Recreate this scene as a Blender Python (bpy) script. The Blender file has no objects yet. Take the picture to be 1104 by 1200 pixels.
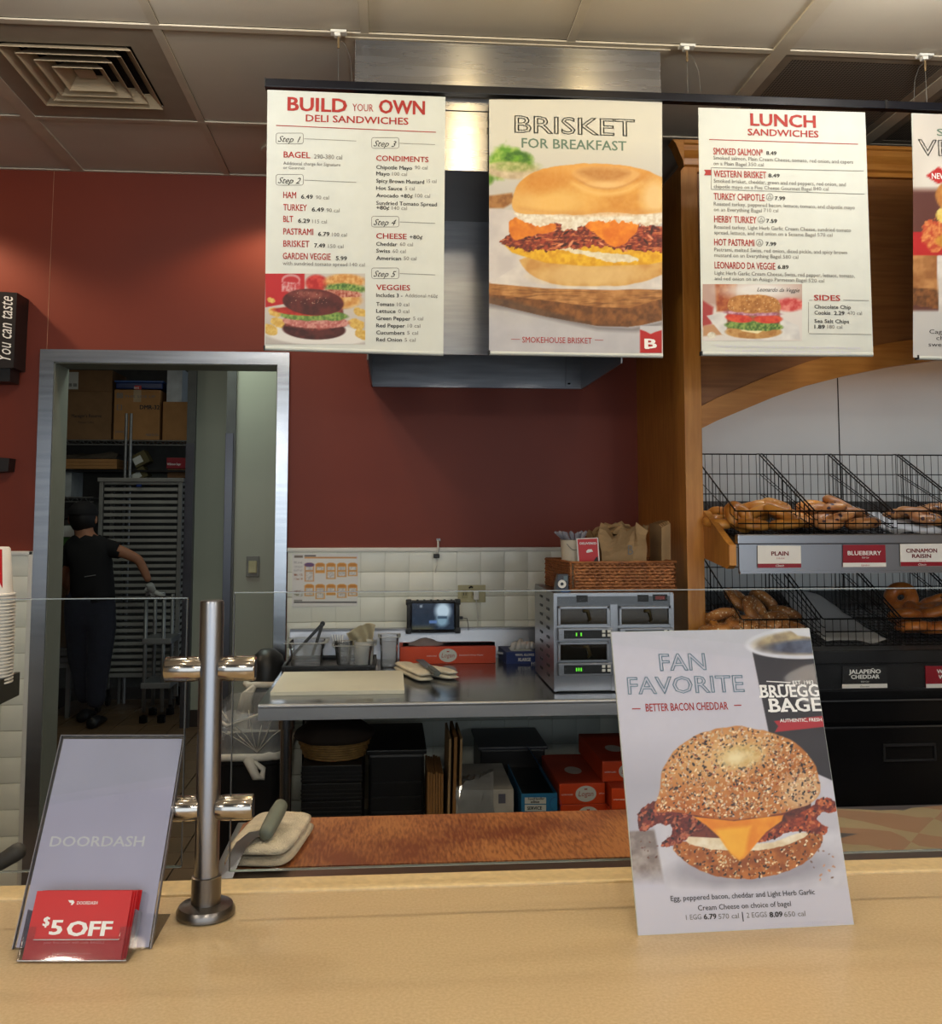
import bpy, bmesh, math, random
import numpy as np
from mathutils import Vector, Matrix, noise as mnoise
random.seed(7)
rng = np.random.default_rng(11)
SC = bpy.context.scene
COL = SC.collection
# ------------------------------------------------------------------ camera
FPX, CY, YAW, PIT, EYE = 1136.0, 512.4, 0.0823, 0.0784, 1.5
_F = Vector((math.sin(YAW)*math.cos(PIT), math.cos(YAW)*math.cos(PIT), math.sin(PIT)))
_R = Vector((math.cos(YAW), -math.sin(YAW), 0))
_U = _R.cross(_F)
_O = Vector((0, 0, EYE))
cam_d = bpy.data.cameras.new('camera'); cam = bpy.data.objects.new('camera', cam_d); COL.objects.link(cam)
cam.matrix_world = Matrix(((_R.x, _U.x, -_F.x, 0), (_R.y, _U.y, -_F.y, 0), (_R.z, _U.z, -_F.z, EYE), (0, 0, 0, 1)))
cam_d.sensor_fit = 'HORIZONTAL'; cam_d.sensor_width = 36; cam_d.lens = 36*FPX/1104
cam_d.shift_y = -(600-CY)/1104; cam_d.clip_start = .02
SC.camera = cam
# ------------------------------------------------------------------ exposure, world, lights
SC.view_settings.view_transform = 'Standard'
try: SC.view_settings.look = 'None'
except Exception: pass
SC.view_settings.gamma = 1; SC.view_settings.use_curve_mapping = False
SC.view_settings.exposure = 0.0
SC.cycles.use_denoising = True
SC.cycles.max_bounces = 10; SC.cycles.transparent_max_bounces = 24; SC.cycles.caustics_reflective = False; SC.cycles.caustics_refractive = False
W = bpy.data.worlds.new('World'); SC.world = W; W.use_nodes = True
_bg = W.node_tree.nodes['Background']; _bg.inputs[0].default_value = (.80, .90, 1.0, 1); _bg.inputs[1].default_value = .55

def light(name, kind, loc, energy, color, size=.1, rot=(0, 0, 0), spot=None, blend=.6, sy=None):
    d = bpy.data.lights.new(name, kind); d.energy = energy; d.color = color
    if kind == 'AREA':
        d.size = size
        if sy: d.shape = 'RECTANGLE'; d.size_y = sy
    else: d.shadow_soft_size = size
    if kind == 'SPOT': d.spot_size = spot; d.spot_blend = blend
    o = bpy.data.objects.new(name, d); o.location = loc; o.rotation_euler = rot; COL.objects.link(o); return o
WARM = (1.0, .86, .66)
LAMPS = [(.30, 1.45), (.95, 1.45), (-.55, 1.25), (1.65, 1.45)]          # recessed cans over the customer side of the counter
for x, y in LAMPS: light('downlight', 'POINT', (x, y, 2.86), 4.5, WARM, .05)
FILL_PENDANTS = [(-1.3, -.5), (.2, -.5), (1.7, -.5)]                       # unseen fill lamps added behind the camera to brighten the ceiling
for x, y in FILL_PENDANTS: light('fill_pendant_lamp', 'POINT', (x, y, 2.15), 37, (1, .93, .82), .11)
AISLE = [(-.75, 2.15), (.27, 2.15), (.72, 2.15), (1.45, 2.15)]                    # neutral cans over the staff aisle
for k, (x, y) in enumerate(AISLE): light('aisle_downlight', 'POINT', (x, y, 2.86), (19, 4, 4, 17)[k], (1, .96, .88) if k in (0, 3) else (1, .80, .42), .045)
light('display_strip', 'AREA', (2.1, 3.56, 2.40), 9, (.88, .95, 1), 1.7, (math.radians(-25), 0, 0), sy=.05)
for x, y, e in ((-2.0, 3.80, 30), (-.44, 3.84, 14), (.45, .35, 7), (-.8, .35, 6)):   # cans washing the wall and the counter
    light('wall_downlight', 'SPOT', (x, y, 2.86), e, (1, .74, .47) if y > 3 else WARM, .04, (0, 0, 0), math.radians(138 if y > 3 else 125), .35 if y > 3 else .8)
light('storefront_daylight', 'AREA', (.6, -3.3, 1.5), 70, (.80, .90, 1.0), 6.0, (math.radians(90), 0, 0), sy=2.4)
light('back_room_light', 'AREA', (-1.0, 4.95, 2.86), 14, (.86, 1.0, .88), .5)
light('store_room_light', 'AREA', (-2.1, 6.8, 2.86), 3.2, (1, .95, .8), .6)

# ------------------------------------------------------------------ pixel helpers: where a sight line meets a plane of the place
def ray(x, y): return _F + _R*((x-552)/FPX) - _U*((y-CY)/FPX)
def aY(x, y, Y): d = ray(x, y); return _O + d*(Y/d.y)
def aZ(x, y, z): d = ray(x, y); return _O + d*((z-EYE)/d.z)
def aX(x, y, X): d = ray(x, y); return _O + d*(X/d.x)

# ------------------------------------------------------------------ materials
MATS = {}
def lin(c):
    c = np.asarray(c, float)/255.0
    return np.where(c <= .04045, c/12.92, ((c+.055)/1.055)**2.4)
def mat(name, rgb, rough=.5, metal=0., var=.08, scale=12., bump=0., bscale=60., trans=0., alpha=1., ior=1.45, emit=0., coat=0., aniso=0., stretch=None, rgb2=None, sss=0., spec=None, tang='Z'):
    if name in MATS: return MATS[name]
    m = bpy.data.materials.new(name); m.use_nodes = True
    nt = m.node_tree; N = nt.nodes; L = nt.links; b = N['Principled BSDF']
    c = [float(v) for v in lin(rgb)]
    c2 = [float(v) for v in lin(rgb2)] if rgb2 is not None else [max(0, v*(1-var*2.2)) for v in c]
    if rgb2 is None: c1 = [min(1, v*(1+var)) for v in c]
    else: c1 = c
    tc = N.new('ShaderNodeTexCoord'); mp = N.new('ShaderNodeMapping'); L.new(tc.outputs['Object'], mp.inputs[0])
    if stretch: mp.inputs['Scale'].default_value = stretch
    n = N.new('ShaderNodeTexNoise'); n.inputs['Scale'].default_value = scale; n.inputs['Detail'].default_value = 4
    L.new(mp.outputs[0], n.inputs['Vector'])
    r = N.new('ShaderNodeValToRGB'); r.color_ramp.elements[0].position = .32; r.color_ramp.elements[1].position = .68
    r.color_ramp.elements[0].color = (*c2, 1); r.color_ramp.elements[1].color = (*c1, 1)
    L.new(n.outputs['Fac'], r.inputs[0]); L.new(r.outputs[0], b.inputs['Base Color'])
    b.inputs['Roughness'].default_value = rough; b.inputs['Metallic'].default_value = metal; b.inputs['IOR'].default_value = ior
    if spec is not None: b.inputs['Specular IOR Level'].default_value = spec
    if metal and var:
        mr = N.new('ShaderNodeMapRange'); mr.inputs['To Min'].default_value = rough*.8; mr.inputs['To Max'].default_value = rough*1.25
        L.new(n.outputs['Fac'], mr.inputs['Value']); L.new(mr.outputs[0], b.inputs['Roughness'])
    if trans: b.inputs['Transmission Weight'].default_value = trans
    if alpha < 1: b.inputs['Alpha'].default_value = alpha
    if coat: b.inputs['Coat Weight'].default_value = coat; b.inputs['Coat Roughness'].default_value = .08
    if sss: b.inputs['Subsurface Weight'].default_value = sss; b.inputs['Subsurface Radius'].default_value = (.02, .01, .005)
    if aniso:
        b.inputs['Anisotropic'].default_value = aniso; b.inputs['Anisotropic Rotation'].default_value = .25
        t = N.new('ShaderNodeTangent'); t.direction_type = 'RADIAL'; t.axis = tang; L.new(t.outputs[0], b.inputs['Tangent'])
    if emit: b.inputs['Emission Color'].default_value = (*c, 1); b.inputs['Emission Strength'].default_value = emit
    if bump:
        n2 = N.new('ShaderNodeTexNoise'); n2.inputs['Scale'].default_value = bscale; n2.inputs['Detail'].default_value = 3
        L.new(mp.outputs[0], n2.inputs['Vector'])
        bp = N.new('ShaderNodeBump'); bp.inputs['Strength'].default_value = bump; bp.inputs['Distance'].default_value = .004
        L.new(n2.outputs['Fac'], bp.inputs['Height']); L.new(bp.outputs[0], b.inputs['Normal'])
    MATS[name] = m; return m
def glass_mat(name, tint=(1, 1, 1), refl=1.0, a=.06, rough=.02):
    if name in MATS: return MATS[name]
    m = bpy.data.materials.new(name); m.use_nodes = True; nt = m.node_tree; N = nt.nodes; L = nt.links
    N.remove(N['Principled BSDF']); out = N['Material Output']
    tr = N.new('ShaderNodeBsdfTransparent'); tr.inputs[0].default_value = (*tint, 1)
    gl = N.new('ShaderNodeBsdfGlossy'); gl.inputs['Roughness'].default_value = rough
    df = N.new('ShaderNodeBsdfDiffuse'); df.inputs[0].default_value = (.8, .8, .8, 1)
    fr = N.new('ShaderNodeFresnel'); fr.inputs[0].default_value = 1.45
    mu = N.new('ShaderNodeMath'); mu.operation = 'MULTIPLY'; mu.inputs[1].default_value = refl; L.new(fr.outputs[0], mu.inputs[0])
    m1 = N.new('ShaderNodeMixShader'); m1.inputs[0].default_value = a; L.new(tr.outputs[0], m1.inputs[1]); L.new(df.outputs[0], m1.inputs[2])
    m2 = N.new('ShaderNodeMixShader'); L.new(mu.outputs[0], m2.inputs[0]); L.new(m1.outputs[0], m2.inputs[1]); L.new(gl.outputs[0], m2.inputs[2])
    L.new(m2.outputs[0], out.inputs[0]); MATS[name] = m; return m
def print_mat(name, rough=.35, coat=0.):
    if name in MATS: return MATS[name]
    m = bpy.data.materials.new(name); m.use_nodes = True; nt = m.node_tree; b = nt.nodes['Principled BSDF']
    a = nt.nodes.new('ShaderNodeVertexColor'); a.layer_name = 'ink'; nt.links.new(a.outputs[0], b.inputs['Base Color'])
    b.inputs['Roughness'].default_value = rough; b.inputs['Coat Weight'].default_value = coat
    MATS[name] = m; return m

STEEL = mat('stainless_steel', (150, 150, 154), .30, 1, .02, 2)
POSTM = mat('leg_steel', (160, 160, 164), .26, 1, .02, 2)
BRUSH = mat('brushed_steel', (158, 155, 152), .27, 1, .008, 4, aniso=.9, stretch=(1, 1, 12))
HOODST = mat('hood_steel', (160, 162, 166), .32, 1, .05, 3, stretch=(2, 2, 20))
DARKST = mat('dull_steel', (110, 110, 112), .38, .9, .08, 5)
ALU = mat('aluminium', (150, 152, 152), .45, .8, .08, 6)
BLACK = mat('black_plastic', (16, 16, 18), .42, 0, .1)
BLACKM = mat('black_metal', (14, 14, 15), .35, .5, .1)
WIRE = mat('black_wire', (20, 20, 22), .35, .6, .1)
REDWALL = mat('red_wall_paint', (122, 46, 25), .55, 0, .04, 1.6, bump=.05, bscale=90)
TILE = mat('cream_tile', (236, 238, 226), .28, 0, .03, 5, bump=.02, bscale=8)
GROUT = mat('grout', (186, 184, 168), .8, 0, .05)
WOOD = mat('honey_maple', (204, 142, 66), .38, 0, .1, 7, rgb2=(182, 118, 48), stretch=(9, 9, .9), bump=.03)
WOODH = mat('honey_maple_horizontal', (200, 138, 64), .38, 0, .1, 7, rgb2=(178, 114, 46), stretch=(.9, 9, 9), bump=.03)
WOODD = mat('walnut_panel', (150, 100, 54), .4, 0, .1, 6, rgb2=(130, 82, 42), stretch=(.7, 8, 12), bump=.03)
CEIL = mat('ceiling_tile', (206, 198, 184), .85, 0, .03, 2.5, bump=.12, bscale=160)
TBAR = mat('ceiling_grid', (200, 190, 172), .5, 0, .03)
GREYP = mat('grey_green_paint', (166, 170, 154), .5, 0, .03, 2)
WHITEP = mat('white_paper', (208, 213, 208), .6, 0, .02)
CARD = mat('white_card', (232, 230, 226), .45, 0, .02)
KRAFT = mat('kraft_paper', (168, 138, 98), .75, 0, .08, 9, bump=.2, bscale=25)
CARTON = mat('cardboard', (158, 112, 62), .8, 0, .06, 5)
CARTON2 = mat('brown_cardboard', (118, 86, 58), .8, 0, .06, 5)
ORANGE = mat('orange_carton', (214, 72, 26), .45, 0, .03)
BLUEC = mat('blue_carton', (28, 52, 120), .45, 0, .05)
SKYC = mat('sky_blue_carton', (40, 120, 170), .5, 0, .05)
RED = mat('red_print', (196, 26, 32), .4, 0, .02)
INK = mat('ink_dark', (44, 42, 42), .6, 0, 0)
INKG = mat('ink_grey', (120, 118, 114), .6, 0, 0)
INKR = mat('ink_red', (164, 42, 36), .6, 0, 0)
INKW = mat('ink_white', (240, 240, 238), .5, 0, 0)
INKT = mat('ink_sage', (98, 122, 106), .6, 0, 0)
INKB = mat('ink_slate_blue', (92, 130, 146), .6, 0, 0)
INKP = mat('ink_pale', (205, 204, 222), .6, 0, 0)
INKTO = mat('ink_sage_outline', (166, 184, 172), .6, 0, 0)
INKBO = mat('ink_blue_outline', (128, 160, 176), .6, 0, 0)
CLEAR = glass_mat('clear_plastic', (.93, .94, .95), 1.0, .10, .06)
GLASS = glass_mat('guard_glass', (.97, .98, .975), .02, .0, .0)
ACRYL = glass_mat('acrylic', (.96, .96, .97), .8, .015, .03)
BAGM = glass_mat('bin_liner', (.9, .9, .88), 1.4, .28, .22)
EDGE = mat('glass_edge', (120, 128, 122), .15, 0, 0, emit=0, coat=1)
TOWEL = mat('terry_towel', (222, 210, 188), .95, 0, .08, 40, bump=.9, bscale=420)
WHITEPL = mat('white_plastic', (222, 222, 216), .4, 0, .02)
BOARDW = mat('white_cutting_board', (236, 234, 216), .42, 0, .03, 5, bump=.05, bscale=50)
SKIN = mat('skin', (176, 122, 92), .55, 0, .04, sss=.1)
SHIRT = mat('black_shirt', (11, 11, 14), .85, 0, .1)
JEANS = mat('navy_jeans', (16, 18, 34), .85, 0, .15, 30)
HAIR = mat('dark_hair', (22, 16, 14), .6, 0, .2, 30)
WICKER = mat('wicker', (164, 106, 62), .55, 0, .2, 30, rgb2=(120, 72, 40))

# ------------------------------------------------------------------ mesh helpers
def V(*a): return Vector(a)
def box(bm, x0, x1, y0, y1, z0, z1, bev=0.):
    r = bmesh.ops.create_cube(bm, size=1, matrix=Matrix.Translation(((x0+x1)/2, (y0+y1)/2, (z0+z1)/2)) @ Matrix.Diagonal((abs(x1-x0), abs(y1-y0), abs(z1-z0), 1)))
    if bev:
        es = list({e for v in r['verts'] for e in v.link_edges})
        bmesh.ops.bevel(bm, geom=es, offset=bev, segments=2, affect='EDGES', profile=.6)
def obox(bm, c, ax, ay, az, sx, sy, sz, bev=0.):
    M = Matrix((( ax.x, ay.x, az.x, c.x), (ax.y, ay.y, az.y, c.y), (ax.z, ay.z, az.z, c.z), (0, 0, 0, 1))) @ Matrix.Diagonal((sx, sy, sz, 1))
    r = bmesh.ops.create_cube(bm, size=1, matrix=M)
    if bev:
        es = list({e for v in r['verts'] for e in v.link_edges})
        bmesh.ops.bevel(bm, geom=es, offset=bev, segments=2, affect='EDGES')
def tube(bm, pts, r, seg=8, cap=True):
    pts = [Vector(p) for p in pts]; rings = []
    rs = r if isinstance(r, (list, tuple)) else [r]*len(pts)
    up = None
    for i, p in enumerate(pts):
        t = (pts[min(i+1, len(pts)-1)] - pts[max(i-1, 0)]).normalized()
        if up is None: up = Vector((0, 0, 1)) if abs(t.z) < .9 else Vector((1, 0, 0))
        a = t.cross(up)
        if a.length < 1e-5: a = t.cross(Vector((0, 1, 0)))
        a.normalize(); b = a.cross(t).normalized(); up = b
        rings.append([bm.verts.new(p + (a*math.cos(2*math.pi*k/seg) + b*math.sin(2*math.pi*k/seg))*rs[i]) for k in range(seg)])
    for i in range(len(rings)-1):
        for k in range(seg):
            bm.faces.new((rings[i][k], rings[i][(k+1) % seg], rings[i+1][(k+1) % seg], rings[i+1][k]))
    if cap:
        bm.faces.new(rings[0][::-1]); bm.faces.new(rings[-1])
def lathe(bm, prof, c=(0, 0, 0), seg=24, sx=1, sy=1):
    rings = []
    for r, z in prof:
        rings.append([bm.verts.new((c[0]+sx*r*math.cos(2*math.pi*k/seg), c[1]+sy*r*math.sin(2*math.pi*k/seg), c[2]+z)) for k in range(seg)] if r > 1e-6 else [bm.verts.new((c[0], c[1], c[2]+z))])
    for a, b in zip(rings[:-1], rings[1:]):
        for k in range(seg):
            if len(a) == 1 and len(b) == 1: continue
            if len(a) == 1: bm.faces.new((a[0], b[k], b[(k+1) % seg]))
            elif len(b) == 1: bm.faces.new((a[k], a[(k+1) % seg], b[0]))
            else: bm.faces.new((a[k], a[(k+1) % seg], b[(k+1) % seg], b[k]))
def quad(bm, a, b, c, d): bm.faces.new([bm.verts.new(p) for p in (a, b, c, d)])
def prism(bm, poly, axis, a0, a1):
    """poly of 2-D points extruded along axis; axis 'x': (y,z), 'y': (x,z), 'z': (x,y)"""
    def P(p, a): return {'x': (a, p[0], p[1]), 'y': (p[0], a, p[1]), 'z': (p[0], p[1], a)}[axis]
    A = [bm.verts.new(P(p, a0)) for p in poly]; B = [bm.verts.new(P(p, a1)) for p in poly]
    n = len(poly)
    for i in range(n): bm.faces.new((A[i], A[(i+1) % n], B[(i+1) % n], B[i]))
    bm.faces.new(A[::-1]); bm.faces.new(B)
def NB(): return bmesh.new()
def mk(fn, *a, **k): bm = NB(); fn(bm, *a, **k); return bm
def obj(name, bm, m, parent=None, smooth=False, recalc=True):
    """link bm (given in the parent's own coordinates when the parent is an Empty) as ONE mesh object"""
    if recalc: bmesh.ops.recalc_face_normals(bm, faces=bm.faces)
    me = bpy.data.meshes.new(name); bm.to_mesh(me); bm.free()
    if smooth:
        for p in me.polygons: p.use_smooth = True
        if smooth == 'auto':
            try: me.set_sharp_from_angle(angle=math.radians(38))
            except Exception: pass
    o = bpy.data.objects.new(name, me); me.materials.append(m); COL.objects.link(o)
    if parent: o.parent = parent
    return o
class Thing:
    def __init__(s, name, label, cat, loc, rz=0., group=None, world=True):
        o = bpy.data.objects.new(name, None); o.empty_display_size = .05; COL.objects.link(o)
        o.location = loc; o.rotation_euler = (0, 0, rz); o['label'] = label; o['category'] = cat
        if group: o['group'] = group
        s.o = o; s.world = world; s.inv = (Matrix.Translation(loc) @ Matrix.Rotation(rz, 4, 'Z')).inverted()
    def part(s, name, bm, m, parent=None, smooth=False, label=None, world=None):
        w = s.world if world is None else world
        if w: bmesh.ops.transform(bm, matrix=s.inv, verts=bm.verts)
        c = obj(name, bm, m, parent or s.o, smooth)
        if label: c['label'] = label
        return c
def tag(o, label, cat, group=None):
    o['label'] = label; o['category'] = cat
    if group: o['group'] = group
    return o
def struct(name, bm, m, smooth=False, parent=None):
    o = obj(name, bm, m, parent, smooth)
    if not parent: o['kind'] = 'structure'
    return o
def single(name, bm, m, label, cat, loc=(0, 0, 0), group=None, smooth=False):
    """a thing that is one mesh; bm is in world coordinates, the origin goes to loc"""
    bmesh.ops.translate(bm, vec=-Vector(loc), verts=bm.verts)
    o = obj(name, bm, m, None, smooth); o.location = loc
    return tag(o, label, cat, group)
def copy_tree(o, parent=None):
    c = o.copy(); COL.objects.link(c); c.parent = parent
    for ch in list(o.children): copy_tree(ch, c)
    return c

# ------------------------------------------------------------------ lettering: glyph meshes laid in a plane (origin, u, v)
class Plane:
    def __init__(s, o, u, v):
        s.o = Vector(o); s.u = Vector(u).normalized(); s.v = Vector(v).normalized(); s.n = s.u.cross(s.v).normalized()   # n points to the reader
    def hit(s, x, y):
        d = ray(x, y); t = (s.o-_O).dot(s.n)/d.dot(s.n); p = _O + d*t - s.o
        return p.dot(s.u), p.dot(s.v)
    def at(s, a, b, h=0.): return s.o + s.u*a + s.v*b + s.n*h
def yplane(Y): return Plane((0, Y, 0), (1, 0, 0), (0, 0, 1))
def glyphs(specs):
    """specs: (text, shear, weight, outline). returns list of meshes' (verts, faces) normalised to cap height 1, left 0"""
    tmp = []
    for t, sh, w, outl in specs:
        cu = bpy.data.curves.new('t', 'FONT'); cu.body = t; cu.size = 1; cu.shear = sh; cu.resolution_u = 2
        if outl: cu.fill_mode = 'NONE'; cu.bevel_depth = outl; cu.bevel_resolution = 0
        o = bpy.data.objects.new('t', cu); COL.objects.link(o); tmp.append(o)
    dg = bpy.context.evaluated_depsgraph_get(); dg.update(); out = []
    for o in tmp:
        me = o.evaluated_get(dg).to_mesh()
        n = len(me.vertices); co = np.zeros(n*3); me.vertices.foreach_get('co', co); co = co.reshape(-1, 3)
        out.append((co.copy(), [tuple(p.vertices) for p in me.polygons])); o.evaluated_get(dg).to_mesh_clear()
    for o in tmp:
        cu = o.data; bpy.data.objects.remove(o); bpy.data.curves.remove(cu)
    return out
def letter(pl, lines, h=.0006, inv=None):
    """lines: (text, x0px, ybase_px, x1px, cap_px, material, weight, shear, outline). Places print on plane pl. returns {material: bmesh}"""
    gl = glyphs([(l[0], l[7] if len(l) > 7 else 0, l[6] if len(l) > 6 else .0, l[8] if len(l) > 8 else 0) for l in lines])
    bms = {}
    for l, (co, fc) in zip(lines, gl):
        if not len(co): continue
        t, x0, yb, x1, cap, m = l[:6]
        a0, b0 = pl.hit(x0, yb); a1, _ = pl.hit(x1, yb); _, bt = pl.hit(x0, yb-cap)
        w = co[:, 0].max()-co[:, 0].min(); sx = (a1-a0)/max(w, 1e-6); sz = (bt-b0)/.73
        bm = bms.setdefault(m.name, NB())
        wt = l[6] if len(l) > 6 else 0                      # bold strokes: copies of the glyph shifted by the stroke weight
        sh = [(0, 0)] if wt <= 0 or (len(l) > 8 and l[8]) else [(-wt, 0), (wt, 0)] if len(t) > 20 or wt < .01 else [(-wt, wt*.6), (wt, wt*.6), (-wt, -wt*.6), (wt, -wt*.6), (0, 0)]
        for k, (ex, ez) in enumerate(sh):
            vs = [bm.verts.new(pl.at(a0+(c[0]-co[:, 0].min()+ex)*sx, b0+(c[1]+ez)*sz, h+k*2e-5)) for c in co]
            for f in fc:
                try: bm.faces.new([vs[i] for i in f])
                except ValueError: pass
    return bms
def add_letter(T, pl, lines, parent=None, h=.0006, name='lettering'):
    for mn, bm in letter(pl, lines, h).items(): T.part(name, bm, bpy.data.materials[mn], parent)
def strokes(T, pl, segs, m, wpx, parent=None, h=.0005, name='printed_line'):
    """thin printed rules given in pixels"""
    bm = NB()
    for x0, y0, x1, y1 in segs:
        p, q = pl.hit(x0, y0), pl.hit(x1, y1)
        d = Vector((q[0]-p[0], q[1]-p[1])); 
        if d.length < 1e-6: continue
        k = abs(pl.hit(x0+1, y0)[0]-p[0])*wpx/2; n = Vector((-d.y, d.x)).normalized()*k
        quad(bm, pl.at(p[0]-n.x, p[1]-n.y, h), pl.at(q[0]-n.x, q[1]-n.y, h), pl.at(q[0]+n.x, q[1]+n.y, h), pl.at(p[0]+n.x, p[1]+n.y, h))
    T.part(name, bm, m, parent)
def rrect(x0, y0, x1, y1, r=3):
    P = []
    for cx, cy, a in ((x1-r, y0+r, -90), (x1-r, y1-r, 0), (x0+r, y1-r, 90), (x0+r, y0+r, 180)):
        for k in range(4): t = math.radians(a+k*30); P.append((cx+r*math.cos(t), cy+r*math.sin(t)))
    P.append(P[0]); return [(*P[i], *P[i+1]) for i in range(len(P)-1)]
def patch(T, pl, poly, m, parent=None, h=.0004, name='printed_shape'):
    bm = NB(); bm.faces.new([bm.verts.new(pl.at(*pl.hit(*p), h)) for p in poly]); T.part(name, bm, m, parent)

# ------------------------------------------------------------------ printed pictures: a numpy painter whose ink goes to a fine grid's colours
def vnoise(X, Y, s, seed=0, oct=3):
    out = np.zeros_like(X); amp = 1; tot = 0
    for o in range(oct):
        g = np.random.default_rng(seed+o*17).random((64, 64)); x = X/s*2**o; y = Y/s*2**o
        xi = np.floor(x).astype(int); yi = np.floor(y).astype(int); fx = x-xi; fy = y-yi
        fx = fx*fx*(3-2*fx); fy = fy*fy*(3-2*fy)
        q = lambda a, b: g[a % 64, b % 64]
        out += amp*((q(xi, yi)*(1-fx)+q(xi+1, yi)*fx)*(1-fy)+(q(xi, yi+1)*(1-fx)+q(xi+1, yi+1)*fx)*fy); tot += amp; amp *= .5
    return out/tot
class Paint:
    """pixel canvas over [x0,x1]x[y0,y1] (photo pixels), n samples per pixel"""
    def __init__(s, x0, y0, x1, y1, n=1.0, bg=(255, 255, 255)):
        s.nx = int((x1-x0)*n)+1; s.ny = int((y1-y0)*n)+1; s.n = n
        s.X, s.Y = np.meshgrid(np.linspace(x0, x1, s.nx), np.linspace(y0, y1, s.ny))
        s.C = np.zeros(s.X.shape+(3,))+np.array(bg, float); s.box = (x0, y0, x1, y1)
    def mix(s, m, col):
        m = np.clip(m, 0, 1)[..., None]; col = np.asarray(col, float)
        s.C = s.C*(1-m)+col*m
    def cov(s, sd, soft=1.): return np.clip(.5-sd/soft, 0, 1)
    def ell(s, cx, cy, rx, ry, rot=0, wob=0, seed=1):
        a = math.radians(rot); dx = s.X-cx; dy = s.Y-cy
        u = (dx*math.cos(a)+dy*math.sin(a))/rx; v = (-dx*math.sin(a)+dy*math.cos(a))/ry
        r = np.hypot(u, v)
        if wob: r = r+wob*(vnoise(s.X, s.Y, max(rx, ry)*.35, seed)-.5)
        return (r-1)*min(rx, ry)
    def poly(s, P, wob=0, seed=1, ws=6):
        X, Y = s.X, s.Y
        if wob:
            for _ in range(2): P = [q for i in range(len(P)) for a, b in ((P[i], P[(i+1) % len(P)]),) for q in ((.75*a[0]+.25*b[0], .75*a[1]+.25*b[1]), (.25*a[0]+.75*b[0], .25*a[1]+.75*b[1]))]
        if wob: X = X+wob*(vnoise(s.X, s.Y, ws, seed)-.5)*2; Y = Y+wob*(vnoise(s.X, s.Y, ws, seed+5)-.5)*2
        d = np.full(X.shape, 1e9); ins = np.zeros(X.shape, bool); n = len(P)
        for i in range(n):
            (xa, ya), (xb, yb) = P[i], P[(i+1) % n]; ex, ey = xb-xa, yb-ya
            t = np.clip(((X-xa)*ex+(Y-ya)*ey)/(ex*ex+ey*ey+1e-9), 0, 1)
            d = np.minimum(d, np.hypot(X-xa-t*ex, Y-ya-t*ey))
            if ya != yb: ins ^= ((ya > Y) != (yb > Y)) & (X < (xb-xa)*(Y-ya)/(yb-ya)+xa)
        return np.where(ins, -d, d)
    def fill(s, sd, c1, c2=None, soft=1., ns=5, seed=3, k=1.):
        col = np.zeros(s.X.shape+(3,))+np.array(c1, float)
        if c2 is not None:
            n = np.clip((vnoise(s.X, s.Y, ns, seed)-.5)*2.2+.5, 0, 1)[..., None]; col = col*(1-n)+np.array(c2, float)*n
        s.mix(s.cov(sd, soft)*k, col)
    def shade(s, m, f): s.C = s.C*(1-np.clip(m, 0, 1)[..., None]*(1-np.array(f, float)))
    def sprinkle(s, sd, n, cols, rmin, rmax, seed, asp=1.7):
        r = np.random.default_rng(seed); ys, xs = np.where(sd < -.8)
        if not len(xs): return
        for i in range(n):
            j = r.integers(len(xs)); cx, cy = s.X[ys[j], xs[j]], s.Y[ys[j], xs[j]]; ra = r.uniform(rmin, rmax); th = r.uniform(0, 3.14)
            R = int(ra*asp*s.n+2); y0, y1, x0, x1 = max(0, ys[j]-R), ys[j]+R+1, max(0, xs[j]-R), xs[j]+R+1
            X = s.X[y0:y1, x0:x1]-cx; Y = s.Y[y0:y1, x0:x1]-cy
            u = (X*math.cos(th)+Y*math.sin(th))/(ra*asp); v = (-X*math.sin(th)+Y*math.cos(th))/ra
            m = np.clip((1.15-np.hypot(u, v))*ra*1.6, 0, 1)[..., None]; c = np.array(cols[r.integers(len(cols))], float)*r.uniform(.85, 1.1)
            s.C[y0:y1, x0:x1] = s.C[y0:y1, x0:x1]*(1-m)+c*m
    def sheet(s, T, name, pl, m, parent=None, h=.0003, warp=None, label=None):
        """turn the canvas into a grid mesh lying on plane pl"""
        x0, y0, x1, y1 = s.box; nx, ny = s.nx, s.ny
        c = [pl.hit(*p) for p in ((x0, y0), (x1, y0), (x1, y1), (x0, y1))]
        P = np.zeros((ny, nx, 3)); H = np.array(pl.n)*h
        # exact sight-line projection of every node on the plane
        D = (np.array(_F)+(s.X-552)[..., None]/FPX*np.array(_R)-(s.Y-CY)[..., None]/FPX*np.array(_U)); n = np.array(pl.n)
        t = (np.array(pl.o-_O)@n)/(D@n); P = np.array(_O)+D*t[..., None]+H
        if warp: P = warp(P)
        if T is not None:
            M = np.array(T.inv); P = P@M[:3, :3].T+M[:3, 3]
        me = bpy.data.meshes.new(name); idx = np.arange(nx*ny).reshape(ny, nx)
        F = np.stack([idx[1:, :-1], idx[1:, 1:], idx[:-1, 1:], idx[:-1, :-1]], -1).reshape(-1, 4)
        me.vertices.add(nx*ny); me.vertices.foreach_set('co', P.reshape(-1)); me.loops.add(F.size); me.loops.foreach_set('vertex_index', F.reshape(-1))
        me.polygons.add(len(F)); me.polygons.foreach_set('loop_start', np.arange(len(F))*4); me.update(calc_edges=True)
        me.polygons.foreach_set('use_smooth', np.ones(len(F), bool))
        ca = me.color_attributes.new('ink', 'FLOAT_COLOR', 'POINT'); L = lin(np.clip(s.C, 0, 255))*(.82 if m.name == 'printed_ink' else .95)
        ca.data.foreach_set('color', np.concatenate([L, np.ones(L.shape[:2]+(1,))], -1).reshape(-1))
        me.materials.append(m); o = bpy.data.objects.new(name, me); COL.objects.link(o)
        if T is not None: o.parent = parent or T.o
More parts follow.
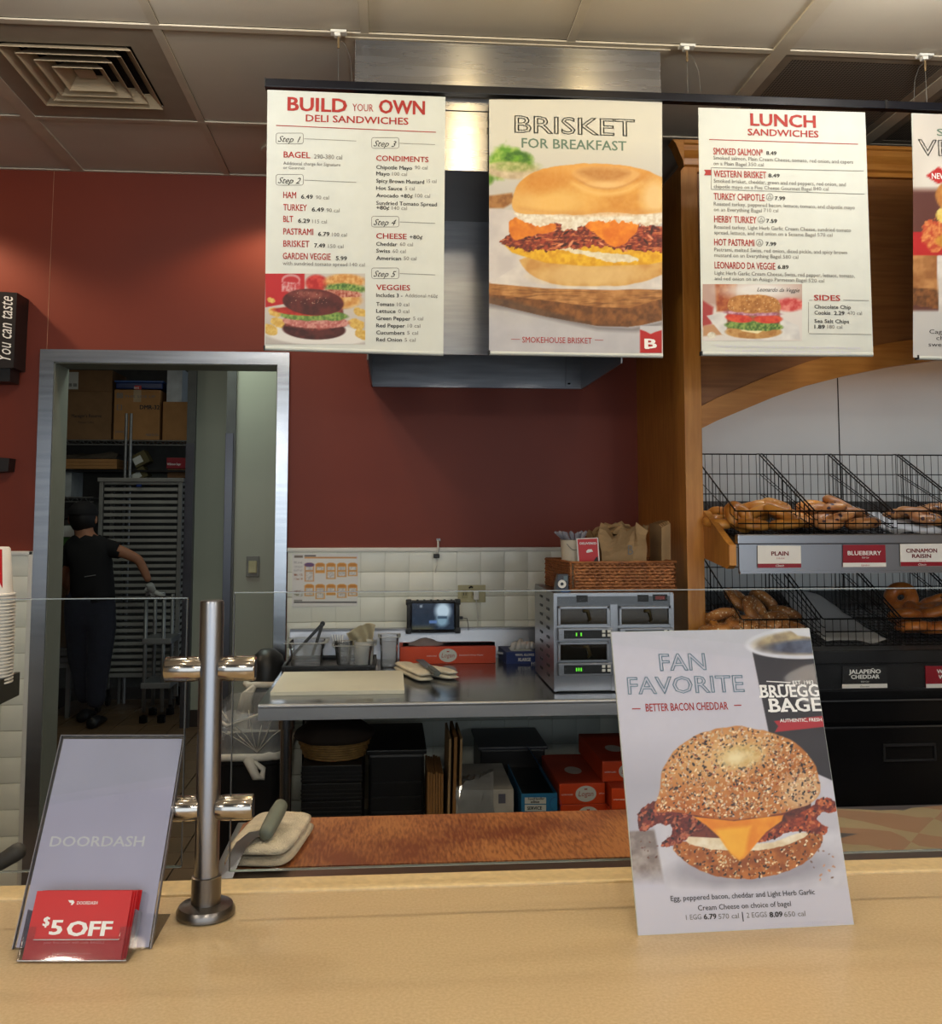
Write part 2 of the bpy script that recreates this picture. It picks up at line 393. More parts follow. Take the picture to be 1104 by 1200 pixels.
        if label: o['label'] = label
        return o
PRINT = print_mat('printed_ink', .65)
PRINTG = print_mat('glossy_print', .5, .05)
# ================================================================== SETTING
WY = 4.15; CZ = 2.955
def wallbox(bm, x0, x1, y0, y1, z0, z1): box(bm, x0, x1, y0, y1, z0, z1)
# floor, sub-slab plus quarry tiles where the camera can tell them apart
FLOORM = mat('quarry_tile', (112, 88, 64), .35, 0, .08, 3, bump=.05, bscale=30)
FL = struct('floor', mk(box, -4.6, 5, -3.6, 9, -.1, -.004), mat('floor_grout', (52, 44, 36), .8, 0, .05))
tile_me = None
for i in range(-12, 1):
    for j in range(12):
        x = -.5 + i*.203; y = 4.33 + j*.3 if False else 3.3 + j*.203*2
        for q in (0, 1):
            yy = 3.3 + (2*j+q)*.203
            if x > -.5 or x < -2.7 or yy > 8.2: continue
            if tile_me is None:
                bm = NB(); box(bm, .002, .199, .002, .199, -.004, .004, .002)
                o = struct('floor_tile', bm, FLOORM, parent=FL); tile_me = o.data
            else:
                o = bpy.data.objects.new('floor_tile', tile_me); COL.objects.link(o); o.parent = FL
            o.location = (x, yy, 0)
CF = struct('cafe_floor', mk(box, -4.6, 5, -3.6, .9, -.003, .002), mat('cafe_floor_tile', (190, 176, 156), .4, 0, .05), parent=FL)
# back wall: red paint above, tiled dado below, pass-through doorway
DX0, DX1, DZ = -1.405, -.478, 2.128
bm = NB()
box(bm, -4.6, DX0-.0, WY, WY+.14, 0, 3.0); box(bm, DX1, 5, WY, WY+.14, 0, 3.0); box(bm, DX0, DX1, WY, WY+.14, DZ, 3.0)
WB = struct('wall_back', bm, REDWALL)
bm = NB(); tube(bm, [(-1.44, WY-.0005, 2.18), (-1.435, WY-.0005, 2.95)], .0009, 4)
struct('wall_seam', bm, mat('caulk_crack', (196, 150, 120), .8), parent=WB)
# dado grout bed and single tiles
bm = NB(); box(bm, -1.78, -1.462, WY-.008, WY, .0, 1.332); box(bm, -.43, 1.09, WY-.008, WY, 0, 1.342); struct('dado_bed', bm, GROUT, parent=WB)
tl = None; tp = .1035
def wtile(x, z, h=1.):
    global tl
    if tl is None:
        bm = NB(); box(bm, .0012, tp-.0012, -.013, -.006, .0012, tp-.0012, .0016); o = obj('wall_tile', bm, TILE, WB, 'auto'); tl = o.data
    else: o = bpy.data.objects.new('wall_tile', tl); COL.objects.link(o); o.parent = WB
    o.location = (x, WY, z); o.scale = (1, 1, h)
for k in range(13):
    z = 1.342-.088-(k*tp) if k else 1.342-.088
    h = .088/tp if k == 0 else 1
    for i in range(15):
        if z > -.02: wtile(-.43+i*tp*.98, max(z, 0), h)
    for i in range(3):
        if z > -.02: wtile(-1.775+i*tp, max(z-.01, 0), h)
bm = NB(); box(bm, -.432, 1.09, WY-.022, WY, 1.338, 1.356, .004); box(bm, -1.78, -1.458, WY-.022, WY, 1.328, 1.346, .004); box(bm, -1.478, -1.456, WY-.022, WY, 0, 1.346, .004)
struct('trim_1', bm, WHITEPL, 'auto')
# stainless door casing
bm = NB()
prism(bm, [(-1.457, 0), (-1.457, 2.181), (-1.400, 2.128), (-1.400, 0)], 'y', WY-.028, WY)
prism(bm, [(-.433, 0), (-.433, 2.181), (-.482, 2.128), (-.482, 0)], 'y', WY-.028, WY)
prism(bm, [(-1.457, 2.181), (-.433, 2.181), (-.482, 2.128), (-1.400, 2.128)], 'y', WY-.028, WY)
DOOR = struct('door_1', bm, mat('casing_steel', (184, 188, 194), .22, 1, .05, 3, stretch=(1, 1, 20)))
bm = NB(); box(bm, -1.400, -1.396, WY-.02, WY+.15, 0, 2.128); box(bm, -.486, -.482, WY-.02, WY+.15, 0, 2.128); box(bm, -1.4, -.482, WY-.02, WY+.15, 2.124, 2.128)
struct('door_reveal', bm, mat('reveal_grey', (120, 122, 112), .5, 0, .03), parent=DOOR)

# service rooms behind the doorway
bm = NB(); box(bm, -.86, .4, 5.30, 5.42, 0, 3.0); WR = struct('wall_corridor', bm, GREYP)
bm = NB(); box(bm, -.885, -.835, 5.285, 5.301, .0, 3.0); struct('corner_guard_upper', bm, mat('guard_grey', (92, 94, 92), .45, .3), parent=WR)
bm = NB(); box(bm, -.888, -.845, 5.279, 5.287, .0, 1.93, .002); struct('corner_guard', bm, mat('guard_steel', (96, 98, 104), .35, .9, .03), parent=WR)
bm = NB(); box(bm, -1.425, .4, 7.10, 7.25, 0, 3.0); WF = struct('wall_far_right', bm, GREYP)
bm = NB(); box(bm, -1.46, -1.40, 7.06, 7.10, 0, 3.0); struct('jamb_grey', bm, mat('guard_grey', (92, 94, 92)), parent=WF)
bm = NB(); box(bm, -1.462, -1.405, 7.05, 7.062, 0, 2.0); struct('corner_guard', bm, mat('guard_steel', (96, 98, 104), .35, .9, .03), parent=WF)
bm = NB(); box(bm, -1.40, -.6, 7.085, 7.1, 0, .12); struct('baseboard_back', bm, mat('base_dark', (46, 36, 30), .5))
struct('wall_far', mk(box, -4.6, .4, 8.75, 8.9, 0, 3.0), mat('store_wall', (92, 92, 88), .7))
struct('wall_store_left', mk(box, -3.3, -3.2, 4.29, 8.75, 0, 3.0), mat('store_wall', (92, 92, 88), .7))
# ceiling: slab, lay-in tiles, grid bars
XL = [-3.2, -2.58, -1.96, -1.335, -.712, -.088, .545, 1.215, 1.845, 2.47, 3.1, 3.73]
YL = [-3.6, -2.6, -1.2, -.5, .2, .85, 1.52, 2.19, 2.865, 3.585, 4.15]
CE = struct('ceiling', mk(box, -4.6, 5, -3.6, 4.29, CZ+.03, CZ+.1), mat('ceiling_void', (30, 28, 26), .9))
struct('ceiling_store', mk(box, -4.6, .5, 4.29, 9, 2.95, 3.05), CEIL)
DUCTX0, DUCTX1, DUCTY = -.118, .835, 2.885
for j in range(3, len(YL)-1):
    for i in range(len(XL)-1):
        x0, x1, y0, y1 = XL[i]+.013, XL[i+1]-.013, YL[j]+.013, YL[j+1]-.013
        if j >= 8 and x0 > DUCTX0-.05 and x1 < DUCTX1+.05: continue
        special = (i == 3 and j == 8) or (i in (7, 8) and j == 8) or (i == 8 and j == 9)
        if special: continue
        bm = NB(); box(bm, x0, x1, y0, y1, CZ+.002, CZ+.014, .003)
        struct('ceiling_tile', bm, CEIL, parent=CE)
for x in XL:
    if DUCTX0 < x < DUCTX1: bm = mk(box, x-.013, x+.013, YL[3], DUCTY, CZ-.004, CZ+.002)
    else: bm = mk(box, x-.013, x+.013, YL[3], 4.15, CZ-.004, CZ+.002)
    if abs(x-1.215) < .01 or abs(x+1.335) < .01 or x == 1.845: bm.free(); bm = mk(box, x-.026, x+.026, YL[3], 4.15, CZ-.005, CZ+.002)
    struct('grid_bar', bm, TBAR, parent=CE)
for y in YL[3:]:
    for a, b in ((-3.3, DUCTX0), (DUCTX1, 3.8)) if y > DUCTY else ((-3.3, 3.8),):
        struct('grid_bar', mk(box, a, b, y-.013, y+.013, CZ-.0045, CZ+.001), TBAR, parent=CE)
# concentric supply air diffuser
T = Thing('ceiling_vent', 'square concentric-louvre air diffuser in the left ceiling tile', 'air vent', (-1.03, 3.24, CZ))
vx0, vx1, vy0, vy1 = XL[3]+.02, XL[4]-.015, YL[8]+.015, YL[9]-.015
bm = NB(); cx, cyv = (XL[3]+XL[4])/2, (YL[8]+YL[9])/2
VM = mat('vent_paint', (186, 168, 140), .5, .1, .03)
def ring(bm, cx, cy, a0, b0, z0, a1, b1, z1):
    P = [V(cx+sx*a0, cy+sy*b0, z0) for sx, sy in ((-1, -1), (1, -1), (1, 1), (-1, 1))]; Q = [V(cx+sx*a1, cy+sy*b1, z1) for sx, sy in ((-1, -1), (1, -1), (1, 1), (-1, 1))]
    A = [bm.verts.new(p) for p in P]; B = [bm.verts.new(p) for p in Q]; C = [bm.verts.new(p+V(0, 0, .003)) for p in P]; D = [bm.verts.new(p+V(0, 0, .003)) for p in Q]
    for k in range(4):
        j = (k+1) % 4
        bm.faces.new((A[k], A[j], B[j], B[k])); bm.faces.new((C[k], D[k], D[j], C[j])); bm.faces.new((A[k], C[k], C[j], A[j])); bm.faces.new((B[k], B[j], D[j], D[k]))
bm = NB(); ring(bm, (XL[3]+XL[4])/2, (YL[8]+YL[9])/2, (XL[4]-XL[3])/2-.012, (YL[9]-YL[8])/2-.012, CZ-.001, .205, .225, CZ-.001); T.part('face_plate', bm, mat('vent_plate', (156, 144, 128), .7, 0, .03))
T.part('dark_box', mk(box, cx-.21, cx+.21, cyv-.23, cyv+.23, CZ+.05, CZ+.054), mat('vent_void', (26, 22, 20), .9))
for a in (.203, .162, .121, .080): 
    bm = NB(); ring(bm, cx, cyv, a, a*1.09, CZ-.014, a-.036, (a-.036)*1.09, CZ+.022); T.part('louvre', bm, VM)
bm = NB(); prism(bm, [(cx-.03, cyv-.03), (cx+.03, cyv-.03), (cx+.03, cyv+.03), (cx-.03, cyv+.03)], 'z', CZ+.006, CZ+.009); T.part('centre_pan', bm, VM)
# perforated return grilles
PERF = mat('perforated_metal', (112, 106, 98), .6, .4, .1)
def perf_mat():
    m = bpy.data.materials.new('perforated_grille'); m.use_nodes = True; nt = m.node_tree; b = nt.nodes['Principled BSDF']
    tc = nt.nodes.new('ShaderNodeTexCoord'); vo = nt.nodes.new('ShaderNodeTexVoronoi'); vo.inputs['Scale'].default_value = 95; vo.inputs['Randomness'].default_value = 0
    nt.links.new(tc.outputs['Object'], vo.inputs['Vector']); r = nt.nodes.new('ShaderNodeValToRGB'); r.color_ramp.elements[0].position = .38; r.color_ramp.elements[1].position = .46
    r.color_ramp.elements[0].color = (.015, .013, .011, 1); r.color_ramp.elements[1].color = (.20, .18, .155, 1)
    nt.links.new(vo.outputs['Distance'], r.inputs[0]); nt.links.new(r.outputs[0], b.inputs['Base Color']); b.inputs['Roughness'].default_value = .6
    return m
PG = perf_mat()
for (i, j), lb in (((7, 8), 'large perforated return air grille in the right ceiling tile behind the lunch board'), ((8, 8), 'perforated air grille at the right edge, beside the large one'), ((8, 9), 'perforated air grille by the wall above the wooden cornice')):
    x0, x1, y0, y1 = XL[i]+.028, XL[i+1]-.028, YL[j]+.015, YL[j+1]-.015
    T = Thing('return_grille', lb, 'air grille', ((x0+x1)/2, (y0+y1)/2, CZ), group='perforated ceiling grilles')
    T.part('perforated_plate', mk(box, x0+.03, x1-.03, y0+.03, y1-.03, CZ-.002, CZ+.004), PG)
    bm = NB(); ring(bm, (x0+x1)/2, (y0+y1)/2, (x1-x0)/2, (y1-y0)/2, CZ-.003, (x1-x0)/2-.032, (y1-y0)/2-.032, CZ-.003); T.part('frame', bm, mat('grille_frame', (140, 130, 116), .5))
# side walls and the glazed storefront behind the camera
struct('wall_left', mk(box, -4.6, -4.5, -3.6, 4.15, 0, 3.0), mat('cafe_wall', (196, 168, 128), .7))
struct('wall_right', mk(box, 4.9, 5.0, -3.6, 4.15, 0, 3.0), mat('cafe_wall', (196, 168, 128), .7))
bm = NB(); box(bm, -4.6, 5, -3.7, -3.6, 2.7, 3.05); box(bm, -4.6, 5, -3.7, -3.6, 0, .35)
for x in (-4.5, -2.6, -.9, .9, 2.7, 4.6): box(bm, x-.05, x+.05, -3.7, -3.6, .35, 2.7)
struct('wall_front', bm, mat('dark_bronze', (60, 54, 48), .5, .3))
# ------------------------------------------------------------------ hood enclosure (stainless) on the wall
T = Thing('exhaust_hood', 'stainless steel exhaust hood with boxed duct cover against the red wall', 'range hood', (.36, 3.5, 2.05))
x0, x1 = DUCTX0, DUCTX1
HT = [('front_panel_upper', 2.735, 2.948), ('front_panel_lower', 2.545, 2.732)]
for n, a, b in HT: T.part('front_panel', mk(box, x0, x1, DUCTY, DUCTY+.006, a, b, .001), BRUSH)
bm = NB(); box(bm, x0, x0+.006, DUCTY+.006, WY, 2.545, 2.948); T.part('side_panel', bm, STEEL)
bm = NB(); box(bm, x1-.006, x1, DUCTY+.006, WY, 2.545, 2.948); T.part('side_panel', bm, STEEL)
T.part('underside', mk(box, x0+.006, x1-.006, DUCTY+.006, 3.40, 2.545, 2.552), DARKST)
hx0, hx1, hy = -.088, .829, 3.40
T.part('hood_front', mk(box, hx0, hx1, hy, hy+.006, 2.062, 2.552, .001), HOODST)
for a, b in ((hx0, hx0+.006), (hx1-.006, hx1)): T.part('hood_side', mk(box, a, b, hy+.006, WY-.006, 2.04, 2.552), HOODST)
T.part('hood_back', mk(box, hx0+.006, hx1-.006, WY-.012, WY-.004, 2.04, 2.552), HOODST)
bm = NB(); box(bm, hx0+.007, hx1-.007, WY-.020, WY-.012, 2.04, 2.05); box(bm, hx1-.075, hx1-.072, WY-.02, WY-.012, 2.05, 2.5); T.part('drip_lip', bm, STEEL)
for zz in (2.062,):
    bm = NB(); lathe(bm, [(0, -.004), (.006, -.003), (.006, .003), (0, .004)], (hx1-.06, WY-.018, zz), 10); T.part('bolt', bm, BLACKM)
bm = NB(); ring(bm, (x0+x1)/2, (DUCTY+WY)/2, (x1-x0)/2+.03, (WY-DUCTY)/2+.012, CZ-.008, (x1-x0)/2, (WY-DUCTY)/2-.001, CZ-.008); T.part('ceiling_flange', bm, TBAR)

# ------------------------------------------------------------------ bread wall unit in maple
UX0 = 1.10; UX1 = 3.4
T = Thing('bread_display', 'maple bread display unit with arched header and two sloped shelves', 'display unit', (2.2, 3.7, 0))
WU = T
T.part('end_panel', mk(box, UX0-.028, UX0+.002, 3.50, WY, 0, 2.80), WOOD)
T.part('stile', mk(box, UX0-.030, UX0+.034, 3.455, 3.50, 0, 2.80, .002), WOOD)
# crown moulding
def crown(bm, x0, x1, y, z0):
    prof = [(0, 0), (0, .016), (-.012, .022), (-.016, .044), (-.034, .068), (-.040, .086), (-.050, .090), (-.050, .102), (.02, .102), (.02, 0)]
    prism(bm, [(y+p[0], z0+p[1]) for p in prof], 'x', x0, x1)
bm = NB(); crown(bm, UX0-.03, UX1, 3.456, 2.775); 
prism(bm, [(UX0-.03, 2.775), (UX0-.034, 2.797), (UX0-.06, 2.861), (UX0-.072, 2.877), (UX0-.03, 2.877)], 'y', 3.408, 3.47)
T.part('crown_moulding', bm, WOODH)
# arch band: lower edge rises to the right and flattens beyond the frame
apts = [aY(x, y, 3.462) for x, y in ((816, 505), (840, 493), (870, 480.5), (905, 466), (945, 452), (990, 440.5), (1040, 430.5), (1104, 421.5))]
apts = [(p.x, p.z) for p in apts]; xe = apts[-1][0]
apts += [(xe+.15, apts[-1][1]+.012), (xe+.32, apts[-1][1]+.016), (xe+.49, apts[-1][1]+.012), (xe+.64, apts[-1][1])]
tops = [(x, z+.082+.01*min(1, i/7)) for i, (x, z) in enumerate(apts)]
bm = NB()
for i in range(len(apts)-1):
    prism(bm, [apts[i], apts[i+1], tops[i+1], tops[i]], 'y', 3.456, 3.49)
bmesh.ops.remove_doubles(bm, verts=bm.verts, dist=1e-5); T.part('arch_band', bm, WOODH)
bm = NB()
for i in range(len(tops)-1): prism(bm, [tops[i], tops[i+1], (tops[i+1][0], 2.775), (tops[i][0], 2.775)], 'y', 3.475, 3.49)
box(bm, tops[-1][0], UX1, 3.475, 3.49, 2.13, 2.775); bmesh.ops.remove_doubles(bm, verts=bm.verts, dist=1e-5); T.part('header_panel', bm, WOODD)
T.part('rear_panel', mk(box, UX0+.002, 1.969, WY-.03, WY-.01, 0, 2.6), mat('display_back', (196, 202, 202), .4, 0, .03, 2))
T.part('rear_panel', mk(box, 1.975, UX1, WY-.03, WY-.01, 0, 2.6), mat('display_back', (196, 202, 202)))
T.part('rear_joint', mk(box, 1.969, 1.975, WY-.028, WY-.012, 0, 2.6), BLACK)
bm = NB(); box(bm, UX0+.002, UX1, 3.5, WY-.03, 2.6, 2.62); T.part('top_board', bm, WOODD)
SH = []
for k, (dz, lip) in enumerate(((0, .096), (-.368, .122))):
    zf = 1.398+dz; zb = 1.50+dz; yf = 3.20; yb = 3.92
    sl = (zb-zf)/(yb-yf)
    bm = NB(); prism(bm, [(yf, zf), (yb, zb), (yb, zb-.012), (yf, zf-.012)], 'x', UX0+.06, UX1)
    sh = T.part('shelf', bm, DARKST)
    zt1, zt0, zb0_ = ((1.430, 1.398, 1.299), (1.041, .998, .906))[k]
    bm = NB(); box(bm, UX0+.066, UX1, yf-.012, yf, zb0_, zt0, .001); box(bm, UX0+.060, UX1, yf-.018, yf+.012, zt0-.002, zt1, .004)
    box(bm, UX0+.066, UX1, yf-.02, yf-.012, zb0_, zb0_+.008)
    T.part('shelf_nosing', bm, STEEL if k == 0 else mat('dark_nosing', (60, 60, 62), .3, .8), parent=sh)
    T.part('shelf_bracket', mk(prism, [(yf-.006, zf-.004), (yf+.03, zf+.008), (3.456, zf+.112), (3.456, zf-.060), (yf+.02, zf-.085), (yf-.006, zf-.072)], 'x', UX0+.034, UX0+.058), WOOD)
    T.part('rear_rail', mk(box, UX0+.03, UX1, yb-.02, yb, zb-.02, zb+.05), mat('rail_grey', (84, 84, 84), .4, .4))
# black warmer drawers below
bm = NB(); box(bm, UX0-.03, UX1, 3.22, WY-.03, .02, .90); WD = T.part('drawer_cabinet', bm, BLACKM)
GB = mat('gloss_black_front', (20, 20, 23), .22, .1, .05)
for xa, xb in ((UX0+.02, 2.15), (2.17, UX1)):
    T.part('drawer', mk(box, xa, xb, 3.195, 3.222, .80, .872, .003), GB)
    d = T.part('drawer', mk(box, xa, xb, 3.190, 3.222, .30, .785, .004), GB)
p0 = aY(1037, 874, 3.188); p1 = aY(1095, 889, 3.188)
bm = NB(); ring_pts = (p0.x, p1.x, p1.z, p0.z)
box(bm, p0.x-.006, p1.x+.006, 3.184, 3.190, p0.z-.002, p0.z+.006); box(bm, p0.x-.006, p1.x+.006, 3.184, 3.190, p1.z-.006, p1.z); box(bm, p0.x-.006, p0.x, 3.184, 3.190, p1.z, p0.z); box(bm, p1.x, p1.x+.006, 3.184, 3.190, p1.z, p0.z)
T.part('handle', bm, mat('handle_black', (44, 44, 48), .35), parent=d)
T.part('drawer_edge', mk(box, UX0+.02, UX1, 3.188, 3.193, .872, .876), STEEL)
T.part('drawer_edge', mk(box, UX0+.02, UX1, 3.188, 3.193, .785, .789), STEEL)

# ------------------------------------------------------------------ front counter
CT = mat('speckled_tan_counter', (212, 188, 148), .36, 0, .05, 240, rgb2=(198, 172, 130), coat=.15)
T = Thing('front_counter', 'speckled tan solid-surface service counter across the foreground', 'counter', (.2, 1.1, 0))
T.part('counter_top', mk(box, -2.2, 2.6, .62, 1.475, .915, .95, .004), CT)
T.part('rear_strip', mk(box, -2.2, 2.6, 1.477, 1.535, .915, .952, .006), mat('tan_strip', (226, 200, 150), .33, 0, .05, 90, coat=.15))
T.part('counter_front', mk(box, -2.2, 2.6, .70, .74, 0, .915), WOODD)
T.part('counter_body', mk(box, -2.2, 2.6, .74, 1.50, .1, .9), BLACK)
# ------------------------------------------------------------------ sneeze guard
py = 1.405
T = Thing('guard_post', 'brushed stainless sneeze guard post with round base and four glass clamps', 'post', (-.25, py, .95))
bm = NB(); lathe(bm, [(0, .952-.95), (.0395, .002), (.0395, .008), (.036, .014), (.020, .017), (.020, .052), (.0185, .053), (0, .053)], (-.25, py, .95), 40); T.part('base_flange', bm, mat('satin_base', (122, 118, 114), .3, 1, .05, 8), smooth='auto')
bm = NB(); lathe(bm, [(.0165, .05), (.0165, .424), (.0155, .4275), (0, .4275)], (-.25, py, .95), 40); T.part('tube', bm, mat('post_steel', (150, 150, 154), .3, 1, .03, 3, stretch=(30, 30, .6)), smooth='auto')
for zc in (1.283, 1.093):
    for s in (-1, 1):
        bm = NB(); M = Matrix.Translation((-.25, py, zc)) @ Matrix.Rotation(math.radians(90*s), 4, 'Y')
        lathe(bm, [(0, .012), (.0150, .012), (.0165, .018), (.0175, .024), (.0175, .060), (.0160, .062), (0, .062)], (0, 0, 0), 32)
        bmesh.ops.transform(bm, matrix=M, verts=bm.verts)
        c = T.part('glass_clamp', bm, mat('polished_clamp', (176, 170, 162), .16, 1, .03), smooth='auto')
        bm = NB(); box(bm, -.25+s*.0625-.0008, -.25+s*.0625+.0008, py-.004, py+.004, zc-.012, zc+.012); T.part('gasket', bm, BLACK, parent=c)
for (x0, x1, z0, z1, lb) in ((-1.9, -.284, 1.016, 1.381, 'clear glass guard pane left of the steel post'), (-.219, 1.9, 1.008, 1.388, 'clear glass guard pane right of the steel post, over the prep board')):
    T = Thing('glass_guard', lb, 'glass panel', ((x0+x1)/2, py, z0), group='sneeze guard panes')
    T.part('pane', mk(box, x0, x1, py-.003, py+.003, z0, z1), GLASS)
    T.part('polished_edge', mk(box, x0, x1, py-.0031, py+.0031, z1, z1+.0012), EDGE)
    e = x1 if x1 < 0 else x0
    T.part('polished_edge', mk(box, e-.0006, e+.0006, py-.0031, py+.0031, z0, z1), mat('edge_dark', (60, 62, 60), .3))
    T.part('bottom_edge', mk(box, x0, x1, py-.0031, py+.0031, z0-.0012, z0), EDGE)

# ------------------------------------------------------------------ menu boards
def board_warp(pl, bow=.0):
    return None
def make_board(px, Y, label, cat='menu board', thick=.004):
    """px: four corner pixels (tl, tr, br, bl)"""
    pl = yplane(Y); c = [pl.hit(*p) for p in px]
    cx = (c[0][0]+c[1][0])/2; zt = c[0][1]
    T = Thing('menu_board', label, cat, (cx, Y, c[3][1]), group='hanging menu boards')
    bm = NB(); P = [(a, b) for a, b in c]
    prism(bm, P, 'y', Y+.0006, Y+thick)
    T.part('board_sheet', bm, WHITEP)
    bm = NB(); tube(bm, [(c[3][0], Y+.006, c[3][1]), (c[2][0], Y+.006, c[2][1])], .0075, 10); T.part('bottom_rod', bm, WHITEP, smooth='auto')
    bm = NB(); box(bm, c[3][0]-.003, c[3][0]+.002, Y-.003, Y+.014, c[3][1]-.006, c[3][1]+.006); T.part('rod_cap', bm, BLACK)
    return T, pl
BY = 2.845
# header rail and its ceiling hangers
r0 = aY(312, 98.5, BY).x; zr = aY(312, 98.5, BY).z
T = Thing('hanging_rail', 'long black rail under the ceiling holding the menu boards', 'rail', (1.2, BY, zr))
jx = aY(1036, 117, BY).x; zr2 = aY(780, 117, BY).z
T.part('rail_bar', mk(box, r0, jx, BY-.012, BY+.016, zr-.012, zr+.013, .002), mat('rail_black', (18, 20, 30), .3, .2, .05))
T.part('rail_bar', mk(box, jx+.001, 3.0, BY-.012, BY+.016, zr-.012, zr+.013, .002), mat('rail_black', (18, 20, 30)))
T.part('rail_joint', mk(box, jx-.004, jx+.006, BY-.014, BY+.0165, zr-.013, zr+.014), BLACK)
T.part('end_cap', mk(box, r0-.003, r0, BY-.013, BY+.017, zr-.013, zr+.014), BLACK)
for hx, sg in ((397, 1), (806, 1), (1085, -1), (1300, 1)):
    p = aZ(hx, 37 if hx < 500 else 50 if hx < 900 else 62, CZ); x = p.x; hg = T.part('hanger_clip', mk(box, x-.024, x+.024, BY-.014, BY+.016, CZ-.012, CZ-.004, .002), WHITEPL)
    bm = NB(); box(bm, x-.012, x+.006, BY-.01, BY+.01, CZ-.022, CZ-.010, .002); T.part('clip_jaw', bm, WHITEPL, parent=hg)
    bm = NB(); lathe(bm, [(0, 0), (.0035, .001), (.0035, .036), (0, .037)], (x, BY, CZ-.058), 10); T.part('wire_grip', bm, mat('brass_grip', (150, 128, 96), .4, .7), parent=hg)
    bm = NB(); tube(bm, [(x, BY, CZ-.05), (x+.001, BY, zr+.012)], .0007, 4); T.part('hanging_wire', bm, ALU)
    bm = NB(); tube(bm, [(x+sg*.004, BY, CZ-.03), (x+sg*.02, BY, CZ-.045), (x+sg*.036, BY, CZ-.085), (x+sg*.042, BY, zr+.013)], .0006, 4); T.part('loose_wire', bm, ALU)
BLK = .012
# ---- board 1: build your own
T, pl = make_board([(313.5, 105), (522, 113.5), (519.5, 414), (310, 407.5)], BY, 'leftmost hanging menu board headed BUILD YOUR OWN DELI SANDWICHES')
P1 = Paint(311.0, 320.6, 428, 403.5, 1.15, (206, 200, 194))
P1.fill(P1.poly([(300, 310), (357, 318), (357, 352), (312, 360), (300, 360)]), (190, 28, 36))
P1.mix(np.clip((P1.Y-372)/10, 0, 1)*.8, (196, 190, 186))
P1.fill(P1.ell(341, 328, 11, 7), (226, 200, 200), k=.7); P1.fill(P1.ell(341, 329, 9, 5), (190, 28, 36), k=.9)
P1.fill(P1.poly([(330, 330), (352, 331), (352, 343), (330, 342)]), (230, 205, 205), (200, 60, 66), ns=2, k=.8)
P1.fill(P1.ell(371, 332, 13, 10), (178, 26, 30), (214, 70, 60), soft=3); P1.fill(P1.ell(404, 330, 24, 9), (206, 138, 66), (236, 190, 120), soft=3, ns=3)
P1.fill(P1.ell(404, 338, 24, 6, 3, .3), (70, 110, 50), (150, 180, 90), soft=2, ns=2); P1.fill(P1.ell(400, 352, 24, 10), (206, 140, 70), (234, 196, 130), soft=3)
P1.fill(P1.ell(400, 344, 26, 4, 4, .4), (150, 60, 44), (220, 160, 140), ns=2)
P1.fill(P1.ell(372, 392, 62, 13, 3), (238, 236, 232), soft=2)
for cx_, cy_, r_ in ((322, 366, 8), (326, 378, 9), (316, 386, 10), (418, 380, 10), (424, 392, 9), (318, 352, 5), (422, 366, 8)): P1.fill(P1.ell(cx_, cy_, r_, r_*.6, 20, .4, cx_), (238, 206, 118), (214, 170, 80), ns=3)
P1.fill(P1.ell(368, 386, 37, 12, 2), (92, 36, 34), (60, 20, 22), ns=6); P1.fill(P1.poly([(334, 362), (402, 362), (404, 382), (370, 388), (334, 382)]), (150, 70, 62), (96, 40, 38), ns=3, soft=2)
P1.fill(P1.ell(368, 377, 39, 8, 2, .35), (220, 160, 150), (182, 96, 92), ns=2.2)
P1.fill(P1.ell(366, 370, 42, 6, 2, .5, 5), (88, 126, 56), (150, 180, 90), ns=2.5)
P1.fill(P1.ell(350, 365, 30, 4.5, 4, .2), (196, 52, 38), (160, 30, 24))
P1.fill(P1.ell(367, 354, 36, 15.5, 4), (104, 38, 34), (70, 22, 24), ns=7)
P1.fill(P1.ell(362, 345, 20, 4.5, 5), (170, 96, 84), (120, 52, 46), soft=4, ns=4, k=.8); P1.sprinkle(P1.ell(362, 350, 28, 9), 26, [(214, 180, 160), (190, 130, 110)], .3, .6, 4)
P1.sheet(T, 'sandwich_picture', pl, PRINT)
